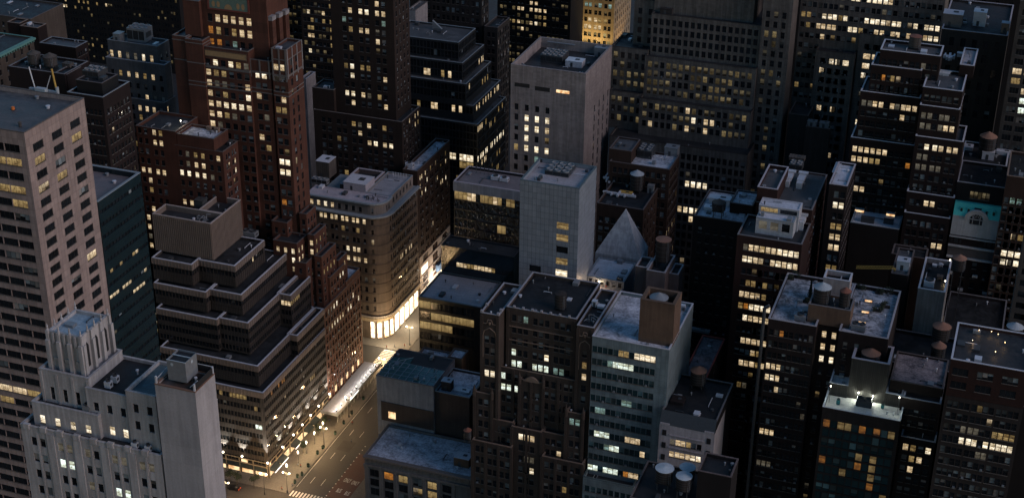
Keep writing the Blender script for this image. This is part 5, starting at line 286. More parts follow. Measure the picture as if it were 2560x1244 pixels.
UNITS = [
 ('rig','blue grey window cleaning rig with white and yellow arms on the pink tower',-246.32,317.42,174.4,9.0,2.2,2.0,'metal_mid'),
 ('cone','orange marker drum on the pink tower roof',-247.23,306.7,174.4,0.9,0.9,0.9,'orange_plastic'),
 ('vent','small brown vent on the pink tower roof',-238.23,297.33,174.4,0.9,0.9,1.4,'wood_grey'),
 ('chiller','dark chiller with fan rings on the black roof behind the pink tower',-308.06,425.8,134.73,6.6,6.0,2.4,'metal_dark'),
 ('chiller','pale framed cooling tower with black louvres on the grey brick building',-319.57,473.07,131.34,7.6,6.0,5.6,'metal_mid'),
 ('box','teal grey container beside the cooling tower',-326.79,470.88,131.34,3.0,3.6,3.4,'metal_mid'),
 ('box','tan box with a white duct on the black brick roof',-328.63,440.32,130.86,3.2,2.6,1.7,'wood_grey'),
 ('chiller','six fan chiller on the limestone tower roof',-181.8,563.44,110.84,9.5,9.0,3.2,'metal_dark'),
 ('box','white platform beside the six fan chiller',-171.73,562.05,110.84,7.0,5.0,2.6,'metal_pale'),
 ('box','small grey shed in the far corner of the limestone tower roof',-164.98,578.05,110.84,5.5,4.5,4.0,'metal_mid'),
 ('chiller','black four fan chiller on the grey tiled slab',-142.35,449.94,112.94,8.5,8.5,1.5,'metal_dark'),
 ('chiller','green grey chiller pair on the brown brick roof',-131.89,529.03,89.55,6.0,7.0,3.4,'metal_dark'),
 ('box','grey ribbed box at the back of the brown brick roof',-122.72,534.9,89.55,5.2,4.0,3.6,'metal_mid'),
 ('pipes','tangle of pale pipes on the brown brick roof',-127.94,529.6,89.55,7.0,6.0,1.4,'metal_pale'),
 ('ducts','branching white ducts left of the tank',-142.88,519.25,80.91,7.0,9.0,0.8,'metal_pale'),
 ('ducts','branching white ducts in front of the tank',-136.09,508.08,80.91,13.0,4.5,0.8,'metal_pale'),
 ('box','low lit skylight among the white ducts',-134.33,511.81,80.91,5.0,2.4,0.8,'yellow_paint'),
 ('chiller','green grey chillers right of the tank',-125.11,523.32,80.91,5.5,4.6,3.2,'metal_dark'),
 ('box','grey vent box at the right of the ducts roof',-125.69,516.86,80.91,2.4,2.0,3.2,'metal_mid'),
 ('box','white roof box behind the legged tank',-92.15,482.35,96.11,7.5,3.6,2.6,'metal_pale'),
 ('box','low white box left of the legged tank',-94.46,477.1,96.11,4.0,2.8,1.2,'metal_pale'),
 ('duct2','twin white ducts bending over the brick roof',-65.48,477.19,109.24,8.5,9.0,3.0,'metal_pale'),
 ('chiller','dark two fan chiller at the back of the brick roof',-68.19,492.4,109.24,4.6,4.0,2.2,'metal_dark'),
 ('box','grey plank pile at the back of the brick roof',-69.3,501.28,109.24,5.5,3.0,1.2,'wood_grey'),
 ('duct','white elbow duct beside the white rooftop house',-59.01,456.07,103.89,2.6,4.5,4.4,'metal_pale'),
 ('box','white walkway slab on the narrow pale roof',-52.91,479.12,116.03,1.8,9.0,0.4,'metal_pale'),
 ('ducts','square white duct loop on the stacked apartment roof',-24.29,540.21,139.2,4.0,6.0,1.2,'metal_pale'),
 ('duct','oval white duct on the stacked apartment roof',-23.47,524.61,139.2,6.0,1.8,1.4,'metal_pale'),
 ('box','small white box beside the square duct loop',-20.62,547.13,139.2,2.4,2.0,1.4,'metal_pale'),
 ('bulk','white roofed brick box on the dark stone building',-26.05,565.84,144.2,7.0,6.0,5.0,'stone_dark'),
 ('box','tall white box in the middle of the dark stone roof',-16.63,570.38,144.2,4.6,5.0,5.5,'metal_pale'),
 ('bulk','small brown brick box at the right of the dark stone roof',-6.99,565.62,144.2,2.8,3.0,3.8,'brown_trim'),
 ('box','pale square box left on the black roof beside the terracotta tank',-12.96,537.74,107.53,3.6,3.6,1.2,'metal_pale'),
 ('box','pale box with a pink panel in the middle of the black roof',-5.35,530.91,107.53,4.2,3.2,3.0,'metal_pale'),
 ('box','wide white box at the right of the black roof',0.02,537.3,107.53,5.6,2.8,1.4,'metal_pale'),
 ('ac','left pale condenser on the dark brick roof garden',-51.03,411.69,94.42,3.4,2.6,1.8,'metal_mid'),
 ('ac','right pale condenser on the dark brick roof garden',-33.36,411.58,94.42,4.2,2.6,2.0,'metal_mid'),
 ('skylight','farthest lit skylight hood of three on the right wing roof',-32.84,431.33,94.42,2.2,1.6,1.3,'yellow_paint'),
 ('skylight','middle lit skylight hood of three on the right wing roof',-32.76,423.67,94.42,2.2,1.6,1.3,'yellow_paint'),
 ('skylight','nearest lit skylight hood of three on the right wing roof',-32.77,416.49,94.42,2.2,1.6,1.3,'yellow_paint'),
 ('box','white shed with a roof hatch on the worn white roof',-42.43,513.14,88.83,4.2,4.5,5.2,'metal_mid'),
 ('skylight','arched lit skylight right of the white shed',-35.14,510.66,88.83,3.0,2.0,1.6,'yellow_paint'),
 ('skylight','arched lit skylight left of the white shed',-46.15,510.1,88.83,3.2,2.0,1.6,'yellow_paint'),
 ('box','dark arched roof hood at the front of the white roof',-35.1,503.93,88.83,3.4,1.8,1.6,'metal_dark'),
 ('box','wide dark hood at the front left of the white roof',-42.24,502.4,88.83,4.6,2.2,1.8,'metal_dark'),
 ('ac','white condenser on the narrow grey building',-16.23,451.38,92.79,3.2,3.4,2.2,'metal_pale'),
 ('box','tan box behind the white condenser',-13.4,458.37,92.79,1.8,2.0,1.2,'wood_grey'),
 ('box','low pale box at the back of the narrow grey roof',-15.86,467.61,92.79,1.4,1.2,0.6,'metal_pale'),
 ('box','white cabin of the building site',-25.35,456.09,95.13,4.0,3.6,3.4,'metal_pale'),
 ('ac','pale cooler under the hotel floodlights',-27.79,397.57,76.93,4.6,2.6,2.2,'metal_dark'),
 ('ac','teal bin on the hotel roof',-35.17,396.41,76.93,1.1,1.0,1.5,'teal_paint'),
 ('ac','second teal bin on the hotel roof',-22.33,398.81,76.93,0.9,0.9,1.2,'teal_paint'),
 ('ac','white condenser nearer the art deco crown',-158.74,212.66,162.15,1.3,1.1,1.6,'metal_pale'),
 ('ac','white condenser at the back of the dark art deco roof',-158.63,214.86,162.15,1.3,1.1,1.6,'metal_pale'),
 ('ac','white twin fan condenser left on the art deco ledge',-151.56,209.0,151.97,1.2,0.9,1.5,'metal_pale'),
 ('ac','white twin fan condenser right on the art deco ledge',-148.48,208.9,151.97,1.2,0.9,1.5,'metal_pale'),
 ('ac','grey condenser below the art deco crown',-162.97,210.6,156.96,1.6,1.2,1.5,'metal_mid'),
 ('ac','left white unit on the mauve roof of the glittering glass block',-187.2,511.0,78.84,3.2,2.4,1.7,'metal_pale'),
 ('ac','right white unit on the mauve roof of the glittering glass block',-183.44,510.87,78.84,3.4,2.2,1.6,'metal_pale'),
 ('ac','white box pair on the brown brick roof above the pale store',-238.48,544.49,62.56,3.4,2.0,2.4,'metal_pale'),
 ('bulk','pale stair block on the rounded corner building',-268.57,523.13,62.25,6.0,7.0,7.5,'wood_grey'),
 ('bulk','pink walled skylight court on the rounded corner roof',-250.64,516.08,62.25,10.0,9.0,3.4,'cop_mauve'),
 ('chiller','row of small condensers on the rounded corner roof',-267.16,516.66,62.25,7.0,2.6,2.2,'metal_mid'),
 ('pipes','row of dark pipes and vents on the rounded corner roof',-240.12,509.33,62.25,6.5,2.5,1.4,'metal_dark'),
 ('antennas','row of short white antennas on the rounded corner roof',-238.45,534.62,62.25,6.0,1.2,2.4,'metal_pale'),
 ('antennas','cluster of antennas on the glittering glass block',-193.9,515.42,78.84,9.0,1.5,3.2,'metal_dark'),
 ('box','white roof box on the gothic building',-117.35,414.6,85.25,1.5,1.5,2.0,'metal_pale'),
 ('box','white framed hatch on the gothic building',-115.12,414.16,85.25,2.2,1.8,0.8,'metal_pale'),
 ('pipes',"teal machinery on the gothic building's right roof",-115.24,404.78,84.89,3.4,2.4,1.6,'metal_mid'),
 ('bulk','wooden shed on the snowy store roof',-159.65,403.74,19.68,5.5,4.0,3.6,'terra'),
 ('bulk','grey chimney block on the snowy brick roof',-172.81,422.78,36.58,3.6,3.0,3.8,'brickgrey'),
 ('box','snow covered skylight on the brick roof',-167.31,423.49,36.58,5.5,2.4,0.7,'metal_pale'),
 ('box','brick hatch on the small pale stone house',-85.16,400.77,63.18,4.0,4.0,1.2,'brickdark'),
 ('box','white vent on the small pale stone house',-77.66,395.59,63.18,1.6,2.0,1.5,'metal_pale'),
 ('box','blue grey hood across the low tan roof',-90.94,459.15,57.18,6.5,1.6,1.0,'metal_mid'),
 ('flue','slanted dark flue on the black glass tiers',-263.31,639.82,91.81,6.0,3.0,4.5,'metal_mid'),
 ('box','left ridged chiller box beside the wide limestone building',-75.08,577.0,93.11,3.6,2.6,2.2,'metal_mid'),
 ('box','right ridged chiller box beside the wide limestone building',-70.22,577.0,93.11,3.6,2.6,2.2,'metal_mid'),
 ('box','mechanical shed left on the wide limestone top ledge',-140.48,588.0,129.08,5.0,2.4,2.6,'lime_dark'),
 ('box','brown hatch on the red brick wing',-276.26,448.73,110.67,1.6,1.4,1.4,'brown_trim'),
 ('box','second brown hatch on the red brick wing',-272.68,448.25,110.67,1.7,1.4,1.5,'brown_trim'),
 ('ac','round ducted unit on the terraced roof corner',-258.69,441.43,73.34,5.5,3.0,2.2,'metal_mid'),
 ('ac','white units on the lower terrace',-242.15,447.91,56.55,2.6,1.6,1.2,'metal_pale'),
 ('pipes','antennas and pipes in the ribbed penthouse',-267.57,423.52,86.71,5.0,2.5,1.8,'metal_mid'),
 ('box','dark unit behind the ribbed penthouse',-272.74,432.02,86.71,3.4,3.4,3.5,'metal_dark'),
]
PT = {'flood_side': [(-232.25,408.74,7.51),(-232.25,417.3,8.01),(-232.25,424.54,7.89),(-232.25,431.58,7.97),(-232.25,438.42,8.27),(-232.25,447.68,8.04)],'flood_corner': [(-232.4,398.03,7.55)],'flood_front': [(-242.84,398.67,7.33),(-250.62,398.67,7.8)],'lamp_base': [(-229.65,389.84,0.15),(-222.58,393.61,0.15)],'lamp_top': [(-229.62,389.84,9.52),(-222.54,393.61,9.16)],'lamp_base2': [(-223.06,446.32,0.15)],'lamp_top2': [(-223.22,446.32,9.61)],'planter': [(-223.29,459.97,0.15),(-223.03,448.7,0.15),(-222.97,441.34,0.15),(-222.8,433.53,0.15),(-223.0,423.23,0.15),(-223.3,419.36,0.15),(-222.8,410.64,0.15),(-222.52,405.04,0.15),(-223.4,403.23,0.15),(-222.66,399.67,0.15)],'person': [(-214.64,430.35,0.02),(-225.08,394.32,0.02),(-226.4,409.5,0.02),(-225.23,409.33,0.02),(-228.51,440.48,0.02),(-219.76,442.09,0.02),(-222.53,397.29,0.02),(-230.74,499.55,0.02),(-227.85,501.2,0.02),(-224.24,503.4,0.02)],'banner': [(-228.8,402.36,6.97),(-228.8,411.42,6.44),(-228.8,418.29,6.82),(-228.8,424.92,7.06),(-228.8,432.14,6.62)],'dash': [(-217.8,418.55,0.0),(-217.6,422.66,0.0),(-213.49,418.62,0.0),(-213.53,422.93,0.0),(-217.36,401.87,0.0),(-217.43,405.98,0.0),(-213.16,401.98,0.0),(-213.35,406.01,0.0),(-213.64,434.92,0.0),(-213.43,438.89,0.0)],'stud': [(-208.97,428.38,0.0),(-208.95,425.57,0.0),(-208.9,423.1,0.0),(-208.88,420.34,0.0),(-208.82,417.91,0.0),(-208.8,415.18,0.0),(-208.78,412.48,0.0),(-208.88,410.05,0.0),(-208.69,404.81,0.0),(-208.6,402.04,0.0),(-208.65,399.59,0.0),(-208.63,397.02,0.0)],'only': [(-205.54,407.9,0.0),(-202.31,407.32,0.0)],'bus': [(-206.05,401.06,0.0),(-202.33,400.51,0.0)],'patch': [(-217.89,429.81,0.0),(-213.25,430.9,0.0),(-212.55,425.48,0.0),(-217.84,425.08,0.0)],'xw1': [(-219.37,393.88,0.0),(-213.49,394.07,0.0)],'xw2': [(-229.77,494.1,0.0),(-226.9,495.73,0.0),(-225.51,488.04,0.0)],'shed': [(-225.54,441.05,3.6),(-225.2,480.79,3.6),(-232.63,441.47,3.6),(-232.56,481.11,3.6),(-225.01,435.2,3.6)],'hotel_lamp': [(-29.94,401.26,79.76),(-25.66,401.26,79.5),(-17.77,397.0,83.26),(-37.88,397.0,82.78)],'patio': [(-126.53,452.2,75.07),(-122.97,447.95,72.78)],'patio_person': [(-123.86,451.89,71.98)],'lamp_base3': [(-226.73,485.69,0.15)],'lamp_top3': [(-227.45,485.69,4.22)],'roof_lamp': [(-285.87,446.0,114.22)],'ak_lamp': [(-11.52,456.38,93.79),(-11.37,470.51,94.79)],'deck': [(4.53,398.85,107.6),(6.44,397.92,107.6),(8.53,393.83,107.6),(-0.14,391.78,107.6),(1.22,398.44,107.6),(6.37,387.45,107.6)],'fbase': [(-232.8,527.39,8.82),(-241.01,505.0,10.73)],'g0awn': [(-231.8,557.91,8.97)],'skyl': [(-197.93,418.96,39.67),(-175.93,418.99,39.67),(-177.33,430.17,39.67),(-189.95,430.63,39.67),(-190.24,434.82,39.67),(-197.5,432.82,39.67),(-198.28,440.09,39.67)],'pyr': [(-133.68,471.74,75.48),(-117.07,471.1,75.48),(-117.42,482.61,75.48),(-124.47,476.86,92.13)],'crane': [(-39.97,455.0,93.87),(-28.01,455.0,95.82)],'evergreen': [(-50.63,427.76,94.42)],'shrub': [(-56.83,440.62,94.42),(-51.75,424.52,94.42),(-35.98,439.98,94.42),(-30.52,438.83,94.42),(-27.33,440.03,94.42),(-58.77,438.56,94.42),(-29.49,426.73,94.42),(-27.19,430.05,94.42)],'car': [(-240.32,387.78,0.02)],'tree': [(-235.02,391.87,0.15),(-241.75,391.69,0.15),(-244.41,391.29,0.15),(-232.3,420.08,0.15),(-236.55,435.93,0.15),(-231.4,433.91,0.15)],'bands': [(-287.09,456.0,124.9),(-270.12,456.0,124.75),(-254.54,456.0,124.45),(-246.77,462.53,124.41)],'slots': [(-191.17,545.0,107.55),(-184.78,545.0,106.21),(-182.49,545.0,107.09),(-176.15,545.0,105.63),(-173.44,545.0,106.86),(-167.89,545.0,105.89)],'pipe': [(-61.4,407.5,99.22),(-60.97,407.5,78.71)],'mosaic': [(-279.69,461.0,156.23),(-262.65,461.0,153.22)],'panel2': [(-279.74,456.4,138.72),(-262.49,456.4,136.68)]}
# ------------------------------------------------------------------ mesh helpers
class MB:
    def __init__(s): s.v = []; s.f = []; s.uv = []; s.mi = []
    def quad(s, a, b, c, d, uv=None, mi=0):
        n = len(s.v); s.v += [a, b, c, d]; s.f.append((n, n+1, n+2, n+3)); s.uv.append(uv or ((0,0),(1,0),(1,1),(0,1))); s.mi.append(mi)
    def tri(s, a, b, c, mi=0):
        n = len(s.v); s.v += [a, b, c]; s.f.append((n, n+1, n+2)); s.uv.append(((0,0),(1,0),(.5,1))); s.mi.append(mi)
    def poly(s, pts, mi=0):
        n = len(s.v); s.v += list(pts); s.f.append(tuple(range(n, n+len(pts)))); s.uv.append(tuple((p[0], p[1]) for p in pts)); s.mi.append(mi)
    def box(s, x0, x1, y0, y1, z0, z1, mi=0, bottom=True):
        q = s.quad
        def u(l, h): return ((0,0),(l,0),(l,h),(0,h))
        X, Y, Z = x1-x0, y1-y0, z1-z0
        q((x0,y0,z0),(x1,y0,z0),(x1,y0,z1),(x0,y0,z1), u(X,Z), mi); q((x1,y0,z0),(x1,y1,z0),(x1,y1,z1),(x1,y0,z1), u(Y,Z), mi)
        q((x1,y1,z0),(x0,y1,z0),(x0,y1,z1),(x1,y1,z1), u(X,Z), mi); q((x0,y1,z0),(x0,y0,z0),(x0,y0,z1),(x0,y1,z1), u(Y,Z), mi)
        q((x0,y0,z1),(x1,y0,z1),(x1,y1,z1),(x0,y1,z1), u(X,Y), mi)
        if bottom: q((x0,y1,z0),(x1,y1,z0),(x1,y0,z0),(x0,y0,z0), u(X,Y), mi)
    def obox(s, c, d, n, L, W, z0, z1, mi=0):
        """box of length L along unit d, width W along unit n, centred at c"""
        p = [(c[0]+d[0]*a*L/2+n[0]*b*W/2, c[1]+d[1]*a*L/2+n[1]*b*W/2) for a, b in ((-1,-1),(1,-1),(1,1),(-1,1))]
        for i in range(4):
            a, b = p[i], p[(i+1) % 4]; s.quad((*a,z0),(*b,z0),(*b,z1),(*a,z1), None, mi)
        s.quad(*[(*q,z1) for q in p], None, mi); s.quad(*[(*q,z0) for q in reversed(p)], None, mi)
    def lathe(s, cx, cy, prof, n=20, mi=0, cap=True):
        for i in range(n):
            a, b = 2*math.pi*i/n, 2*math.pi*(i+1)/n
            for (r1, z1), (r2, z2) in zip(prof, prof[1:]):
                p = [(cx+r1*math.cos(a),cy+r1*math.sin(a),z1),(cx+r1*math.cos(b),cy+r1*math.sin(b),z1),(cx+r2*math.cos(b),cy+r2*math.sin(b),z2),(cx+r2*math.cos(a),cy+r2*math.sin(a),z2)]
                if r2 < 1e-4: s.tri(p[0], p[1], p[2], mi)
                elif r1 < 1e-4: s.tri(p[1], p[2], p[3], mi)
                else: s.quad(*p, None, mi)
    def tube(s, p, q, r, n=8, mi=0, r2=None):
        p, q = Vector(p), Vector(q); d = (q-p).normalized(); a = d.orthogonal().normalized(); b = d.cross(a); r2 = r if r2 is None else r2
        ring = lambda c, r_: [tuple(c+(a*math.cos(t)+b*math.sin(t))*r_) for t in [2*math.pi*i/n for i in range(n)]]
        A, B_ = ring(p, r), ring(q, r2)
        for i in range(n):
            j = (i+1) % n; s.quad(A[i], A[j], B_[j], B_[i], None, mi)
        s.poly(list(reversed(A)), mi); s.poly(B_, mi)
    def build(s, name, mats, parent=None, off=(0,0,0), smooth=False):
        if not s.f: return None
        me = bpy.data.meshes.new(name)
        ox, oy, oz = off
        me.from_pydata([(x-ox, y-oy, z-oz) for x, y, z in s.v], [], s.f)
        for m in (mats if isinstance(mats, (list, tuple)) else [mats]): me.materials.append(M[m])
        ul = me.uv_layers.new(name='UVMap')
        flat = [c for f in s.uv for p in f for c in p]
        ul.data.foreach_set('uv', flat)
        if any(s.mi): me.polygons.foreach_set('material_index', s.mi)
        if smooth: me.polygons.foreach_set('use_smooth', [True]*len(s.f))
        me.update()
        o = bpy.data.objects.new(name, me); C.objects.link(o)
        if parent is not None: o.parent = parent
        return o
def tag(o, label, cat, group=None, kind=None):
    o['label'] = label; o['category'] = cat
    if group: o['group'] = group
    if kind: o['kind'] = kind
    return o
def thing(name, label, cat, loc, group=None):
    o = bpy.data.objects.new(name, None); o.location = loc; o.empty_display_size = .5; C.objects.link(o)
    return tag(o, label, cat, group)
def struct(o): o['kind'] = 'structure'; return o
# ------------------------------------------------------------------ buildings
BOX = np.array([b['q'] for d in DATA for b in d['b']], float)
CAMS = [np.array(c) for c in ((0,0,320.), (7,-2,320.), (-7,2,320.), (0,0,326.), (0,0,315.))]
def visible(P_, own):
    """which points (just in front of their wall) are seen from the camera or a step beside it"""
    vis = np.zeros(len(P_), bool)
    lo = BOX[:, [0,2,4]]+.02; hi = BOX[:, [1,3,5]]-.02
    for cpos in CAMS:
        idx = np.nonzero(~vis)[0]
        if not len(idx): break
        d = P_[idx]-cpos
        # in frame (with a margin)?
        z = d@np.array(fw); x = 3778.16*(d@np.array(rt))/z; y = 3778.16*(d@np.array(up))/z
        ok = (np.abs(x) < 1280+50) & (np.abs(y) < 622+50)
        idx = idx[ok]; d = d[ok]
        for s in range(0, len(idx), 4000):
            dd = d[s:s+4000]; inv = 1/np.where(np.abs(dd) < 1e-9, 1e-9, dd)
            t0 = (lo[None]-cpos)*inv[:, None]; t1 = (hi[None]-cpos)*inv[:, None]
            tn = np.minimum(t0, t1).max(2); tf = np.maximum(t0, t1).min(2)
            blocked = ((tn < tf) & (tf > 0) & (tn < .9995)).any(1)
            vis[idx[s:s+4000]] = ~blocked
    return vis
LITC = dict(b=(1.0,.89,.69), c=(.72,.57,.37), y=(.27,.19,.078), o=(.34,.13,.02), t=(.16,.26,.25), w=(.84,1.0,.92), d=(.085,.075,.056))  # d: pale blind, its brightness put in as a dim glow
class Facade:
    def __init__(s, bid, spec, o, d, n, L, zb, zt, uoff=0.):
        s.bid, s.spec, s.o, s.d, s.n, s.L, s.zb, s.zt = bid, spec, o, d, n, L, zb, zt
        s.win = []
        if not spec: return
        u0_, st, nc = spec['c']; f0, rs = spec['r']; w_, h_ = spec['w'], spec['h']; k, g = spec.get('k', 1), spec.get('g', .4)
        only = spec.get('only'); nr = spec.get('nr', 99)
        for i in range(nc):
            for kk in range(k):
                uc = u0_+i*st-uoff+(kk-(k-1)/2)*(w_+g)
                if uc-w_/2 < .05 or uc+w_/2 > L-.05: continue
                for j in range(nr):
                    zc = zt-f0-j*rs
                    if zc-h_/2 < zb+.6: break
                    if only and [i, j] not in only and (i, j) not in only: continue
                    if zc+h_/2 > zt-.25: continue
                    s.win.append([uc-w_/2, uc+w_/2, zc-h_/2, zc+h_/2, None])
        for u, z, code in spec.get('lit', ()):
            best = None
            for q in s.win:
                du = max(0, q[0]-(u-uoff), (u-uoff)-q[1]); dz = max(0, q[2]-z, z-q[3])
                e = du+dz
                if e < 1.6 and (best is None or e < best[0] or (e == best[0] and q[4] is None)): best = (e, q)
            if best and best[1][4] is None: best[1][4] = code
            elif best:
                near = [q for q in s.win if q[4] is None and abs((q[2]+q[3])/2-(best[1][2]+best[1][3])/2) < .1 and abs((q[0]+q[1])/2-u+uoff) < 3.2]
                if near: min(near, key=lambda q: abs((q[0]+q[1])/2-u+uoff))[4] = code
    def pt(s, u, z, dep=0.): return (s.o[0]+s.d[0]*u-s.n[0]*dep, s.o[1]+s.d[1]*u-s.n[1]*dep, z)
    def wall(s, mb):
        """wall face with a real opening for every window"""
        uu = lambda a, b, z0, z1: ((a, z0), (b, z0), (b, z1), (a, z1))
        rows = {}
        for q in s.win: rows.setdefault((round(q[2], 3), round(q[3], 3)), []).append(q)
        z = s.zb
        for (a, b) in sorted(rows):
            if a > z+1e-4: mb.quad(s.pt(0,z), s.pt(s.L,z), s.pt(s.L,a), s.pt(0,a), uu(0, s.L, z, a))
            u = 0
            for q in sorted(rows[(a, b)]):
                if q[0] > u+1e-4: mb.quad(s.pt(u,a), s.pt(q[0],a), s.pt(q[0],b), s.pt(u,b), uu(u, q[0], a, b))
                D = .3; p = s.pt
                mb.quad(p(q[0],a), p(q[0],a,D), p(q[0],b,D), p(q[0],b), uu(0,D,a,b)); mb.quad(p(q[1],a,D), p(q[1],a), p(q[1],b), p(q[1],b,D), uu(0,D,a,b))
                mb.quad(p(q[0],a), p(q[1],a), p(q[1],a,D), p(q[0],a,D), uu(q[0],q[1],0,D)); mb.quad(p(q[0],b,D), p(q[1],b,D), p(q[1],b), p(q[0],b), uu(q[0],q[1],0,D))
                u = q[1]
            if u < s.L-1e-4: mb.quad(s.pt(u,a), s.pt(s.L,a), s.pt(s.L,b), s.pt(u,b), uu(u, s.L, a, b))
            z = b
        if z < s.zt-1e-4: mb.quad(s.pt(0,z), s.pt(s.L,z), s.pt(s.L,s.zt), s.pt(0,s.zt), uu(0, s.L, z, s.zt))
class WinMesh:
    def __init__(s): s.mb = MB(); s.ba = []; s.em = []
    def pane(s, F_, u0, u1, z0, z1, dep, ba, em, mi=0):
        s.mb.quad(F_.pt(u0,z0,dep), F_.pt(u1,z0,dep), F_.pt(u1,z1,dep), F_.pt(u0,z1,dep), None, mi); s.ba.append(ba); s.em.append(em)
    def build(s, name, parent, off, frame, origin):
        o = s.mb.build(name, ['window_pane', frame, 'glitter_pane', 'sill', 'metal_mid'], parent, off)
        me = o.data
        for nm, dat in (('ba', s.ba), ('em', s.em)):
            a = me.attributes.new(nm, 'FLOAT_COLOR', 'FACE'); a.data.foreach_set('color', [c for q in dat for c in q])
        return o
def add_window(wm, F_, q, rnd):
    sp = F_.spec; u0_, u1_, z0, z1, code = q[:5]
    dark = sp.get('dg', 0); h = z1-z0
    if code is None:
        r_ = rnd.random(); pl, pb = sp.get('pl', .05), sp.get('pb', .1)
        code = 'L' if r_ < pl*(1. if sp.get('ylow') else .25) else ('B' if r_ < pl+pb else 'D')
    z_ = (0., 0., 0., 1.)
    tint = rnd.uniform(.7, 1.3)
    gl = (.010*tint, .012*tint, .014*tint, .12)
    if sp.get('teal'): gl = (.012*tint, .03*tint, .034*tint, .12)
    panes = []
    nm = sp.get('mull', 1); du = (u1_-u0_)/nm
    for i in range(nm):
        a, b = u0_+i*du+(.04 if i else 0), u0_+(i+1)*du-(.04 if i < nm-1 else 0)
        if code == 'D': panes.append((a, b, z0, z1, (2 if sp.get('glit') else 0), gl, z_))
        elif code == 'B':
            s_ = rnd.uniform(.35, 1.) if not sp.get('teal') else rnd.uniform(.5, 1.)
            bl = rnd.choice((.04, .08, .13, .2)); zz = z1-h*s_
            cb = (bl*.80, bl*.95, bl, .7) if rnd.random() < .75 else (bl, bl*.92, bl*.84, .7)
            if sp.get('teal'): cb = (bl*.35, bl*.72, bl*.8, .5)
            panes.append((a, b, zz, z1, 0, cb, z_))
            if s_ < .97: panes.append((a, b, z0, zz, 0, gl, z_))
        elif code == 'L':
            k_ = rnd.choice((.9, .6, .45, .3))
            c0 = rnd.choice((LITC['y'], LITC['y'], LITC['c'], LITC['d']))
            if sp.get('ylow'): c0 = (.115,.09,.045); k_ = rnd.choice((1.3, .9, .6, .4, .25))
            if sp.get('hot'): c0 = LITC['o']; k_ = .5
            e = tuple(v*k_ for v in c0)+(1.,)
            if rnd.random() < .6 and h > 1.6:
                zz = z1-h*rnd.uniform(.45, .75)
                panes.append((a, b, zz, z1, 0, (.10,.09,.07,.6), e)); panes.append((a, b, z0, zz, 0, gl, tuple(v*.12 for v in e[:3])+(1.,)))
            else: panes.append((a, b, z0, z1, 0, gl, e))
        else:
            c0 = LITC[code]; k_ = rnd.uniform(.82, 1.18)*(1.15 if code in 'bw' else 1.)
            if sp.get('hot'): k_ *= .55
            e = tuple(v*k_ for v in c0)+(1.,)
            ba = (.10,.095,.08,.6) if code == 'd' else (.05,.05,.045,.4)
            if rnd.random() < .55 and nm == 1 and h > 1.5:
                zz = z1-h*rnd.uniform(.3, .6); f_ = rnd.uniform(.5, .85)
                panes.append((a, b, zz, z1, 0, ba, tuple(v*f_*m_ for v, m_ in zip(e[:3], (1.,.94,.82)))+(1.,))); panes.append((a, b, z0, zz, 0, ba, e))
            else: panes.append((a, b, z0, z1, 0, ba, e))
    for a, b, c_, d_, mi, ba, em in panes: wm.pane(F_, a, b, c_, d_, .22, ba, em, mi)
    f0 = (.0,.0,.0,1.)
    if not dark and h > 1.5:                   # stone sill, sometimes an air conditioner in the lower sash
        def slab(a, b, c_, d_, out, mi):
            q = wm.mb; p = F_.pt
            for pts in ((p(a,c_,-out),p(b,c_,-out),p(b,d_,-out),p(a,d_,-out)), (p(a,d_,-out),p(b,d_,-out),p(b,d_,.2),p(a,d_,.2)), (p(b,c_,-out),p(b,c_,.0),p(b,d_,.0),p(b,d_,-out)), (p(a,c_,.0),p(a,c_,-out),p(a,d_,-out),p(a,d_,.0))):
                q.quad(*pts, None, mi); wm.ba.append(f0); wm.em.append(f0)
        slab(u0_-.1, u1_+.1, z0-.16, z0, .12, 3)
        if nm == 1 and code in 'DB' and rnd.random() < .10 and u1_-u0_ > 1.: uc = (u0_+u1_)/2; slab(uc-.36, uc+.36, z0+.02, z0+.5, .35, 4)
    if not dark and h > 1.5 and nm == 1:       # meeting rail of a sash window
        zm = (z0+z1)/2; wm.pane(F_, u0_, u1_, zm-.04, zm+.04, .19, f0, f0, 1)
    for i in range(1, nm):
        uu = u0_+i*du; wm.pane(F_, uu-.05, uu+.05, z0, z1, .19, f0, f0, 1)
def ring(mb, q, pw, zin, zt, over=.06, th=.18):
    """inner parapet faces and coping ring"""
    x0, x1, y0, y1 = q
    a, b, c, d = x0+pw, x1-pw, y0+pw, y1-pw
    for p0, p1 in (((a,c),(a,d)), ((a,d),(b,d)), ((b,d),(b,c)), ((b,c),(a,c))):
        mb.quad((*p0,zin), (*p1,zin), (*p1,zt), (*p0,zt), None, 0)
    e = over
    X0, X1, Y0, Y1 = x0-e, x1+e, y0-e, y1+e
    mb.box(X0, X1, Y0, c+.02, zt, zt+th, 1); mb.box(X0, X1, d-.02, Y1, zt, zt+th, 1)
    mb.box(X0, a+.02, c+.02, d-.02, zt, zt+th, 1); mb.box(b-.02, X1, c+.02, d-.02, zt, zt+th, 1)
def arc(x1, y0, r, n=8):
    """rounded near corner: from the front face round to the side face"""
    return [(x1-r+r*math.sin(t), y0+r-r*math.cos(t)) for t in [math.pi/2*i/n for i in range(n+1)]]
FAC = []; BLD = []
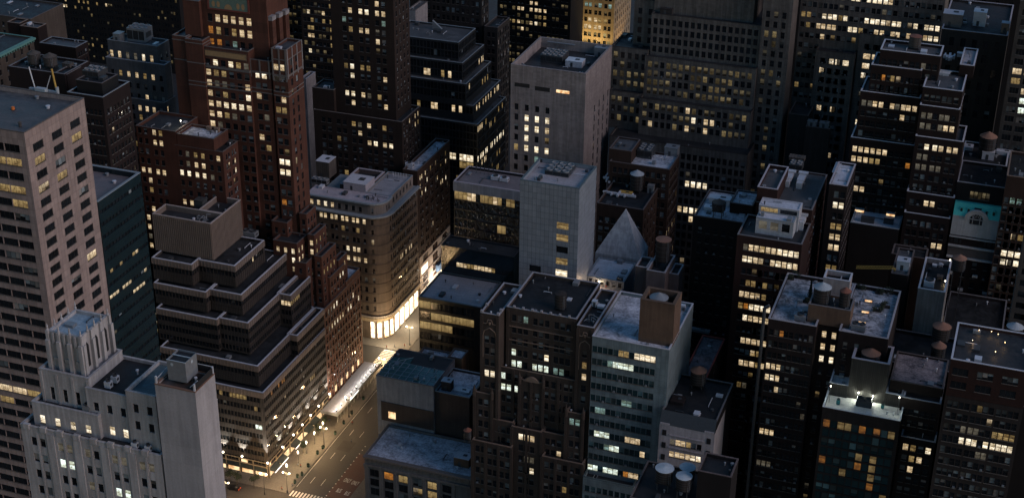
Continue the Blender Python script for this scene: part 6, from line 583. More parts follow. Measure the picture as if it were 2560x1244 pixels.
for d in DATA:
    ents = []
    for i, b in enumerate(d['b']):
        x0, x1, y0, y1, zb, zt = b['q']; e = i*.006
        x0 += e; x1 -= e; y0 += e; y1 -= e
        rr = b.get('round', 0)
        fs = [Facade(len(BLD), b.get('front'), (x0,y0), (1,0), (0,-1), x1-x0-rr, zb, zt), Facade(len(BLD), b.get('side'), (x1,y0+rr), (0,1), (1,0), y1-y0-rr, zb, zt, rr)]
        if rr:
            pts = arc(x1, y0, rr); fr_ = b.get('front')
            for j in range(len(pts)-1):
                (ax, ay), (bx, by) = pts[j], pts[j+1]; L_ = math.hypot(bx-ax, by-ay); dv = ((bx-ax)/L_, (by-ay)/L_)
                sp = dict(fr_, c=(L_/2, 1, 1), w=min(1.0, L_*.7), k=1) if fr_ and j % 2 == 1 else None
                if sp: sp.pop('lit', None)
                fs.append(Facade(len(BLD), sp, (ax,ay), dv, (dv[1],-dv[0]), L_, zb, zt))
        FAC += fs; ents.append((b, (x0,x1,y0,y1,zb,zt), fs))
    BLD.append((d, ents))
_p = []; _ref = []
for f in FAC:
    for q in f.win: _p.append(f.pt((q[0]+q[1])/2, (q[2]+q[3])/2, -.3)); _ref.append((f, q))
_v = visible(np.array(_p), None)
for (f, q), v in zip(_ref, _v): q.append(bool(v))
for f in FAC: f.win = [q for q in f.win if q[5]]
def area_px(f, q):
    c = Vector(f.pt((q[0]+q[1])/2, (q[2]+q[3])/2)); d = c-Vector((0,0,CAM_H)); n = Vector((f.n[0], f.n[1], 0))
    return (q[1]-q[0])*(q[3]-q[2])*abs(d.normalized().dot(n))/d.length_squared
ROOTS = []
for d, ents in BLD:
    qs = np.array([e[1] for e in ents]); bx, by = float(qs[:,1].max()), float(qs[:,2].min())
    off = (bx, by, 0.)
    root = thing(d['n'], d['l'], d['c'], off); ROOTS.append((d, root, off, ents))
    rnd = random.Random(hash(round(bx*100)) & 0xffff)
    walls, roofs, paras, corns = {}, {}, {}, {}
    for b, q, fs in ents:
        x0, x1, y0, y1, zb, zt = q
        wm_ = b.get('w', d['w']); mb = walls.setdefault(wm_, MB())
        for f in fs: f.wall(mb)
        rr = b.get('round', 0); ph = b.get('ph', .6); pw = b.get('pw', .45); zr = zt-ph
        u = lambda l: ((0,zb),(l,zb),(l,zt),(0,zt))
        mb.quad((x1,y1,zb),(x0,y1,zb),(x0,y1,zt),(x1,y1,zt), u(x1-x0)); mb.quad((x0,y1,zb),(x0,y0,zb),(x0,y0,zt),(x0,y1,zt), u(y1-y0))
        rm = b.get('roof', 'roof_dark')
        if rm:
            rb = roofs.setdefault((len(roofs), rm), MB())
            if rr:
                pts = [(x0,y1), (x0,y0)] + arc(x1, y0, rr) + [(x1,y1)]
                rb.poly([(x, y, zt-.02) for x, y in pts])
            else:
                rb.quad((x0,y0,zr),(x1,y0,zr),(x1,y1,zr),(x0,y1,zr), ((0,0),(x1-x0,0),(x1-x0,y1-y0),(0,y1-y0)))
        co = b.get('corn')
        if rr or co:
            cb = corns.setdefault(b.get('cop', 'stone_dim'), MB()); e = co or .4
            if rr:
                inn = [(x0,y0)] + arc(x1, y0, rr) + [(x1,y1)]; out = [(x0,y0-e)] + arc(x1+e, y0-e, rr+e) + [(x1+e,y1)]
                for i in range(len(inn)-1):
                    a, b_, c_, d_ = inn[i], inn[i+1], out[i+1], out[i]
                    cb.quad((*d_,zt+.25), (*c_,zt+.25), (*b_,zt+.35), (*a,zt+.35)); cb.quad((*d_,zt-.35), (*c_,zt-.35), (*c_,zt+.25), (*d_,zt+.25))
                    cb.quad((*a,zt-.9), (*b_,zt-.9), (*c_,zt-.35), (*d_,zt-.35))
                    cb.quad((*a,zt+.35), (*b_,zt+.35), (*b_,zt-.02), (*a,zt-.02))
            else:
                cb.box(x0-.2, x1+e, y0-e, y0+.3, zt-.7, zt+.05); cb.box(x1-.3, x1+e, y0+.3, y1, zt-.7, zt+.05)
                for t in np.arange(y0+.8, y1-.2, 1.6): cb.box(x1, x1+e*.8, t-.2, t+.2, zt-1.5, zt-.7)
                for t in np.arange(x0+.8, x1-.2, 1.6): cb.box(t-.2, t+.2, y0-e*.8, y0, zt-1.5, zt-.7)
        if not rr and rm and ph > 0:
            ring(paras.setdefault((wm_, b.get('cop', 'stone_dim'), len(paras)), MB()), (x0,x1,y0,y1), min(pw, (x1-x0)/4, (y1-y0)/4), zr, zt)
    for k, mb in walls.items(): mb.build('wall', k, root, off)
    for k, mb in roofs.items(): mb.build('roof', k[1], root, off)
    for k, mb in paras.items(): mb.build('parapet', list(k[:2]), root, off)
    for k, mb in corns.items(): mb.build('cornice', k, root, off)
    for bi, (b, q, fs) in enumerate(ents):            # small clutter that belongs to the roof
        x0, x1, y0, y1, zb, zt = q; A_ = (x1-x0)*(y1-y0); zr = zt-(b.get('ph', .6) if not b.get('round') else .02)
        if A_ < 40 or not b.get('roof', 1): continue
        for _ in range(min(9, int(A_/45)+1)):
            px, py = rnd.uniform(x0+1.2, x1-1.2), rnd.uniform(y0+1.2, y1-1.2)
            if any(o is not b and oq[0]-1 < px < oq[1]+1 and oq[2]-1 < py < oq[3]+1 and oq[5] > zr+.2 for o, oq, _f in ents): continue
            t_ = rnd.random(); mb = MB(); mt_ = rnd.choice(('metal_mid', 'metal_mid', 'metal_dark', 'metal_pale'))
            if t_ < .3: mb.lathe(px, py, [(.18,zr),(.18,zr+.9),(.34,zr+.9),(.3,zr+1.15),(0,zr+1.25)], 10); nm = 'roof_vent'
            elif t_ < .55: w_, l_ = rnd.uniform(.5, 1.1), rnd.uniform(.6, 1.6); mb.box(px-w_, px+w_, py-l_, py+l_, zr, zr+rnd.uniform(.4, 1.3)); nm = 'roof_hatch'
            elif t_ < .8:
                l_ = rnd.uniform(1.5, 5.5); ax = rnd.random() < .5; X1, Y1 = (min(px+l_, x1-.8), py) if ax else (px, min(py+l_, y1-.8))
                mb.tube((px,py,zr+.35), (X1,Y1,zr+.35), .13, 6); mb.tube((px,py,zr), (px,py,zr+.4), .13, 6); mb.tube((X1,Y1,zr), (X1,Y1,zr+.4), .13, 6); nm = 'pipe_run'
            else: mb.lathe(px, py, [(.45,zr),(.45,zr+.5),(.6,zr+.55),(.6,zr+.8),(0,zr+.95)], 12); nm = 'exhaust_fan'
            mb.build(nm, mt_, root, off)
    wins = [(area_px(f, q), f, q) for _, _, fs in ents for f in fs for q in f.win]
    # lit ones first when equal in size, then the largest in the picture
    wins.sort(key=lambda t: -(t[0]*(1.15 if t[2][4] else 1.)))
    rest = None
    fr = d.get('fr', 'frame_dark')
    for i, (_, f, q) in enumerate(wins):
        if i < 100 or len(wins) == 101:
            wm = WinMesh(); add_window(wm, f, q, rnd); wm.build('window', root, off, fr, None)
        else:
            rest = rest or WinMesh(); add_window(rest, f, q, rnd)
    if rest: rest.build('windows', root, off, fr, None)['kind'] = 'stuff'
def bld(key):
    return next(t for t in ROOTS if key in t[0]['l'])
# ------------------------------------------------------------------ ground, avenue, streets
WX, EX = -232.8, -198.0
gm = MB(); gm.box(-1500, 900, 60, 2600, -1, 0); struct(gm.build('ground', 'city_ground'))
def sheet(name, x0, x1, y0, y1, z, m):
    b = MB(); b.quad((x0,y0,z),(x1,y0,z),(x1,y1,z),(x0,y1,z)); return struct(b.build(name, m))
sheet('road', -221.8, -200.4, 100, 1200, .006, 'asphalt')
sheet('road', -700, -221.8, 382, 393.2, .006, 'asphalt'); sheet('road', -200.4, 60, 382, 392.5, .006, 'asphalt')
sheet('road', -700, -221.8, 485, 499.5, .006, 'asphalt'); sheet('road', -200.4, 60, 484, 497, .006, 'asphalt')
def pave(x0, x1, y0, y1):
    b = MB(); b.box(x0, x1, y0, y1, 0, .15); return struct(b.build('pavement', 'pavement'))
pave(WX-60, -221.8, 393.2, 485); pave(WX-60, -221.8, 499.5, 600); pave(-200.4, -150, 392.5, 484); pave(-200.4, -150, 497, 600); pave(WX-60, -221.8, 330, 382)
sheet('bus_lane', -208.9, -200.6, 396.5, 425, .011, 'lane_red')
for p in PT['patch'][:1]: sheet('road_patch', -218.2, -213.0, 424.6, 431.2, .011, 'patch')
mk = MB()
def dash(mb, x, y0, y1, w=.15): mb.quad((x-w/2,y0,.016),(x+w/2,y0,.016),(x+w/2,y1,.016),(x-w/2,y1,.016))
for x in (-217.6, -213.4):
    for y in np.arange(385.2, 480, 16.6): dash(mk, x, y, y+4.1)
struct(mk.build('lane_marking', 'road_paint'))
mk = MB(); dash(mk, -221.2, 398, 484, .12)
struct(mk.build('edge_marking', 'road_paint'))
mk = MB()
for y in np.arange(397, 432, 2.55): mk.lathe(-208.8, y, [(.24,.012),(.22,.05),(0,.06)], 8)
struct(mk.build('lane_stud_marking', 'road_paint'))
mk = MB()
for x in np.arange(-221.4, -200.8, 1.25): mk.quad((x,392.4,.016),(x+.62,392.4,.016),(x+.62,395.6,.016),(x,395.6,.016))
struct(mk.build('crosswalk_marking', 'road_paint'))
mk = MB()
for y in np.arange(486., 499, 1.2): mk.quad((-231.5,y,.016),(-224.5,y,.016),(-224.5,y+.6,.016),(-231.5,y+.6,.016))
for x in np.arange(-221.4, -200.8, 1.25): mk.quad((x,481.,.016),(x+.62,481.,.016),(x+.62,484.2,.016),(x,484.2,.016))
struct(mk.build('crosswalk_marking', 'road_paint'))
def text_mesh(name, s, loc, sx, sy, mat, rot=(0,0,0), ext=0.):
    c = bpy.data.curves.new(name, 'FONT'); c.body = s; c.align_x = 'CENTER'; c.align_y = 'CENTER'; c.extrude = ext; c.resolution_u = 3
    o = bpy.data.objects.new(name, c); C.objects.link(o)
    dg = bpy.context.evaluated_depsgraph_get(); me = bpy.data.meshes.new_from_object(o.evaluated_get(dg))
    bpy.data.objects.remove(o); bpy.data.curves.remove(c)
    me.materials.clear(); me.materials.append(M[mat])
    o = bpy.data.objects.new(name, me); C.objects.link(o); o.location = loc; o.scale = (sx, sy, 1); o.rotation_euler = rot
    return o
for x, y in ((-205.7, 407.9), (-202.4, 407.4)): struct(text_mesh('only_marking', 'ONLY', (x, y, .018), 1.0, 3.4, 'road_paint'))
for x, y in ((-205.9, 401.2), (-202.4, 400.6)): struct(text_mesh('bus_marking', 'BUS', (x, y, .018), 1.05, 3.4, 'road_paint'))
# ------------------------------------------------------------------ lights of the place
PW = 4.5*ES
def point(name, loc, e, col=(1,.78,.5), r=.12, parent=None, off=(0,0,0)):
    l = bpy.data.lights.new(name, 'POINT'); l.energy = e*PW; l.color = col; l.shadow_soft_size = r
    o = bpy.data.objects.new(name, l); C.objects.link(o); o.location = tuple(a-b for a, b in zip(loc, off)); o.parent = parent; return o
def spot(name, loc, to, e, ang, col=(1,.9,.75), r=.12, parent=None, off=(0,0,0), blend=.6):
    l = bpy.data.lights.new(name, 'SPOT'); l.energy = e*PW; l.color = col; l.spot_size = R(ang); l.spot_blend = blend; l.shadow_soft_size = r
    o = bpy.data.objects.new(name, l); C.objects.link(o); o.location = tuple(a-b for a, b in zip(loc, off))
    o.rotation_euler = (Vector(loc)-Vector(to)).to_track_quat('Z', 'Y').to_euler(); o.parent = parent; return o
def bulb(parent, off, p, r=.22, m='lamp_white', name='bulb'):
    b = MB(); b.lathe(p[0], p[1], [(0,p[2]-r),(r*.8,p[2]-r*.6),(r,p[2]),(r*.8,p[2]+r*.6),(0,p[2]+r)], 10); o = b.build(name, m, parent, off, True); o.visible_shadow = True; return o
def sub(root, off, name, mat, fn, smooth=False):
    b = MB(); fn(b); return b.build(name, mat, root, off, smooth)
# ------------------------------------------------------------------ parts of single buildings
d, root, off, ents = bld('stepped dark glass office')
def fins(mb, q, step, wd, dp, z0, z1, side=True):
    x0, x1, y0, y1 = q[:4]
    for x in np.arange(x0+.1, x1, step): mb.box(x-wd/2, x+wd/2, y0-dp, y0, z0, z1, bottom=False)
    if side:
        for y in np.arange(y0+.3, y1, step): mb.box(x1, x1+dp, y-wd/2, y+wd/2, z0, z1, bottom=False)
for b, q, fs in ents:
    f_ = b.get('fins')
    if f_ == 2: sub(root, off, 'slats', 'fin', lambda m: fins(m, q, .8, .22, .18, q[4], q[5]-.35))
    elif f_ == 1:
        sub(root, off, 'slats', 'finband', lambda m: fins(m, q, 1.36, .08, .07, max(q[4], 9.), q[5]-2.3))
        sub(root, off, 'parapet_band', 'fin', lambda m: (m.box(q[0], q[1]+.3, q[2]-.3, q[2], q[5]-2.2, q[5]-.02), m.box(q[1], q[1]+.3, q[2], q[3], q[5]-2.2, q[5]-.02), fins(m, (q[0], q[1]+.29, q[2]-.29, q[3]), 1.36, .2, .17, q[5]-2.15, q[5]-.1)))
    if f_ == 1 and q[4] < 1: q5 = q
# street front of the stepped building: piers, lit shop bays, dark sign bands and awnings
x1, y0 = WX, q5[2]
for i in range(9):
    ya = y0+.8+i*5.4; yb = min(ya+4.5, q5[3]-.4)
    if yb-ya < 2: continue
    sub(root, off, 'shop_window', 'shop_warm', lambda m: m.quad((x1+.04,ya,.5),(x1+.04,yb,.5),(x1+.04,yb,3.3),(x1+.04,ya,3.3)))
    aw = sub(root, off, 'awning', 'awning', lambda m: (m.quad((x1+.05,ya-.2,4.2),(x1+2.2,ya-.2,3.1),(x1+2.2,yb+.2,3.1),(x1+.05,yb+.2,4.2)), m.quad((x1+2.2,ya-.2,3.1),(x1+2.2,ya-.2,2.7),(x1+2.2,yb+.2,2.7),(x1+2.2,yb+.2,3.1)), m.tri((x1+.05,ya-.2,4.2),(x1+.05,ya-.2,3.1),(x1+2.2,ya-.2,3.1)))) if i in (0,1,3,5,6) else None
    if i in (0, 1, 3): sub(root, off, 'light_strip', 'sign_white', lambda m: m.box(x1+2.24, x1+2.40, ya-.2, yb+.2, 2.62, 2.86))
    sub(root, off, 'shop_frame', 'gold', lambda m: (m.box(x1, x1+.3, ya-.6, ya-.25, 0, 6.6), m.box(x1, x1+.22, ya-.25, yb+.3, 4.4, 4.75), m.box(x1, x1+.22, ya-.25, yb+.3, 6.3, 6.6)))
    sub(root, off, 'lit_window', 'shop_warm', lambda m: m.quad((x1+.04,ya,4.9),(x1+.04,ya+1.1,4.9),(x1+.04,ya+1.1,6.2),(x1+.04,ya,6.2))) if i % 2 == 0 else None
for i in range(7):
    xb = x1-.8-i*5.6; xa = xb-4.6
    sub(root, off, 'shop_window', 'shop_warm', lambda m: m.quad((xa,y0-.04,.5),(xb,y0-.04,.5),(xb,y0-.04,2.2),(xa,y0-.04,2.2)))
    sub(root, off, 'sign_band', 'awning', lambda m: m.box(xa-.3, xb+.3, y0-.35, y0, 2.4, 4.2))
    sub(root, off, 'shop_frame', 'gold', lambda m: (m.box(xb+.1, xb+.5, y0-.3, y0, 0, 6.6), m.box(xa-.4, xb+.1, y0-.22, y0, 4.4, 4.75), m.box(xa-.4, xb+.1, y0-.22, y0, 6.3, 6.6)))
    if i % 2 == 1: sub(root, off, 'lit_window', 'shop_warm', lambda m: m.quad((xa,y0-.04,4.9),(xa+2.6,y0-.04,4.9),(xa+2.6,y0-.04,6.2),(xa,y0-.04,6.2)))
FL = [(p, 0) for p in PT['flood_side']] + [(p, 2) for p in PT['flood_corner']] + [(p, 1) for p in PT['flood_front']]
for p, k in FL:
    e = (p[0]+.45, p[1], 7.9) if k == 0 else (p[0], p[1]-.35, 7.9) if k == 1 else (p[0]+.25, p[1]-.3, 7.9)
    fl = sub(root, off, 'floodlight', 'metal_dark', lambda m: m.box(e[0]-.35, e[0]+.35, e[1]-.35, e[1]+.35, 7.2, 7.55))
    bulb(fl, (0,0,0), (e[0]-off[0], e[1]-off[1], 7.9), .38)
    a = 1.6
    if k in (0, 2): spot('floodlight_beam', (e[0]+.35, e[1], 8.4), (x1-.5, e[1], 22), 3600, 62, (1,.93,.8), .1, root, off)
    if k in (1, 2): spot('floodlight_beam', (e[0], e[1]-.35, 8.4), (e[0], y0+.5, 22), 3600, 62, (1,.93,.8), .1, root, off)
# pink tower, white tower crown and blank bulkhead
d, root, off, ents = bld('white art deco')
q5_ = ents[4][1]; q4_ = ents[3][1]; q2_ = ents[1][1]; q3_ = ents[2][1]; q1_ = ents[0][1]
def crown(m):
    x0, x1, y0, y1, zb, zt = q5_
    for i in range(4):
        x = x0+(x1-x0)*i/3; m.box(x-.42, x+.42, y0-.75, y0, zb, zt-1.6); m.box(x-.3, x+.3, y0-.42, y0, zt-1.6, zt+.3)
        if i < 3:
            xm = x+(x1-x0)/6; m.box(xm-.5, xm+.5, y0-.28, y0, zb+2.2, zb+2.9); m.box(xm-.2, xm+.2, y0-.4, y0, zt-2.4, zt)
    for i in range(4):
        y = y0+(y1-y0)*i/3; m.box(x1, x1+.75, y-.42, y+.42, zb, zt-1.6); m.box(x1, x1+.42, y-.3, y+.3, zt-1.6, zt+.3)
sub(root, off, 'buttress', 'whitestone3', crown)
for i in range(4):
    for x, y in ((q5_[0]+(q5_[1]-q5_[0])*i/3, q5_[2]), (q5_[1], q5_[2]+(q5_[3]-q5_[2])*(i+1)/4), (q5_[0], q5_[2]+(q5_[3]-q5_[2])*(i+1)/4)):
        sub(root, off, 'finial', 'whitestone3', lambda m: m.lathe(x, y, [(.26,q5_[5]),(.30,q5_[5]+.5),(.14,q5_[5]+.7),(.2,q5_[5]+1.1),(0,q5_[5]+1.9)], 6))
for i in range(3):
    y = q5_[2]+(q5_[3]-q5_[2])*(i+.5)/3; x1_ = q5_[1]
    sub(root, off, 'tall_window', 'black', lambda m: m.poly([(x1_+.03,y-.55,q5_[4]+1.2),(x1_+.03,y+.55,q5_[4]+1.2),(x1_+.03,y+.55,q5_[5]-2.6),(x1_+.03,y,q5_[5]-1.7),(x1_+.03,y-.55,q5_[5]-2.6)]))
def ribs(m):
    for q in (q4_,):
        n = max(3, int((q[1]-q[0])/2.9))
        for i in range(n+1):
            x = q[0]+.3+(q[1]-q[0]-.6)*i/n; m.box(x-.28, x+.28, q[2]-.14, q[2], max(q[4], 100), q[5]-.5, bottom=False)
sub(root, off, 'pilaster', 'whitestone3', ribs)
c0_, cs_, cn_ = DATA[[x['l'] for x in DATA].index(d['l'])]['b'][0]['front']['c']
def piers_(m):
    for i in range(cn_+1):
        x = q1_[0]+c0_+cs_*(i-.5)
        if q1_[0]+.9 < x < q1_[1]-.9: m.box(x-.85, x+.85, q1_[2]-.22, q1_[2], 100, q1_[5]-.7, bottom=False)
        if i < cn_: xm_ = q1_[0]+c0_+cs_*i; m.box(xm_-.22, xm_+.22, q1_[2]-.12, q1_[2], 100, q1_[5]-1.2, bottom=False)
sub(root, off, 'window_pier', 'whitestone3', piers_)
sub(root, off, 'stone_cap', 'whitestone3', lambda m: [m.box(q1_[0]+.8+i*3.9, q1_[0]+2.2+i*3.9, q1_[2]-.3, q1_[2]+.4, q1_[5]-.6, q1_[5]+.55) for i in range(8)])
x0, x1, y0, y1, zb, zt = q2_
for x, y in ((x0+.25,y0+.25),(x1-.25,y0+.25),(x1-.25,y1-.25),(x0+.25,y1-.25)): sub(root, off, 'roof_post', 'metal_pale', lambda m: m.box(x-.16, x+.16, y-.16, y+.16, zt, zt+1.7))
sub(root, off, 'roof_screen', 'black_rubber', lambda m: (m.box(x1-.3, x1-.2, y0+.4, y1-.4, zt+.1, zt+1.5), m.box(x0+.4, x1-.4, y1-.3, y1-.2, zt+.1, zt+1.5)))
sub(root, off, 'handrail', 'metal_pale', lambda m: (m.tube((x0+.25,y0+.25,zt+1.0),(x0+.25,y1-.25,zt+1.7),.07,6), m.tube((x0+.3,y1-.25,zt+1.7),(x1-.3,y1-.25,zt+1.7),.07,6), m.tube((x1-1.6,y0+.9,zt+.3),(x1-.4,y0+1.9,zt+1.5),.09,6)))
cx, cy = x0+3.9, y0+4.0
tb = sub(root, off, 'tank_enclosure', 'metal_mid', lambda m: (m.box(cx-1.9, cx+1.9, cy-2.1, cy-2.0, zt+.6, zt+4.8), m.box(cx+1.9, cx+2.0, cy-2.1, cy+2.1, zt+.6, zt+4.8), m.box(cx-1.9, cx+2.0, cy+2.0, cy+2.1, zt+.6, zt+4.8), m.box(cx-2., cx-1.9, cy-2.1, cy+2.1, zt+.6, zt+4.8), m.box(cx-2., cx+2., cy-2.1, cy+2.1, zt+.4, zt+.6)))
sub(tb, off, 'glass_roof', 'black', lambda m: m.box(cx-1.88, cx+1.88, cy-1.98, cy+1.98, zt+4.3, zt+4.4))
sub(tb, off, 'roof_bar', 'tank_pale', lambda m: (m.box(cx-1.9, cx+1.9, cy-.08, cy+.08, zt+4.7, zt+4.84), m.box(cx-2.05, cx+2.05, cy-2.15, cy-2.02, zt+4.75, zt+4.85)))
for a, b_, c_ in ((cx-.9, cy-2.14, 0), (cx+2.04, cy+.2, 1)):
    sub(tb, off, 'round_vent', 'tank_pale', lambda m: m.poly([(a+(0 if c_ else .32*math.cos(t)), b_+(.32*math.cos(t) if c_ else 0), zt+3.9+.36*math.sin(t)) for t in [2*math.pi*i/12 for i in range(12)]]))
# ornate red tower: bands, panels, stone caps
d, root, off, ents = bld('ornate red brick')
Q_ = [e[1] for e in ents]
def band(m, q, z, h, p=.14, side=True):
    m.box(q[0]-.02, q[1]+p, q[2]-p, q[2], z, z+h)
    if side: m.box(q[1], q[1]+p, q[2], q[3], z, z+h)
zb1 = PT['bands'][1][2]
for q, zs in ((Q_[1], (zb1, zb1+1.5, 132.2)), (Q_[0], (zb1, zb1+1.5, 132.2, 138.5)), (Q_[2], (zb1, zb1+1.5, 132.2)), (Q_[3], (zb1, zb1+1.5, 133.5, 141)), (Q_[4], (133.5, 141))):
    for z in zs: sub(root, off, 'stone_band', 'stone_dark', lambda m: band(m, q, z, .35 if z != 132.2 else .8))
a, b_ = PT['panel2']
sub(root, off, 'brown_panel', 'mosaic_gold', lambda m: m.box(a[0]+.3, b_[0]-.2, Q_[1][2]-.12, Q_[1][2]-.01, 136.9, 138.9))
sub(root, off, 'panel_frame', 'terra', lambda m: (m.box(a[0], b_[0], Q_[1][2]-.2, Q_[1][2], 138.9, 139.2), m.box(a[0], b_[0], Q_[1][2]-.2, Q_[1][2], 136.6, 136.9), m.box(a[0], a[0]+.3, Q_[1][2]-.2, Q_[1][2], 136.9, 138.9), m.box(b_[0]-.2, b_[0], Q_[1][2]-.2, Q_[1][2], 136.9, 138.9)))
yq = Q_[5][2]; a, b_ = PT['mosaic']
pz0, pz1 = 152.9, 158.6
pn = sub(root, off, 'painted_panel', 'mosaic_green', lambda m: m.box(a[0]+.8, b_[0]-.6, yq-.14, yq-.01, pz0+.6, pz1-.5))
sub(pn, off, 'panel_arch', 'mosaic_gold', lambda m: m.poly([((a[0]+b_[0])/2+1.6*math.cos(t), yq-.17, pz0+.7+1.9*math.sin(t)) for t in [math.pi*i/12 for i in range(13)]]))
for k_ in (-6, -4, 4, 6): sub(pn, off, 'panel_motif', 'mosaic_gold', lambda m: m.poly([((a[0]+b_[0])/2+k_+.7*math.cos(t), yq-.17, pz0+2.2+1.2*math.sin(t)) for t in [2*math.pi*i/8 for i in range(8)]]))
sub(root, off, 'panel_frame', 'mosaic_red', lambda m: (m.box(a[0], b_[0], yq-.3, yq, pz0, pz0+.6), m.box(a[0], b_[0], yq-.3, yq, pz1-.5, pz1+.2), m.box(a[0], a[0]+.8, yq-.3, yq, pz0+.6, pz1-.5), m.box(b_[0]-.6, b_[0], yq-.3, yq, pz0+.6, pz1-.5)))
for q in (Q_[0], Q_[2]):
    for t in (0.06, .5, .94): sub(root, off, 'stone_pier', 'stone_dark', lambda m: m.box(q[0]+(q[1]-q[0])*t-.3, q[0]+(q[1]-q[0])*t+.3, q[2]-.2, q[2], 130.5, q[5]+.4))
for t in (.0, .33, .66, 1.): sub(root, off, 'stone_pier', 'palebrick', lambda m: m.box(Q_[0][1], Q_[0][1]+.25, Q_[0][2]+.2+(Q_[0][3]-Q_[0][2]-.8)*t, Q_[0][2]+.6+(Q_[0][3]-Q_[0][2]-.8)*t, 131.5, Q_[0][5]+.3))
for i, yy in enumerate((Q_[5][2]+.8, Q_[5][2]+6, Q_[5][2]+11)): sub(root, off, 'corner_pier', 'brickred2', lambda m: m.box(Q_[5][1], Q_[5][1]+1.5, yy, yy+2.6, Q_[5][4], 151-i*.4)); sub(root, off, 'stone_cap', 'palebrick', lambda m: m.box(Q_[5][1], Q_[5][1]+1.7, yy-.1, yy+2.7, 151-i*.4, 152.6-i*.4))
# rounded corner building: string courses, shop base
d, root, off, ents = bld('rounded corner')
q = ents[0][1]; rr = 7.5
def course(m, z, h, p):
    inn = [(q[0],q[2])] + arc(q[1], q[2], rr) + [(q[1],q[3])]; out = [(q[0],q[2]-p)] + arc(q[1]+p, q[2]-p, rr+p) + [(q[1]+p,q[3])]
    for i in range(len(inn)-1):
        a, b, c_, d_ = inn[i], inn[i+1], out[i+1], out[i]
        m.quad((*d_,z),(*c_,z),(*c_,z+h),(*d_,z+h)); m.quad((*d_,z+h),(*c_,z+h),(*b,z+h),(*a,z+h)); m.quad((*a,z),(*b,z),(*c_,z),(*d_,z))
st = DATA[[x['l'] for x in DATA].index(d['l'])]['b'][0]['front']['r']
for j in range(10): sub(root, off, 'string_course', 'tan', lambda m: course(m, q[5]-st[0]-j*st[1]-1.9, .26, .14))
sub(root, off, 'base_cornice', 'tan2', lambda m: course(m, 10.3, .9, .7))
sub(root, off, 'window_sign_band', 'gold', lambda m: course(m, 8.4, 1.4, .25))
segs = [((q[0]+i*4.2, q[2]), (q[0]+i*4.2+3.3, q[2])) for i in range(int((q[1]-rr-q[0])/4.2))]
ap = arc(q[1], q[2], rr, 12); segs += [(ap[i], ap[i+2]) for i in (0, 3, 6, 9)]
segs += [((q[1], q[2]+rr+.6+i*5.2), (q[1], q[2]+rr+.6+i*5.2+4.2)) for i in range(5)]
for (ax, ay), (bx, by) in segs:
    L_ = math.hypot(bx-ax, by-ay); n_ = ((by-ay)/L_*.06, -(bx-ax)/L_*.06)
    sub(root, off, 'shop_window', 'shop_bright', lambda m: m.quad((ax+n_[0],ay+n_[1],.6),(bx+n_[0],by+n_[1],.6),(bx+n_[0],by+n_[1],8.2),(ax+n_[0],ay+n_[1],8.2)))
    sub(root, off, 'shop_column', 'tan2', lambda m: m.lathe(bx+n_[0]*6, by+n_[1]*6, [(.34,0),(.30,1),(.28,8),(.42,8.4)], 10))
point('shop_light', (-230.5, 500.2, 6.5), 2000, (1,.80,.52), .5); point('shop_light', (-229.0, 520, 5), 1100, (1,.80,.52), .5); point('shop_light', (-228.5, 556, 6), 2600, (1,.84,.66), .6)
# brick base with the sidewalk shed
d, root, off, ents = bld('stepping down in dark roofed')
bq = ents[0][1]
for i in range(6): sub(root, off, 'shop_window', 'shop_warm', lambda m: m.quad((WX+.03,bq[2]+.8+i*5.2,4.6),(WX+.03,bq[2]+2.4+i*5.2,4.6),(WX+.03,bq[2]+2.4+i*5.2,7.2),(WX+.03,bq[2]+.8+i*5.2,7.2)))
for i in range(6): sub(root, off, 'shop_window', 'shop_warm', lambda m: m.quad((WX+.03,bq[2]+.8+i*5.2,.5),(WX+.03,bq[2]+4.8+i*5.2,.5),(WX+.03,bq[2]+4.8+i*5.2,3.0),(WX+.03,bq[2]+.8+i*5.2,3.0)))
sh = thing('sidewalk_shed', 'long white sidewalk shed along the brick building with bright lamps on its roof', 'scaffold', (-229, 441, 0))
so_ = (-229, 441, 0)
sub(sh, so_, 'shed_roof', 'cop_pale2', lambda m: m.box(WX+.3, -225.3, 441, 481.4, 3.4, 3.65))
sub(sh, so_, 'fascia', 'whitesiding', lambda m: (m.box(-225.3, -225.18, 441, 481.4, 3.1, 4.5), m.box(WX+.3, -225.18, 440.88, 441, 3.1, 4.5)))
for i in range(14): sub(sh, so_, 'post', 'metal_pale', lambda m: m.tube((-225.6,441.4+i*3.05,.15),(-225.6,441.4+i*3.05,3.4),.07,6))
for i in range(9): sub(sh, so_, 'brace', 'metal_pale', lambda m: m.tube((-225.6,441.4+i*4.6,.3),(-225.6,443.3+i*4.6,3.3),.045,5))
sub(sh, so_, 'light_strip', 'sign_white', lambda m: m.box(-225.16, -225.08, 452, 460, 3.7, 4.1))
for i in range(9):
    y = 443+i*4.5
    lp = sub(sh, so_, 'shed_lamp', 'metal_dark', lambda m: m.box(-226.9, -226.5, y-.2, y+.2, 3.65, 4.5))
    bulb(lp, (0,0,0), (-226.7+229, y-441, 4.75), .2)
    point('shed_light', (-227.2, y, 5.1), 90, (1,.93,.82), .15, sh, so_)
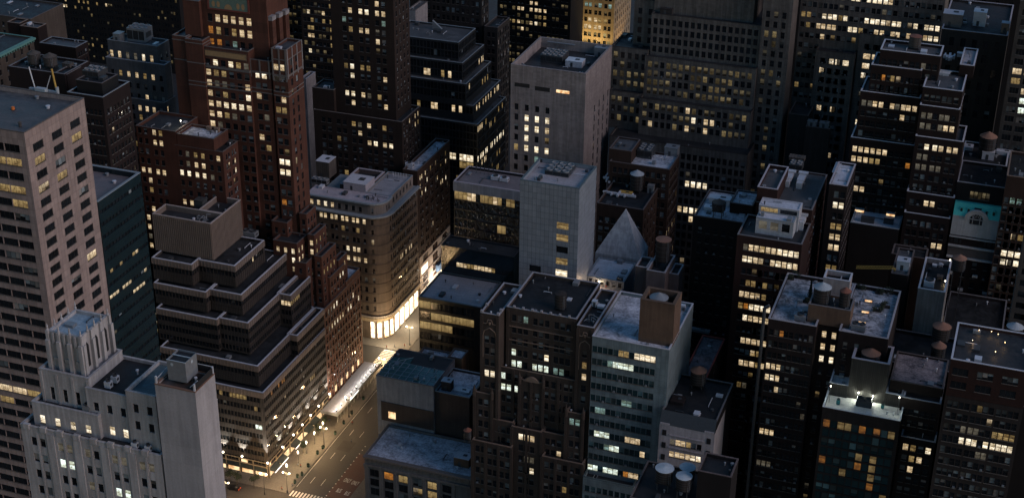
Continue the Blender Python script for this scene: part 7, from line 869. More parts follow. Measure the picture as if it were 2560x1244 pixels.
# brown brick and pale store base
d, root, off, ents = bld('white store base')
sq = ents[1][1]
for i in range(5): sub(root, off, 'shop_window', 'shop_bright', lambda m: m.quad((sq[1]+.03,sq[2]+.8+i*7,.6),(sq[1]+.03,sq[2]+6.6+i*7,.6),(sq[1]+.03,sq[2]+6.6+i*7,5.2),(sq[1]+.03,sq[2]+.8+i*7,5.2)))
sub(root, off, 'light_burst_window', 'shop_bright', lambda m: m.quad((sq[1]+.03,sq[2]+2,13.6),(sq[1]+.03,sq[2]+9,13.6),(sq[1]+.03,sq[2]+9,17.0),(sq[1]+.03,sq[2]+2,17.0)))
sub(root, off, 'blue_banner', 'cloth_blue', lambda m: m.box(sq[1], sq[1]+1.4, sq[2]+18, sq[2]+24, 7.5, 10.5))
for z in (5.8, 12.6, 18.2): sub(root, off, 'string_course', 'white', lambda m: m.box(sq[1], sq[1]+.25, sq[2], sq[3], z, z+.5))
# limestone tower louvres and deck beams
d, root, off, ents = bld('cooling fans'); q = ents[0][1]
s_ = PT['slots']
for i in range(3):
    a, b_ = s_[2*i], s_[2*i+1]
    sub(root, off, 'louvre', 'shop_warm' if i == 2 else 'black', lambda m: m.box(a[0], b_[0], q[2]-.05, q[2]+.2, b_[2]-.2, a[2]+.1))
sub(root, off, 'roof_beam', 'metal_mid', lambda m: (m.tube((q[0]+4,q[3]-2,q[5]-1),(q[0]+16,q[3]-2,q[5]-1),.4,6), m.tube((q[0]+2,q[2]+8,q[5]-2),(q[0]+9,q[2]+2,q[5]-2.5),.35,6), m.tube((q[1]-12,q[2]+2,q[5]-2.5),(q[1]-6,q[2]+6,q[5]-2),.35,6)))
# gothic: piers, pinnacles, gable, pointed arches
d, root, off, ents = bld('gothic office'); GQ = [e[1] for e in ents]
def piers(m):
    for q in GQ[3:]:
        n = max(1, round((q[1]-q[0])/5.2))
        for i in range(n+1):
            x = q[0]+(q[1]-q[0])*i/n; m.box(x-.45, x+.45, q[2]-.35, q[2], 0, q[5]-.3, bottom=False)
    for q in GQ[:3]:
        for x in (q[0]+.45, q[1]-.45): m.box(x-.5, x+.5, q[2]-.3, q[2], 0, q[5]-.8, bottom=False)
sub(root, off, 'pier', 'gothic', piers)
for q in GQ[4:7]:
    for x in (q[0], q[1]): sub(root, off, 'pinnacle', 'gothic', lambda m: m.lathe(x, q[2]-.1, [(.6,q[5]-1.5),(.62,q[5]+1.0),(.45,q[5]+1.2),(0,q[5]+3.2)], 8))
g = GQ[4]; xm = (g[0]+g[1])/2
sub(root, off, 'gable', 'brown_trim', lambda m: [m.quad((xm-2.8+i*.7,g[2]-.3,g[5]-.2),(xm-2.1+i*.7,g[2]-.3,g[5]-.2),(xm-2.1+i*.7,g[2]-.3,g[5]+1.6*math.sin(math.pi*(i+1)/8)),(xm-2.8+i*.7,g[2]-.3,g[5]+1.6*math.sin(math.pi*i/8))) for i in range(8)] + [m.quad((xm-2.8+i*.7,g[2]-.3,g[5]+1.6*math.sin(math.pi*i/8)),(xm-2.1+i*.7,g[2]-.3,g[5]+1.6*math.sin(math.pi*(i+1)/8)),(xm-2.1+i*.7,g[2]+.5,g[5]+1.6*math.sin(math.pi*(i+1)/8)),(xm-2.8+i*.7,g[2]+.5,g[5]+1.6*math.sin(math.pi*i/8))) for i in range(8)])
for q in (GQ[1], GQ[2]):
    xm = (q[0]+q[1])/2; w_ = (q[1]-q[0])/2-.9
    pts = [(-w_, -16), (-w_, -8), (-w_*.8, -6.2), (0, -5.0), (w_*.8, -6.2), (w_, -8), (w_, -16)]
    sub(root, off, 'arch_moulding', 'brown_trim', lambda m: [m.tube((xm+a[0],q[2]-.12,q[5]+a[1]),(xm+b[0],q[2]-.12,q[5]+b[1]),.16,6) for a, b in zip(pts, pts[1:])])
    sub(root, off, 'crest', 'brown_trim', lambda m: [m.tube((xm+a,q[2]-.1,q[5]-2.9+b),(xm+c_,q[2]-.1,q[5]-2.9+e),.15,6) for a, b, c_, e in ((-w_,-.6,-w_*.4,-.6),(-w_*.4,-.6,-w_*.3,.8),(-w_*.3,.8,w_*.3,.8),(w_*.3,.8,w_*.4,-.6),(w_*.4,-.6,w_,-.6))])
    sub(root, off, 'shield', 'brown_trim', lambda m: m.lathe(xm, q[2], [(0,q[5]-4.2),(.45,q[5]-3.6),(.5,q[5]-2.9),(0,q[5]-2.8)], 8))
def crenel(m):
    q = GQ[0]
    for x in np.arange(q[0]+2.5, q[1]-1, 3.1): m.box(x-.35, x+.35, q[2]-.1, q[2]+.55, q[5]+.15, q[5]+.75)
    q = GQ[1]
    for x, y in ((q[0]+.4,q[2]+.3),(q[1]-.4,q[2]+.3),(q[0]+.4,q[2]+5),(q[1]-.4,q[2]+3)): m.box(x-.4, x+.4, y-.4, y+.4, q[5]+.15, q[5]+.9)
sub(root, off, 'merlon', 'cop_pale2', crenel)
for z in (6.9, 11.9): sub(root, off, 'string_course', 'brown_trim', lambda m: m.box(GQ[0][0]+.6, GQ[0][1]-.6, GQ[0][2]-.25, GQ[0][2], GQ[0][5]-z, GQ[0][5]-z+.35))
# skylight roof
d, root, off, ents = bld('green glass skylight')
k_ = [(p[0], p[1]) for p in PT['skyl']]; zq = ents[0][1][5]
poly = [(k_[0][0]+.3,k_[0][1]+.3), (k_[1][0]-.3,k_[1][1]+.3), (k_[1][0]-.3,k_[2][1]), (k_[3][0],k_[3][1]), (k_[4][0],k_[4][1]), (k_[0][0]+.3,k_[5][1])]
sky_ = sub(root, off, 'skylight_glass', 'skyglass', lambda m: m.poly([(x,y,zq+.12) for x, y in poly]))
def bars(m):
    X0, X1, Y0, Y1 = poly[0][0], poly[1][0], poly[0][1], poly[2][1]
    for i in range(9):
        x = X0+(X1-X0)*i/8; m.box(x-.09, x+.09, Y0, Y1 if x > k_[3][0] else poly[5][1], zq+.12, zq+.3)
    for i in range(5):
        y = Y0+(Y1-Y0)*i/4; m.box(X0, X1, y-.06, y+.06, zq+.12, zq+.24)
    m.tube((X0+4,Y0,zq+.3),(X0+1,Y0+9,zq+.3),.1,5); m.tube((X0+1,Y0+9,zq+.3),(k_[4][0],k_[4][1],zq+.3),.1,5)
sub(sky_, off, 'skylight_bars', 'tank_blue', bars)
sub(root, off, 'ledge', 'brickgrey', lambda m: m.box(k_[0][0]+1.6, k_[1][0]-.1, ents[0][1][2]-.25, ents[0][1][2], zq-18, zq-10.2))
wq = aw_ = None
sub(root, off, 'lit_window', 'shop_warm', lambda m: m.quad((k_[0][0]+4.4,ents[0][1][2]-.28,zq-16.6),(k_[0][0]+7.2,ents[0][1][2]-.28,zq-16.6),(k_[0][0]+7.2,ents[0][1][2]-.28,zq-13.8),(k_[0][0]+4.4,ents[0][1][2]-.28,zq-13.8)))
# store with pilasters
d, root, off, ents = bld('pale stone store'); q = ents[0][1]
for i in range(7):
    x = q[0]+.7+i*(q[1]-q[0]-7)/6; sub(root, off, 'pilaster', 'stonegrey', lambda m: (m.box(x-.65, x+.65, q[2]-.5, q[2], 0, q[5]-4.2), m.box(x-.8, x+.8, q[2]-.65, q[2], q[5]-5.0, q[5]-4.2)))
sub(root, off, 'entablature', 'stonegrey', lambda m: m.box(q[0]-.2, q[1], q[2]-.7, q[2], q[5]-4.2, q[5]-3.3))
# mansard
d, root, off, ents = bld('turquoise mansard'); mq = ents[0][1]; sq_ = ents[1][1]
zt_, zb_m, ym_ = d['mansard']; X0, X1 = sq_[0], sq_[1]; z0 = sq_[5]; z1 = max(zt_, z0+4.0)
sub(root, off, 'mansard_roof', 'verdigris', lambda m: (m.quad((X0,ym_,z0),(X1,ym_,z0),(X1,ym_+2.6,z1),(X0,ym_+2.6,z1)), m.quad((X0,ym_+2.6,z1),(X1,ym_+2.6,z1),(X1,ym_+4.2,z1),(X0,ym_+4.2,z1)), m.tri((X1,ym_,z0),(X1,ym_+2.6,z0),(X1,ym_+2.6,z1)), m.tri((X0,ym_+2.6,z0),(X0,ym_,z0),(X0,ym_+2.6,z1))))
xm = (X0+X1)/2
for t in (-5.4, -3, 3, 5.4): 
    dm = sub(root, off, 'dormer', 'verdigris', lambda m: m.box(xm+t-.55, xm+t+.55, ym_+.9, ym_+2.6, z0+1.2, z0+2.9)); sub(dm, off, 'dormer_window', 'black', lambda m: m.quad((xm+t-.38,ym_+.88,z0+1.35),(xm+t+.38,ym_+.88,z0+1.35),(xm+t+.38,ym_+.88,z0+2.6),(xm+t-.38,ym_+.88,z0+2.6)))
sub(root, off, 'vent_slot', 'black', lambda m: m.box(xm-1.2, xm+1.2, ym_+1.2, ym_+1.9, z0+2.6, z0+3.0))
AZ = sq_[5]-.6
def archw(m, r, y, n=14):
    pts = [(xm+r*math.cos(t), y, AZ+r*math.sin(t)) for t in [math.pi*i/n for i in range(n+1)]]
    m.poly([(xm+r,y,AZ-1.9)]+pts+[(xm-r,y,AZ-1.9)])
def pedi(m):
    n = 16
    for i in range(n):
        t0, t1 = math.pi*i/n, math.pi*(i+1)/n
        for r0_, r1_, yo in ((2.1, 3.2, -.5), (3.2, 3.5, -.75)):
            P_ = lambda r, t: (xm+r*math.cos(t)*1.15, ym_+yo, AZ+r*math.sin(t)); Qp = lambda r, t: (xm+r*math.cos(t)*1.15, ym_+.6, AZ+r*math.sin(t))
            m.quad(P_(r0_,t0), P_(r1_,t0), P_(r1_,t1), P_(r0_,t1)); m.quad(P_(r1_,t0), Qp(r1_,t0), Qp(r1_,t1), P_(r1_,t1))
sub(root, off, 'arched_pediment', 'whitestone', pedi)
aw = sub(root, off, 'arched_window', 'black', lambda m: archw(m, 2.1, ym_-.1))
sub(aw, off, 'tracery', 'whitestone', lambda m: ([m.box(xm+t-.1, xm+t+.1, ym_-.25, ym_-.1, AZ-1.9, AZ+1.5) for t in (-1.2, 1.2)], m.box(xm-2.1, xm+2.1, ym_-.25, ym_-.1, AZ-.1, AZ+.12), [m.tube((xm+.9*math.cos(t),ym_-.18,AZ+.9*math.sin(t)),(xm+2.1*math.cos(t),ym_-.18,AZ+2.1*math.sin(t)),.08,5) for t in (.6,1.1,1.57,2.04,2.5)]))
for t in (-5.6, 5.6):
    sub(root, off, 'stone_window', 'black', lambda m: [m.quad((xm+t+a-w_,ym_-.04,sq_[4]+1.0),(xm+t+a+w_,ym_-.04,sq_[4]+1.0),(xm+t+a+w_,ym_-.04,sq_[4]+2.9),(xm+t+a-w_,ym_-.04,sq_[4]+2.9)) for a, w_ in ((-1.5,.3),(0,.7),(1.5,.3))])
for z, p_, h_ in ((sq_[4]+3.2, .5, .4), (sq_[4]-.2, .9, .5), (sq_[4]-4.4, 1.2, .5)): sub(root, off, 'cornice_course', 'whitestone', lambda m: m.box(X0-.1, X1+.1, ym_-p_, ym_, z, z+h_))
sub(root, off, 'stone_storey', 'stone_dim', lambda m: m.box(X0-.05, X1+.05, ym_-.3, ym_, sq_[4]-3.9, sq_[4]-.2))
for i in range(4): sub(root, off, 'balcony', 'whitestone', lambda m: m.box(X0+1.2+i*4.2, X0+3.0+i*4.2, ym_-.9, ym_, sq_[4]-11-(i % 2)*6, sq_[4]-10.2-(i % 2)*6))
# small house mansard
d, root, off, ents = bld('small pale stone house'); q = ents[0][1]; z1 = ents[1][1][5]
sub(root, off, 'mansard_roof', 'metal_dark', lambda m: m.quad((q[0],q[2]-.1,q[5]),(q[1],q[2]-.1,q[5]),(q[1],q[2]+2,z1+.6),(q[0],q[2]+2,z1+.6)))
for x in (q[0]+1.7, q[1]-1.7): 
    sub(root, off, 'gable', 'whitestone2', lambda m: m.box(x-1.5, x+1.5, q[2]-.15, q[2]+.5, q[5]-.2, q[5]+.5)); sub(root, off, 'window', 'black', lambda m: [m.quad((x-.65,q[2]-.17,q[5]-zz-2.1),(x+.65,q[2]-.17,q[5]-zz-2.1),(x+.65,q[2]-.17,q[5]-zz),(x-.65,q[2]-.17,q[5]-zz)) for zz in (1.9, 6.5, 11)])
sub(root, off, 'string_course', 'whitestone2', lambda m: [m.box(q[0]+3.4, q[1]-3.4, q[2]-.4, q[2], q[5]-z, q[5]-z+.35) for z in (3.6, 8.2)])
# pyramid
d, root, off, ents = bld('plain pale concrete pyramid'); q = ents[0][1]; ax_ = d['pyr']
sub(root, off, 'pyramid_roof', 'concrete_pale', lambda m: [(m.tri((*a,q[5]),(*b,q[5]),tuple(ax_)), m.uv.__setitem__(-1, ((0,0),(16,0),(8,19)))) for a, b in (((q[0],q[2]),(q[1],q[2])),((q[1],q[2]),(q[1],q[3])),((q[1],q[3]),(q[0],q[3])),((q[0],q[3]),(q[0],q[2])))])
# long pipe on the dark brick apartment block
d, root, off, ents = bld('snowy roof garden'); a, b_ = PT['pipe']
sub(root, off, 'flue_pipe', 'metal_dark', lambda m: (m.tube((a[0],a[1],a[2]),(a[0],a[1],20),.55,8), m.tube((a[0],a[1],a[2]),(a[0]+1.4,a[1],a[2]+1.2),.55,8)))
for nm, x, y in (('evergreen_shrub', PT['evergreen'][0][0], PT['evergreen'][0][1]),): pass
# golden building flood
d, root, off, ents = bld('golden floodlit'); q = ents[0][1]
for i in range(3):
    e = (q[0]+4+i*8, q[2]-9, 30)
    spot('facade_floodlight', (e[0], e[1], 18), (e[0], q[2], 62), 4200, 110, (1,.68,.26), .3, root, off)
spot('facade_floodlight', (q[1]+12, q[2]+12, 16), (q[1], q[2]+14, 62), 3600, 110, (1,.62,.25), .3, root, off)
d, root, off, ents = bld('wavy panes'); q = ents[0][1]
sub(root, off, 'parapet_panel', 'render', lambda m: m.box(q[0]-.15, q[1]+.15, q[2]-.25, q[2], q[5]-3.9, q[5]-.05))
# unseen glowing panes added behind the dark glass store for the wavy block to mirror
d, root, off, ents = bld('dark glass store'); q = ents[1][1]
for i in range(7):
    for j in range(4):
        if (i*3+j*5) % 5 == 1: sub(root, off, 'shop_window', 'shop_bright', lambda m: m.quad((q[1]-1-i*4,q[3]+.04,18+j*11),(q[1]-3.6-i*4,q[3]+.04,18+j*11),(q[1]-3.6-i*4,q[3]+.04,22.+j*11),(q[1]-1-i*4,q[3]+.04,22.+j*11)))
# ------------------------------------------------------------------ rooftop tanks
for lab, x, y, rz_, r_, zb_t, zr_, za_, cm, bm in TANKS:
    t = thing('water_tank', lab, 'water tank', (x, y, rz_), 'water tanks on the roofs'); o_ = (x, y, rz_)
    sub(t, o_, 'tank_body', bm, lambda m: m.lathe(x, y, [(r_*.95,zb_t),(r_,zr_-.1)], 24), False)
    [sub(t, o_, 'hoop', 'metal_dark', lambda m: m.lathe(x, y, [(r_*1.0,z-.06),(r_*1.03,z-.06),(r_*1.03,z+.06),(r_*1.0,z+.06)], 24)) for z in np.linspace(zb_t+.4, zr_-.5, 5)]
    sub(t, o_, 'cone_roof', cm, lambda m: m.lathe(x, y, [(r_*.96,zr_-.12),(r_*1.07,zr_-.1),(r_*1.07,zr_),(0,za_)], 16))
    sub(t, o_, 'ladder', 'metal_mid', lambda m: (m.box(x+r_*.7, x+r_*.7+.08, y-r_*.78-.1, y-r_*.78, zb_t, zr_), m.box(x+r_*.7+.4, x+r_*.7+.48, y-r_*.7-.1, y-r_*.7, zb_t, zr_)))
    if zb_t-rz_ > .3:
        for sx in (-1, 1):
            for sy in (-1, 1): sub(t, o_, 'leg', 'metal_dark', lambda m: m.box(x+sx*r_*.62-.13, x+sx*r_*.62+.13, y+sy*r_*.62-.13, y+sy*r_*.62+.13, rz_, zb_t-.2))
        sub(t, o_, 'platform', 'wood_dark', lambda m: m.box(x-r_*.85, x+r_*.85, y-r_*.85, y+r_*.85, zb_t-.25, zb_t-.01))
# ------------------------------------------------------------------ rooftop units
def fan(m, x, y, z, r): m.lathe(x, y, [(r*.9,z),(r,z),(r,z+.45),(r*.88,z+.45),(r*.84,z+.12),(0,z+.12)], 16)
UNAME = dict(chiller=('chiller','chiller'), box=('roof_box','roof box'), ac=('air_conditioner','air conditioner'), ducts=('duct','duct'), duct=('duct','duct'), duct2=('duct','duct'), pipes=('pipework','pipes'), skylight=('skylight','skylight'), bulk=('roof_hut','roof hut'), rig=('cleaning_rig','cleaning rig'), cone=('marker_drum','drum'), vent=('roof_vent','vent'), antennas=('antenna_rack','antennas'), flue=('flue','flue'))
for kind, lab, x, y, z, L_, W__, H_, mat in UNITS:
    nm, cat = UNAME[kind]; t = thing(nm, lab, cat, (x, y, z)); o_ = (x, y, z)
    x0, x1, y0, y1 = x-L_/2, x+L_/2, y, y+W__
    if kind in ('chiller', 'ac'):
        sub(t, o_, 'casing', mat, lambda m: m.box(x0, x1, y0, y1, z+.25, z+H_))
        sub(t, o_, 'base_frame', 'metal_dark', lambda m: m.box(x0+.1, x1-.1, y0+.1, y1-.1, z, z+.25))
        n_ = max(1, round(L_/2.6)); k_ = max(1, round(W__/2.6)); r_ = min(L_/n_, W__/k_)*.42
        for i in range(n_):
            for j in range(k_): sub(t, o_, 'fan', 'metal_mid' if kind == 'chiller' else 'metal_dark', lambda m: fan(m, x0+L_*(i+.5)/n_, y0+W__*(j+.5)/k_, z+H_, r_))
        for i in range(n_ if kind == 'chiller' else 0): sub(t, o_, 'louvre', 'black', lambda m: m.box(x0+L_*i/n_+.12, x0+L_*(i+1)/n_-.12, y0-.03, y0, z+.25+H_*.18, z+.15+H_*.82))
        sub(t, o_, 'side_louvre', 'metal_dark', lambda m: m.box(x1, x1+.03, y0+W__*.2, y1-W__*.2, z+.25+H_*.3, z+.15+H_*.7))
    elif kind in ('box', 'bulk'):
        sub(t, o_, 'casing', mat, lambda m: m.box(x0, x1, y0, y1, z, z+H_-.12))
        sub(t, o_, 'lid', 'cop_pale' if kind == 'bulk' else mat, lambda m: m.box(x0-.12, x1+.12, y0-.12, y1+.12, z+H_-.12, z+H_))
        if H_ > 1.8: sub(t, o_, 'door', 'metal_dark', lambda m: m.box(x0+L_*.3, x0+L_*.3+min(1., L_*.4), y0-.03, y0, z+.1, z+min(2., H_*.8)))
        if L_ > 3: sub(t, o_, 'hatch', 'metal_dark', lambda m: m.box(x0+L_*.5, x0+L_*.75, y0+W__*.4, y0+W__*.7, z+H_, z+H_+.15))
    elif kind == 'skylight':
        sub(t, o_, 'hood', 'metal_mid', lambda m: [m.quad((x0,y0+W__*.5-W__*.5*math.cos(a),z+.3+H_*math.sin(a)*.8),(x1,y0+W__*.5-W__*.5*math.cos(a),z+.3+H_*math.sin(a)*.8),(x1,y0+W__*.5-W__*.5*math.cos(b),z+.3+H_*math.sin(b)*.8),(x0,y0+W__*.5-W__*.5*math.cos(b),z+.3+H_*math.sin(b)*.8)) for a, b in ((.6,1.2),(1.2,1.9),(1.9,2.6),(2.6,3.14))])
        sub(t, o_, 'kerb', 'metal_mid', lambda m: m.box(x0-.05, x1+.05, y0-.05, y1+.05, z, z+.3))
        sub(t, o_, 'glass', 'shop_warm', lambda m: m.quad((x0,y0+.05,z+.3),(x1,y0+.05,z+.3),(x1,y0+W__*.12,z+.3+H_*.5),(x0,y0+W__*.12,z+.3+H_*.5)))
    elif kind == 'ducts':
        w_ = .75
        sub(t, o_, 'main_duct', mat, lambda m: (m.box(x0, x1, y0+W__*.4, y0+W__*.4+w_, z+.4, z+.4+H_), m.box(x0+L_*.45, x0+L_*.45+w_, y0, y1, z+.42, z+.38+H_)))
        for i in range(5):
            xx = x0+L_*(.06+.2*i); a_ = W__*(.1 if i % 2 else .55)
            sub(t, o_, 'branch_duct', mat, lambda m: m.box(xx, xx+.55, y0+a_, y0+a_+W__*.35, z+.44, z+.34+H_))
        sub(t, o_, 'stand', 'metal_dark', lambda m: [m.box(x0+L_*a, x0+L_*a+.12, y0+W__*.4, y0+W__*.4+.12, z, z+.4) for a in (.05, .35, .65, .95)])
    elif kind in ('duct', 'duct2'):
        for i in range(2 if kind == 'duct2' else 1):
            a = x0+i*L_*.5; w_ = L_*(.28 if kind == 'duct2' else .7)
            sub(t, o_, 'duct_run', mat, lambda m: (m.box(a, a+w_, y0+W__*.25, y1, z+H_*.45, z+H_*.8), m.box(a+w_*.1, a+w_*.9, y0, y0+W__*.25, z, z+H_*.7)))
            sub(t, o_, 'cowl', mat, lambda m: m.box(a-.3, a+w_+.5, y1-W__*.2, y1, z+H_*.82, z+H_))
    elif kind == 'pipes':
        for i in range(9):
            a = x0+random.random()*L_; b = y0+random.random()*W__; h = H_*(.5+random.random()*.6)
            sub(t, o_, 'pipe', mat, lambda m: (m.tube((a,b,z),(a,b,z+h),.14,6), m.tube((a,b,z+h),(a+random.uniform(-2,2),b+random.uniform(-1.5,1.5),z+h*.9),.12,6)))
    elif kind == 'antennas':
        for i in range(6): sub(t, o_, 'antenna', mat, lambda m: (m.tube((x0+L_*i/5,y0,z),(x0+L_*i/5,y0,z+H_),.06,5), m.box(x0+L_*i/5-.16, x0+L_*i/5+.16, y0-.15, y0+.05, z+H_*.45, z+H_)))
        sub(t, o_, 'rail', mat, lambda m: m.tube((x0,y0,z+.5),(x1,y0,z+.5),.05,5))
    elif kind == 'rig':
        sub(t, o_, 'cradle', 'tank_blue', lambda m: m.box(x-1.6, x+1.6, y, y+1.3, z+.5, z+2.2)); sub(t, o_, 'rail_beam', 'tank_blue', lambda m: (m.box(x0, x1, y+1.4, y+2.1, z+.7, z+1.4), m.tube((x1-.2,y+1.8,z),(x1-.2,y+1.8,z+2.6),.45,8)))
        sub(t, o_, 'arm', 'metal_pale', lambda m: (m.tube((x-2.6,y+1.6,z+1.2),(x-4.0,y+2,z+7.2),.17,6), m.tube((x+.8,y+1.6,z+1.2),(x+2.6,y+2,z+5.6),.12,6))); sub(t, o_, 'boom', 'yellow_paint', lambda m: m.tube((x1-.3,y+1.7,z+1.2),(x1-1.2,y+1.9,z+7.6),.26,6))
    elif kind == 'cone':
        sub(t, o_, 'drum', 'orange_plastic', lambda m: m.lathe(x, y, [(.5,z),(.42,z+.8),(0,z+.85)], 12)); sub(t, o_, 'foot', 'black_rubber', lambda m: m.box(x-.55, x+.55, y-.55, y+.55, z, z+.07))
    elif kind == 'vent':
        sub(t, o_, 'stack', mat, lambda m: m.lathe(x, y, [(.4,z),(.4,z+1.1),(0,z+1.1)], 10)); sub(t, o_, 'cap', mat, lambda m: m.lathe(x, y, [(.6,z+1.15),(0,z+1.5)], 10))
    elif kind == 'flue':
        sub(t, o_, 'panel', mat, lambda m: (m.quad((x0,y0,z),(x1,y0,z),(x1-1.2,y0,z+.6),(x0,y0,z+H_)), m.quad((x0,y0,z+H_),(x1-1.2,y0,z+.6),(x1-1.2,y0+W__*.4,z+.6),(x0,y0+W__*.4,z+H_)))); sub(t, o_, 'tray', 'metal_dark', lambda m: m.box(x0+1, x1, y0-2.5, y0-.2, z, z+.7))
# ------------------------------------------------------------------ rooftop lamps
def roof_lamp(p, zroof, lab, e, col=(1,.95,.8), name='lamp'):
    t = thing('roof_lamp', lab, 'lamp', (p[0], p[1], zroof)); o_ = (p[0], p[1], zroof)
    sub(t, o_, 'lamp_post', 'metal_dark', lambda m: m.tube((p[0],p[1],zroof),(p[0],p[1],p[2]),.06,6))
    bulb(t, o_, p, .22 if e > 25 else .1, 'lamp_white' if e > 25 else 'lamp_warm'); point('lamp_light', (p[0], p[1]-.1, p[2]-.15), e, col, .15, t, o_)
hz = bld('floodlit white roof')[3][0][1][5]-1.1
for p, l in zip(PT['hotel_lamp'], ('left lamp on the hotel bulkhead wall', 'right lamp on the hotel bulkhead wall', 'tall lamp at the right end of the hotel roof', 'tall lamp at the left end of the hotel roof')): roof_lamp((p[0], p[1]-.3, p[2]), hz, l, 420 if 'wall' in l else 300, (.93,1,.84))
p = PT['patio'][0]; roof_lamp((p[0], p[1]-.4, p[2]-.4), p[2]-3, 'lamp beside the rooftop house door', 420, (1,.68,.42)); p = PT['patio'][1]; roof_lamp((p[0], p[1], p[2]+.4), p[2]-.8, 'low lamp on the terrace of the rooftop house', 300, (1,.72,.45))
p = PT['roof_lamp'][0]; roof_lamp(p, p[2]-2.6, 'bright lamp on the red brick wing roof', 220, (1,.9,.72))
for p, l in zip(PT['ak_lamp'], ('front lamp on the narrow grey building roof', 'back lamp on the narrow grey building roof')): roof_lamp(p, p[2]-1, l, 30, (1,.7,.35))
for i, (p, l) in enumerate(zip(PT['deck'], ('first', 'second', 'third', 'fourth', 'fifth', 'sixth'))):
    roof_lamp((p[0], p[1], 108.9), 107.5, l + ' small party lamp counting along the red brick roof deck', 9, (1,.62,.28))
# ------------------------------------------------------------------ building site boom
a, b_ = PT['crane']; t = thing('crane_boom', 'yellow lattice crane boom lying level across the building site', 'crane', (b_[0], b_[1], b_[2]-2)); o_ = (b_[0], b_[1], b_[2]-2)
sub(t, o_, 'chord', 'yellow_paint', lambda m: [m.tube((a[0],a[1]+dy,a[2]+dz),(b_[0],b_[1]+dy,b_[2]+dz),.11,6) for dy, dz in ((0,0),(.9,0),(.45,.75))])
sub(t, o_, 'lacing', 'yellow_paint', lambda m: [m.tube((a[0]+(b_[0]-a[0])*i/14,a[1],a[2]+(b_[2]-a[2])*i/14),(a[0]+(b_[0]-a[0])*(i+1)/14,a[1]+.45,a[2]+.75+(b_[2]-a[2])*(i+1)/14),.05,5) for i in range(14)])
sub(t, o_, 'mast', 'yellow_paint', lambda m: m.box(b_[0]-.6, b_[0]+.6, b_[1]-.2, b_[1]+1.1, b_[2]-4, b_[2]))
# ------------------------------------------------------------------ street lamps
def lamp_thing(base, top, lab, heads=2):
    t = thing('street_lamp', lab, 'street lamp', base, 'street lamps on the avenue')
    h = top[2]; x, y = base[0], base[1]
    sub(t, base, 'post', 'metal_dark', lambda m: (m.lathe(x, y, [(.32,.15),(.22,1.0),(.12,1.3),(.09,h-.8)], 10), m.tube((x-1.3,y,h-.9),(x+1.3,y,h-.9),.06,6)))
    for s in (-1, 1): bulb(t, base, (x+s*1.25, y, h-.55), .32, 'lamp_white', 'globe')
    sub(t, base, 'finial', 'metal_dark', lambda m: m.lathe(x, y, [(.1,h-.9),(.05,h-.3),(0,h)], 8))
    point('street_light', (x, y, h-.2), 1500, (1,.64,.31), .5, t, base)
lamp_thing(PT['lamp_base'][0], PT['lamp_top'][0], 'street lamp on the pavement corner under the stepped office building')
lamp_thing(PT['lamp_base'][1], PT['lamp_top'][1], 'street lamp at the kerb beside the near crosswalk')
lamp_thing(PT['lamp_base2'][0], PT['lamp_top2'][0], 'street lamp at the kerb beside the near end of the white shed')
lamp_thing(PT['lamp_base3'][0], PT['lamp_top3'][0], 'street lamp at the far end of the white shed by the crosswalk')
for y, l in ((505.5, 'street lamp outside the bright rounded corner shop'), (545, 'street lamp in front of the pale store base'), (424, 'street lamp halfway between the awnings and the shed')): lamp_thing((-222.8, y, .15), (-222.8, y, 9.4), l)
for x, y, l in ((-199.2, 470, 'street lamp across the avenue below the dark glass store'), (-192, 496.8, 'street lamp added in the side street to glint in the glittering glass block'), (-170, 496.8, 'farther street lamp added in the side street to glint in the glittering glass block'), (-240, 381, 'street lamp on the far pavement south of the stepped building')): lamp_thing((x, y, .15), (x, y, 9.2), l)  # the two side-street lamps are added to give the wavy glass glints
for p, l in zip(PT['banner'], ('first', 'second', 'third', 'fourth', 'fifth')):
    t = thing('awning_lamp', l + ' short lamp along the dark awnings counting from the corner', 'lamp', (p[0]+1.6, p[1], .15)); o_ = (p[0]+1.6, p[1], .15)
    sub(t, o_, 'post', 'metal_dark', lambda m: m.lathe(p[0]+1.6, p[1], [(.2,.15),(.09,.8),(.07,4.4)], 8)); sub(t, o_, 'lantern', 'lamp_white', lambda m: m.lathe(p[0]+1.6, p[1], [(.16,4.4),(.2,5.4),(0,5.7)], 8))
    point('lantern_light', (p[0]+2.0, p[1], 5.2), 420, (1,.68,.34), .2, t, o_)
# ------------------------------------------------------------------ planters, trees, people, car
def leaves(m, c, rx, rz_, n, s, rnd):
    for _ in range(n):
        th, ph, rr = rnd.uniform(0, 6.283), math.acos(rnd.uniform(-1, 1)), rnd.random()**.4*(.75+.25*math.sin(3*rnd.random()*6))
        p = Vector((c[0]+rx*rr*math.sin(ph)*math.cos(th), c[1]+rx*rr*math.sin(ph)*math.sin(th), c[2]+rz_*rr*math.cos(ph)))
        a = Vector((rnd.uniform(-1,1), rnd.uniform(-1,1), rnd.uniform(-1,1))).normalized()*s; b = a.orthogonal().normalized()*s*.6
        m.quad(tuple(p-a), tuple(p+b), tuple(p+a), tuple(p-b))
rn = random.Random(5)
PL = ('farthest, by the shed\'s bright strip', 'beside the middle of the shed', 'at the near end of the shed', 'near the road arrow', 'beside the dark road patch', 'just before the dark road patch', 'kerbside halfway along the awnings', 'kerbside by the second awning', 'low one by the first awning', 'nearest the crosswalk')
for p, l in zip(PT['planter'], PL):
    t = thing('planter', 'round dark planter with a bush, ' + l, 'planter', p, 'planters along the kerb'); x, y, z = p
    sub(t, p, 'pot', 'green_paint', lambda m: m.lathe(x, y, [(.42,z),(.6,z+.75),(.5,z+.75),(.45,z+.6),(0,z+.6)], 14)); sub(t, p, 'bush', 'leaf_dark', lambda m: leaves(m, (x,y,z+1.15), .65, .6, 90, .16, rn))
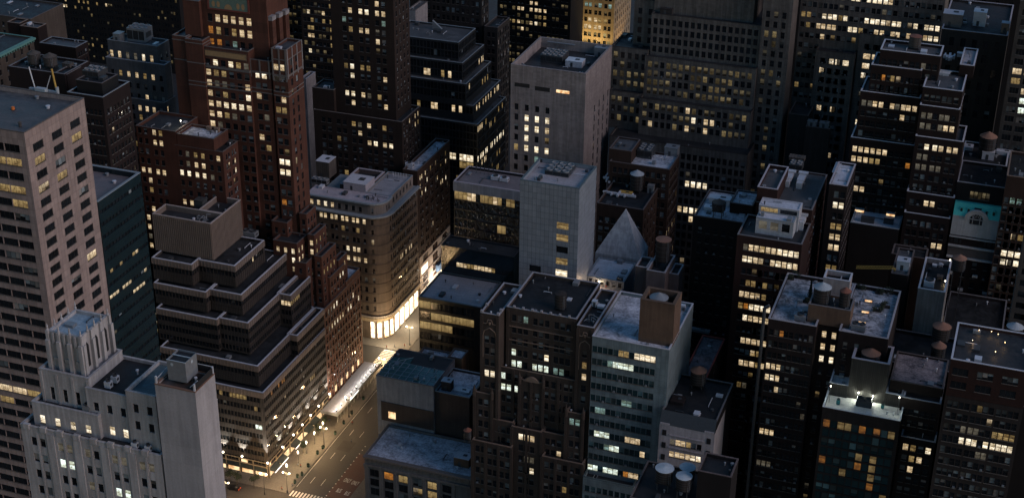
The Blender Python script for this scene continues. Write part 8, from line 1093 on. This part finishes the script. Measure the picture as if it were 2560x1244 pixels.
def tree(p, lab, h=6., cr=2.):
    t = thing('street_tree', lab, 'tree', p); x, y, z = p
    sub(t, p, 'trunk', 'bark', lambda m: (m.tube((x,y,z),(x+.1,y,z+h*.5),.16,8,r2=.1), [m.tube((x+.1,y,z+h*.45),(x+.1+cr*.6*math.cos(a),y+cr*.6*math.sin(a),z+h*.8),.07,5,r2=.03) for a in (0,1.6,3.1,4.7)]))
    sub(t, p, 'crown', 'leaf_dark', lambda m: [leaves(m, (x+rn.uniform(-.5,.5)*cr, y+rn.uniform(-.5,.5)*cr, z+h*.72+rn.uniform(-.8,.8)), cr*.7, cr*.6, 150, .22, rn) for _ in range(5)])
for p, l in zip(PT['tree'], ('dark tree in the side street nearest the corner lamp', 'middle dark tree in the side street', 'dark tree in the side street farthest from the corner')): tree(p, l)
for y, l in ((418, 'small dark tree before the third awning'), (430.5, 'small dark tree before the last awning'), (436.5, 'small dark tree just before the white shed')): tree((-228.6, y, .15), l, 5, 1.5)
# roof garden plants
for i, (p, l) in enumerate(zip(PT['shrub'], ('left back corner', 'beside the tall evergreen', 'right wing by the middle wall', 'right wing back', 'right wing back corner', 'left wing far corner', 'right wing among the hoods', 'right wing by the edge'))):
    b = thing('roof_shrub', 'dark shrub on the roof garden, ' + l, 'shrub', p); sub(b, p, 'foliage', 'leaf_dark', lambda m: [leaves(m, (p[0]+rn.uniform(-1.2,1.2), p[1]+rn.uniform(-.8,.8), p[2]+1.1), 1.1, 1.0, 110, .22, rn) for _ in range(3)]); sub(b, p, 'tub', 'wood_dark', lambda m: m.box(p[0]-1.2, p[0]+1.2, p[1]-.5, p[1]+.5, p[2], p[2]+.7))
p = PT['evergreen'][0]; t = thing('evergreen_tree', 'slim dark pointed evergreen beside the big roof garden tank', 'tree', p)
sub(t, p, 'foliage', 'leaf_dark', lambda m: [leaves(m, (p[0],p[1],p[2]+.8+k_*.45), .95*(1-k_/16), .5, 60, .22, rn) for k_ in range(15)]); sub(t, p, 'trunk', 'bark', lambda m: m.tube(p, (p[0],p[1],p[2]+5), .15, 6, r2=.05))
def person_mesh(pose):
    s = 1 if pose else -1
    V = [(0,0,.95),(0,0,1.2),(0,.02,1.42),(0,.02,1.52),(0,.03,1.66),(.1,0,.9),(.11,.18*s,.5),(.11,.06*s+(-.22 if s < 0 else 0),.08),(.11,.16*s+.02,.03),(-.1,0,.9),(-.11,-.12*s,.5),(-.11,-.34*s if s > 0 else .2,.1),(-.11,-.2*s,.03),
         (.19,.02,1.4),(.25,-.08*s,1.14),(.25,.02*s,.92),(-.19,.02,1.4),(-.25,.1*s,1.14),(-.25,.24*s,.96)]
    E = [(0,1),(1,2),(2,3),(3,4),(0,5),(5,6),(6,7),(7,8),(0,9),(9,10),(10,11),(11,12),(2,13),(13,14),(14,15),(2,16),(16,17),(17,18)]
    Rr = [.15,.14,.15,.06,.115,.1,.075,.05,.05,.1,.075,.05,.05,.065,.05,.045,.065,.05,.045]
    me = bpy.data.meshes.new('person_body'); me.from_pydata(V, E, []); o = bpy.data.objects.new('person_body', me); C.objects.link(o)
    md = o.modifiers.new('s', 'SKIN'); sv = me.skin_vertices[0].data
    for i, r_ in enumerate(Rr): sv[i].radius = (r_, r_)
    sv[0].use_root = True
    o.modifiers.new('u', 'SUBSURF').levels = 2
    dg = bpy.context.evaluated_depsgraph_get(); out = bpy.data.meshes.new_from_object(o.evaluated_get(dg)); bpy.data.objects.remove(o); bpy.data.meshes.remove(me)
    for m in ('cloth_dark', 'skin', 'cloth_red', 'cloth_blue'): out.materials.append(M[m])
    for f in out.polygons:
        z = f.center.z; f.material_index = 1 if z > 1.5 else (0 if z < .95 else pose*2 if pose else 3); f.use_smooth = True
    return out
PM = [person_mesh(0), person_mesh(1)]
def hair_mesh():
    b = MB(); b.lathe(0, .02, [(.0,1.83),(.085,1.80),(.125,1.73),(.13,1.66),(.118,1.62)], 12); o = b.build('hair', 'cloth_dark'); me = o.data; bpy.data.objects.remove(o); return me
HM = hair_mesh()
PD = ('person walking in the roadway beside the dark road patch', 'person standing on the pavement by the near crosswalk', 'person on the pavement left of a pair near the second awning', 'person on the pavement right of a pair near the second awning', 'person under the near end of the white shed', 'person in the road beside the shed lamp', 'person on the pavement by the low planter', 'person in red before the bright corner shop', 'person walking past the bright corner shop', 'person at the kerb across from the bright corner shop')
for i, (p, l) in enumerate(zip(PT['person'], PD)):
    o = bpy.data.objects.new('person', PM[i % 2]); C.objects.link(o); o.location = p; o.rotation_euler = (0, 0, rn.uniform(0, 6.28)); tag(o, l, 'person', 'people on the street')
    h = bpy.data.objects.new('hair', HM); C.objects.link(h); h.parent = o
p = PT['patio_person'][0]; o = bpy.data.objects.new('person', PM[1]); C.objects.link(o); o.location = p; tag(o, 'person standing on the lamplit terrace of the rooftop house', 'person'); h = bpy.data.objects.new('hair', HM); C.objects.link(h); h.parent = o
p = (-241.5, 389.0, .02)
t = thing('parked_car', 'dark car parked in the side street under the trees', 'car', p); x, y = p[0], p[1]
sub(t, p, 'body', 'car_dark', lambda m: (m.box(x-2.2, x+2.2, y-.9, y+.9, .35, .85), [m.quad(*q_) for q_ in (((x-1.5,y-.8,.85),(x+1.1,y-.8,.85),(x+.6,y-.7,1.42),(x-1.1,y-.7,1.42)),((x+1.1,y-.8,.85),(x+1.1,y+.8,.85),(x+.6,y+.7,1.42),(x+.6,y-.7,1.42)),((x+1.1,y+.8,.85),(x-1.5,y+.8,.85),(x-1.1,y+.7,1.42),(x+.6,y+.7,1.42)),((x-1.5,y+.8,.85),(x-1.5,y-.8,.85),(x-1.1,y-.7,1.42),(x-1.1,y+.7,1.42)),((x-1.1,y-.7,1.42),(x+.6,y-.7,1.42),(x+.6,y+.7,1.42),(x-1.1,y+.7,1.42)))]))
for sx in (-1.4, 1.4):
    for sy in (-.9, .9): sub(t, p, 'wheel', 'black_rubber', lambda m: m.tube((x+sx,y+sy-.1,.33),(x+sx,y+sy+.1,.33),.33,14))
for sy in (-.6, .6): sub(t, p, 'tail_light', 'red_light', lambda m: m.box(x+2.2, x+2.23, y+sy-.2, y+sy+.2, .6, .74))
